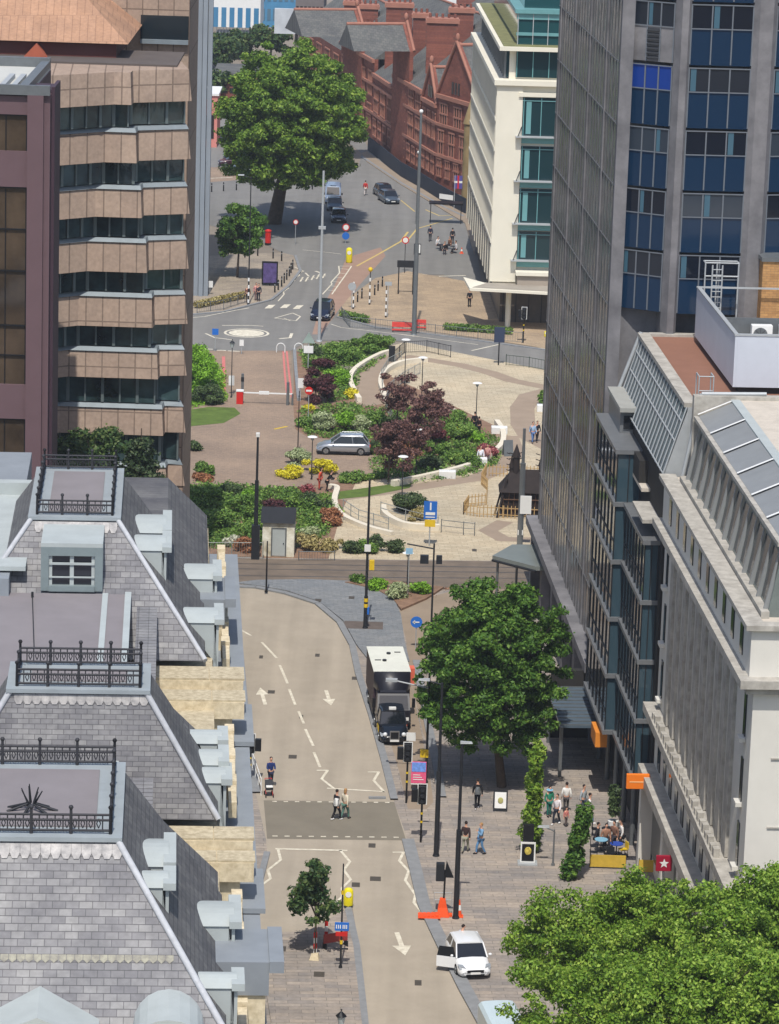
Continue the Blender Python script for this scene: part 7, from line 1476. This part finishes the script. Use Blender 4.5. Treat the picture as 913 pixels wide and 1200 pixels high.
def person(label,x,yb,rz,top,low,pose='stand',z0=0.0,h=1.8,sk=0,hair=0,shoe=(40,40,42),stride=.22,arms='down',lean=0.0,seat=.46,bag=None,loc=None,longhair=False):
    k=h/1.75; p=G(x,yb,z0) if loc is None else Vector(loc); t=thing('person',label,'person',(p.x,p.y,p.z),rz); 
    P={}
    if pose=='sit': hip=seat+.09; kn=[(-.1,-.42,seat+.06),(.1,-.42,seat+.06)]; an=[(-.1,-.46,.09),(.1,-.40,.09)]; ly=0
    elif pose=='bend': hip=.88; kn=[(-.1,-.05,.48),(.1,-.02,.48)]; an=[(-.1,.02,.08),(.1,.06,.08)]
    else:
        hip=.93; s=stride if pose=='walk' else .03; kn=[(-.09,-s*.75-.02,.5),(.09,s*.2,.5)]; an=[(-.09,-s,.08),(.09,s*1.15,.10 if pose=='walk' else .08)]
    ly=-lean; ch=hip+.46; 
    sh=(0,ly*.9,hip+.5 - abs(lean)*.12); hd=(0,ly*1.25,sh[2]+.26-abs(lean)*.1)
    V=[(0,0,hip),(0,ly*.4,hip+.2),(0,ly*.8,ch-.04),(0,ly,sh[2]+.06),(0,ly*1.15-.01,sh[2]+.15),(0,ly*1.2-.02,sh[2]+.24),(0,ly*1.25-.01,sh[2]+.33)]
    Rr=[(.15,.11),(.125,.095),(.165,.11),(.075,.07),(.058,.058),(.092,.1),(.075,.085)]; E=[(0,1),(1,2),(2,3),(3,4),(4,5),(5,6)]
    n0=len(V)
    for i,s_ in enumerate((-1,1)):
        V+= [(s_*.09,0,hip-.06),kn[i],an[i],(an[i][0],an[i][1]-.14,.045)]; Rr+=[(.085,.09),.058,.04,(.042,.032)]; a=n0+i*4; E+=[(0,a),(a,a+1),(a+1,a+2),(a+2,a+3)]
    n1=len(V); hands=[]
    for i,s_ in enumerate((-1,1)):
        S_=(s_*.18,sh[1],sh[2]-.01)
        if arms=='down': sw=(.12 if pose=='walk' else .03)*(1 if s_>0 else -1); El=(s_*.25,S_[1]-sw*.4+.03,S_[2]-.28); Wr=(s_*.26,S_[1]-sw-.04,S_[2]-.52)
        elif arms=='fwd': El=(s_*.23,S_[1]-.08,S_[2]-.26); Wr=(s_*.16,S_[1]-.34,S_[2]-.26)
        elif arms=='phone' and s_>0: El=(s_*.25,S_[1]-.1,S_[2]-.25); Wr=(s_*.12,S_[1]-.26,S_[2]-.03)
        elif arms=='reach': El=(s_*.22,S_[1]-.25,S_[2]-.12); Wr=(s_*.2,S_[1]-.48,S_[2]-.15)
        else: El=(s_*.26,S_[1]+.02,S_[2]-.28); Wr=(s_*.24,S_[1]-.1,S_[2]-.52)
        V+=[S_,El,Wr]; Rr+=[.06,.043,.032]; a=n1+i*3; E+=[(2,a),(a,a+1),(a+1,a+2)]; hands.append((Vector(El),Vector(Wr),s_))
    V=[tuple(c*k for c in v) for v in V]; Rr=[(r*k,r*k) if not isinstance(r,tuple) else (r[0]*k,r[1]*k) for r in Rr]
    v,f=skinmesh(V,E,Rr); b=MB(); b.add(v,f,True)
    hc=Vector(V[5])+Vector((0,0,.035*k)); b.ball((hc.x,hc.y,hc.z),.078*k,.095*k,.115*k,n=12,m=8); b.ball((hc.x,hc.y-.1*k,hc.z-.01),.014,.02,.02,n=6,m=4)
    for s_ in (-1,1): b.ball((hc.x+s_*.08*k,hc.y,hc.z-.01),.012,.02,.03,n=6,m=4)
    for (el,wr,s_) in hands:
        el*=k; wr*=k; d=(wr-el).normalized(); u=d.orthogonal().normalized(); pm=wr+d*.07; b.tube(wr,pm,.026,.034,n=6)
        for j in range(4): q=pm+u*(.022*(j-1.5)); L_=(.05,.06,.057,.042)[j]; m_=q+d*L_*.55; b.tube(q,m_,.011,.009,n=5); b.tube(m_,m_+d*L_*.45+Vector((0,-.014,0)),.009,.007,n=5)
        b.tube(wr+d*.02+u*.026,wr+d*.055+u*.055,.011,.008,n=5)
    body=b.build('body',SKN[sk],t)
    def garment(idx,edges,grow,name,m):
        mp={o:i for i,o in enumerate(idx)}; vv=[V[i] for i in idx]; rr=[(Rr[i][0]+grow*k,Rr[i][1]+grow*k) for i in idx]; ee=[(mp[a],mp[c]) for a,c in edges]
        v_,f_=skinmesh(vv,ee,rr); g_=MB(); g_.add(v_,f_,True); return g_.build(name,m,t)
    garment([0,n0,n0+1,n0+2,n0+4,n0+5,n0+6],[(0,n0),(n0,n0+1),(n0+1,n0+2),(0,n0+4),(n0+4,n0+5),(n0+5,n0+6)],.014,'trousers',cloth(*low))
    garment([2,1,0,3,n1,n1+1,n1+2,n1+3,n1+4,n1+5],[(2,1),(1,0),(2,3),(2,n1),(n1,n1+1),(n1+1,n1+2),(2,n1+3),(n1+3,n1+4),(n1+4,n1+5)],.018,'jacket',cloth(*top))
    b=MB(); b.ball((hc.x,hc.y+.018*k,hc.z+.03*k),.088*k,.1*k,.1*k,n=12,m=7)
    if longhair: b.ball((hc.x,hc.y+.06*k,hc.z-.08*k),.085*k,.06*k,.15*k,n=10,m=6)
    b.build('hair',HAIR[hair],t)
    for i in (0,1): q=Vector(V[n0+i*4+2]); b=MB(); b.ball((q.x,q.y-.06*k,z0*0+max(.05,q.z-.03)),.05,.14,.055,n=10,m=6); b.build('shoe',cloth(*shoe),t)
    return t
def backpack(label,x,yb,z,m,rz=0,off=(0,.2),z0=0):
    p=G(x,yb,z0); t=thing('backpack',label,'bag',(p.x+off[0],p.y+off[1],z+z0),rz); b=MB(); b.loft([[(-.15,-.08,0),(.15,-.08,0),(.15,.1,0),(-.15,.1,0)],[(-.17,-.1,.22),(.17,-.1,.22),(.17,.12,.22),(-.17,.12,.22)],[(-.11,-.07,.44),(.11,-.07,.44),(.11,.06,.44),(-.11,.06,.44)]],True,True); b.build('body',m,t); b=MB(); b.tube((-.1,-.1,.4),(-.1,-.12,.08),.02,n=5); b.tube((.1,-.1,.4),(.1,-.12,.08),.02,n=5); b.build('strap',M_dark,t); b=MB(); b.box(-.11,.11,.11,.15,.04,.2); b.build('pocket',m,t)
PI=math.pi
person('person in dark coat crossing the road with a pale bag on the back',394,961,2.2,(40,38,44),(36,34,38),'walk',shoe=(230,230,230)); backpack('white bag carried by the person in dark on the crossing',394,961,.95,M_white,0,(0,-.22))
person('person in cream top and green trousers on the crossing',404,960,2.4,(222,212,190),(92,128,116),'walk',hair=1,longhair=True)
person('person in blue jacket pushing a pushchair at the left kerb',317,922,.2,(38,56,110),(40,46,70),'walk',arms='fwd')
t=thing('pushchair','small pushchair with white blanket and red trim at the left kerb','pushchair',tuple(G(315,933)),.2); b=MB(); b.loft([[(-.22,-.25,.45),(.22,-.25,.45),(.22,.2,.55),(-.22,.2,.55)],[(-.22,-.2,.6),(.22,-.2,.6),(.22,.25,.95),(-.22,.25,.95)]]); b.build('seat',M_dark,t); b=MB(); b.box(-.2,.2,-.3,.0,.6,.7); b.build('blanket',M_white,t,.03)
for sx in (-.22,.22):
    for sy in (-.28,.28): b=MB(); b.tube((sx-.02,sy,.12),(sx+.02,sy,.12),.12,n=12); b.build('wheel',M_rub,t)
b=MB(); b.tube((-.2,-.28,.12),(-.2,.35,1.0),.018,n=5); b.tube((.2,-.28,.12),(.2,.35,1.0),.018,n=5); b.tube((-.2,.35,1.0),(.2,.35,1.0),.02,n=5); b.tube((-.2,.28,.12),(-.2,-.1,.6),.018,n=5); b.tube((.2,.28,.12),(.2,-.1,.6),.018,n=5); b.build('frame',M_red,t)
person('person in black walking away in the street tree shade',559,948,PI,(24,24,28),(26,26,30),'walk',shoe=(220,220,220)); backpack('grey backpack on the person walking in the tree shade',559,948,.98,M_grey,PI,(0,-.22))
person('person in dark brown jacket and grey trousers beside the lamp posts',545,999,PI*.9,(62,46,46),(150,150,132),'walk',shoe=(60,58,58)); person('person in pale blue denim on the phone, facing the dark-jacketed walker',563,1001,-1.2,(120,160,196),(96,140,184),'walk',arms='phone',hair=1)
person('person in green with a pale blue cap, leftmost of the pavement group',643,957,.4,(50,140,110),(40,110,96),'stand'); t=thing('sun_cap','pale blue wide cap on the person in green','cap',tuple(G(643,957)+Vector((0,0,1.63)))); b=MB(); b.tube((0,0,0),(0,0,.03),.2,n=16); b.build('brim',mat('pale_blue_cloth',C(140,196,226),.8),t); b=MB(); b.ball((0,0,.04),.12,.12,.11); b.build('crown',mat('pale_blue_cloth',C(140,196,226),.8),t)
person('person in white shirt and dark trousers, second in the pavement group',652,966,-.6,(232,226,228),(40,46,58),'walk',shoe=(235,235,235)); person('person in white top with back to the camera, middle of the group',663,952,PI,(240,238,232),(70,66,66),'stand'); person('short person in pink crouching with bag in front of the white tops',663,968,.6,(214,132,124),(110,98,96),'stand',h=1.1,hair=0)
person('person in pale grey beside the dark doorway',683,955,.9,(170,178,182),(70,80,90),'stand'); person('person in white shirt and blue jeans at the right of the group',690,965,1.6,(238,236,236),(84,118,160),'walk',shoe=(230,230,230))
person('person in pale blue shirt crossing the plaza by the ribbed tower',624,519,.3,(160,186,214),(90,120,170),'walk'); backpack('blue backpack on the plaza walker by the tower',624,519,1.0,mat('blue_bag_cloth',C(50,60,130),.8),0,(-.15,.1)); person('person in dark clothes beside the plaza walker',629,518,.3,(38,38,46),(40,40,48),'walk')
person('person in black standing by the white office canopy',550,360,PI,(34,34,40),(30,30,36),'stand'); person('person in dark coat walking up the far pavement',504,283,PI,(40,42,66),(56,58,66),'walk'); person('person in red jacket in the road beyond the plane tree',428,229,PI,(190,44,40),(200,190,186),'walk')
person('woman in orange-red standing by the golden hedge',374,574,1.2,(214,84,60),(190,70,54),'stand',hair=0,longhair=True,lean=.12); person('person in black bending beside the woman in orange-red',383,576,1.4,(34,30,32),(40,38,40),'bend',lean=.3,arms='fwd')
person('visitor in white sitting on the seat wall, left of the two',563,543,.2,(238,238,244),(70,70,86),'sit',seat=.5); person('visitor in pink pattern sitting on the seat wall, right of the two',571,541,-.2,(206,150,144),(88,56,60),'sit',seat=.5,longhair=True); person('person in dark jacket at the plaza lamp',556,507,PI,(36,30,34),(40,38,44),'stand'); person('second person in dark jacket beside the plaza lamp',561,510,PI*.8,(44,34,36),(38,36,42),'stand',h=1.6)
person('person in pink top waiting at the zebra crossing pole',300,352,.2,(206,140,140),(120,90,96),'stand',longhair=True); person('person in dark clothes waiting at the zebra crossing',303,353,-.2,(52,48,58),(48,46,54),'stand'); person('third waiting person, in brown at the crossing pole',290,355,.3,(120,76,64),(56,50,52),'stand')
person('person in pale grey shirt leaning in at the open door of the white hatchback',536,1122,2.0,(200,206,220),(70,74,90),'bend',lean=.22,arms='reach')
for x,y,l,tp,rz in ((513,292,'diner in white shirt at the far outdoor tables',(238,238,240),.8),(521,298,'diner in black at the far outdoor tables, nearest the camera',(30,28,32),0.),(527,292,'diner in brown at the far outdoor tables',(130,92,70),-.8),(534,297,'diner in grey-white beside the finned wall',(210,206,206),-1.2),(530,286,'dark-clothed diner standing behind the far tables',(36,34,40),PI)):
    person(l,x,y,rz,tp,(44,42,50),'sit' if y!=286 else 'stand',shoe=(50,50,50))
for x,y,l,tp,rz in ((698,992,'café guest in black at the left of the near tables',(38,36,42),1.4),(709,993,'café guest in tan at the near tables',(176,130,106),.2),(720,990,'café guest in brown leaning over the near tables',(140,104,88),-.6),(729,989,'café guest in white at the right of the near tables',(236,232,230),-1.4)):
    person(l,x,y,rz,tp,(50,50,58),'sit',shoe=(50,50,50),lean=.08)
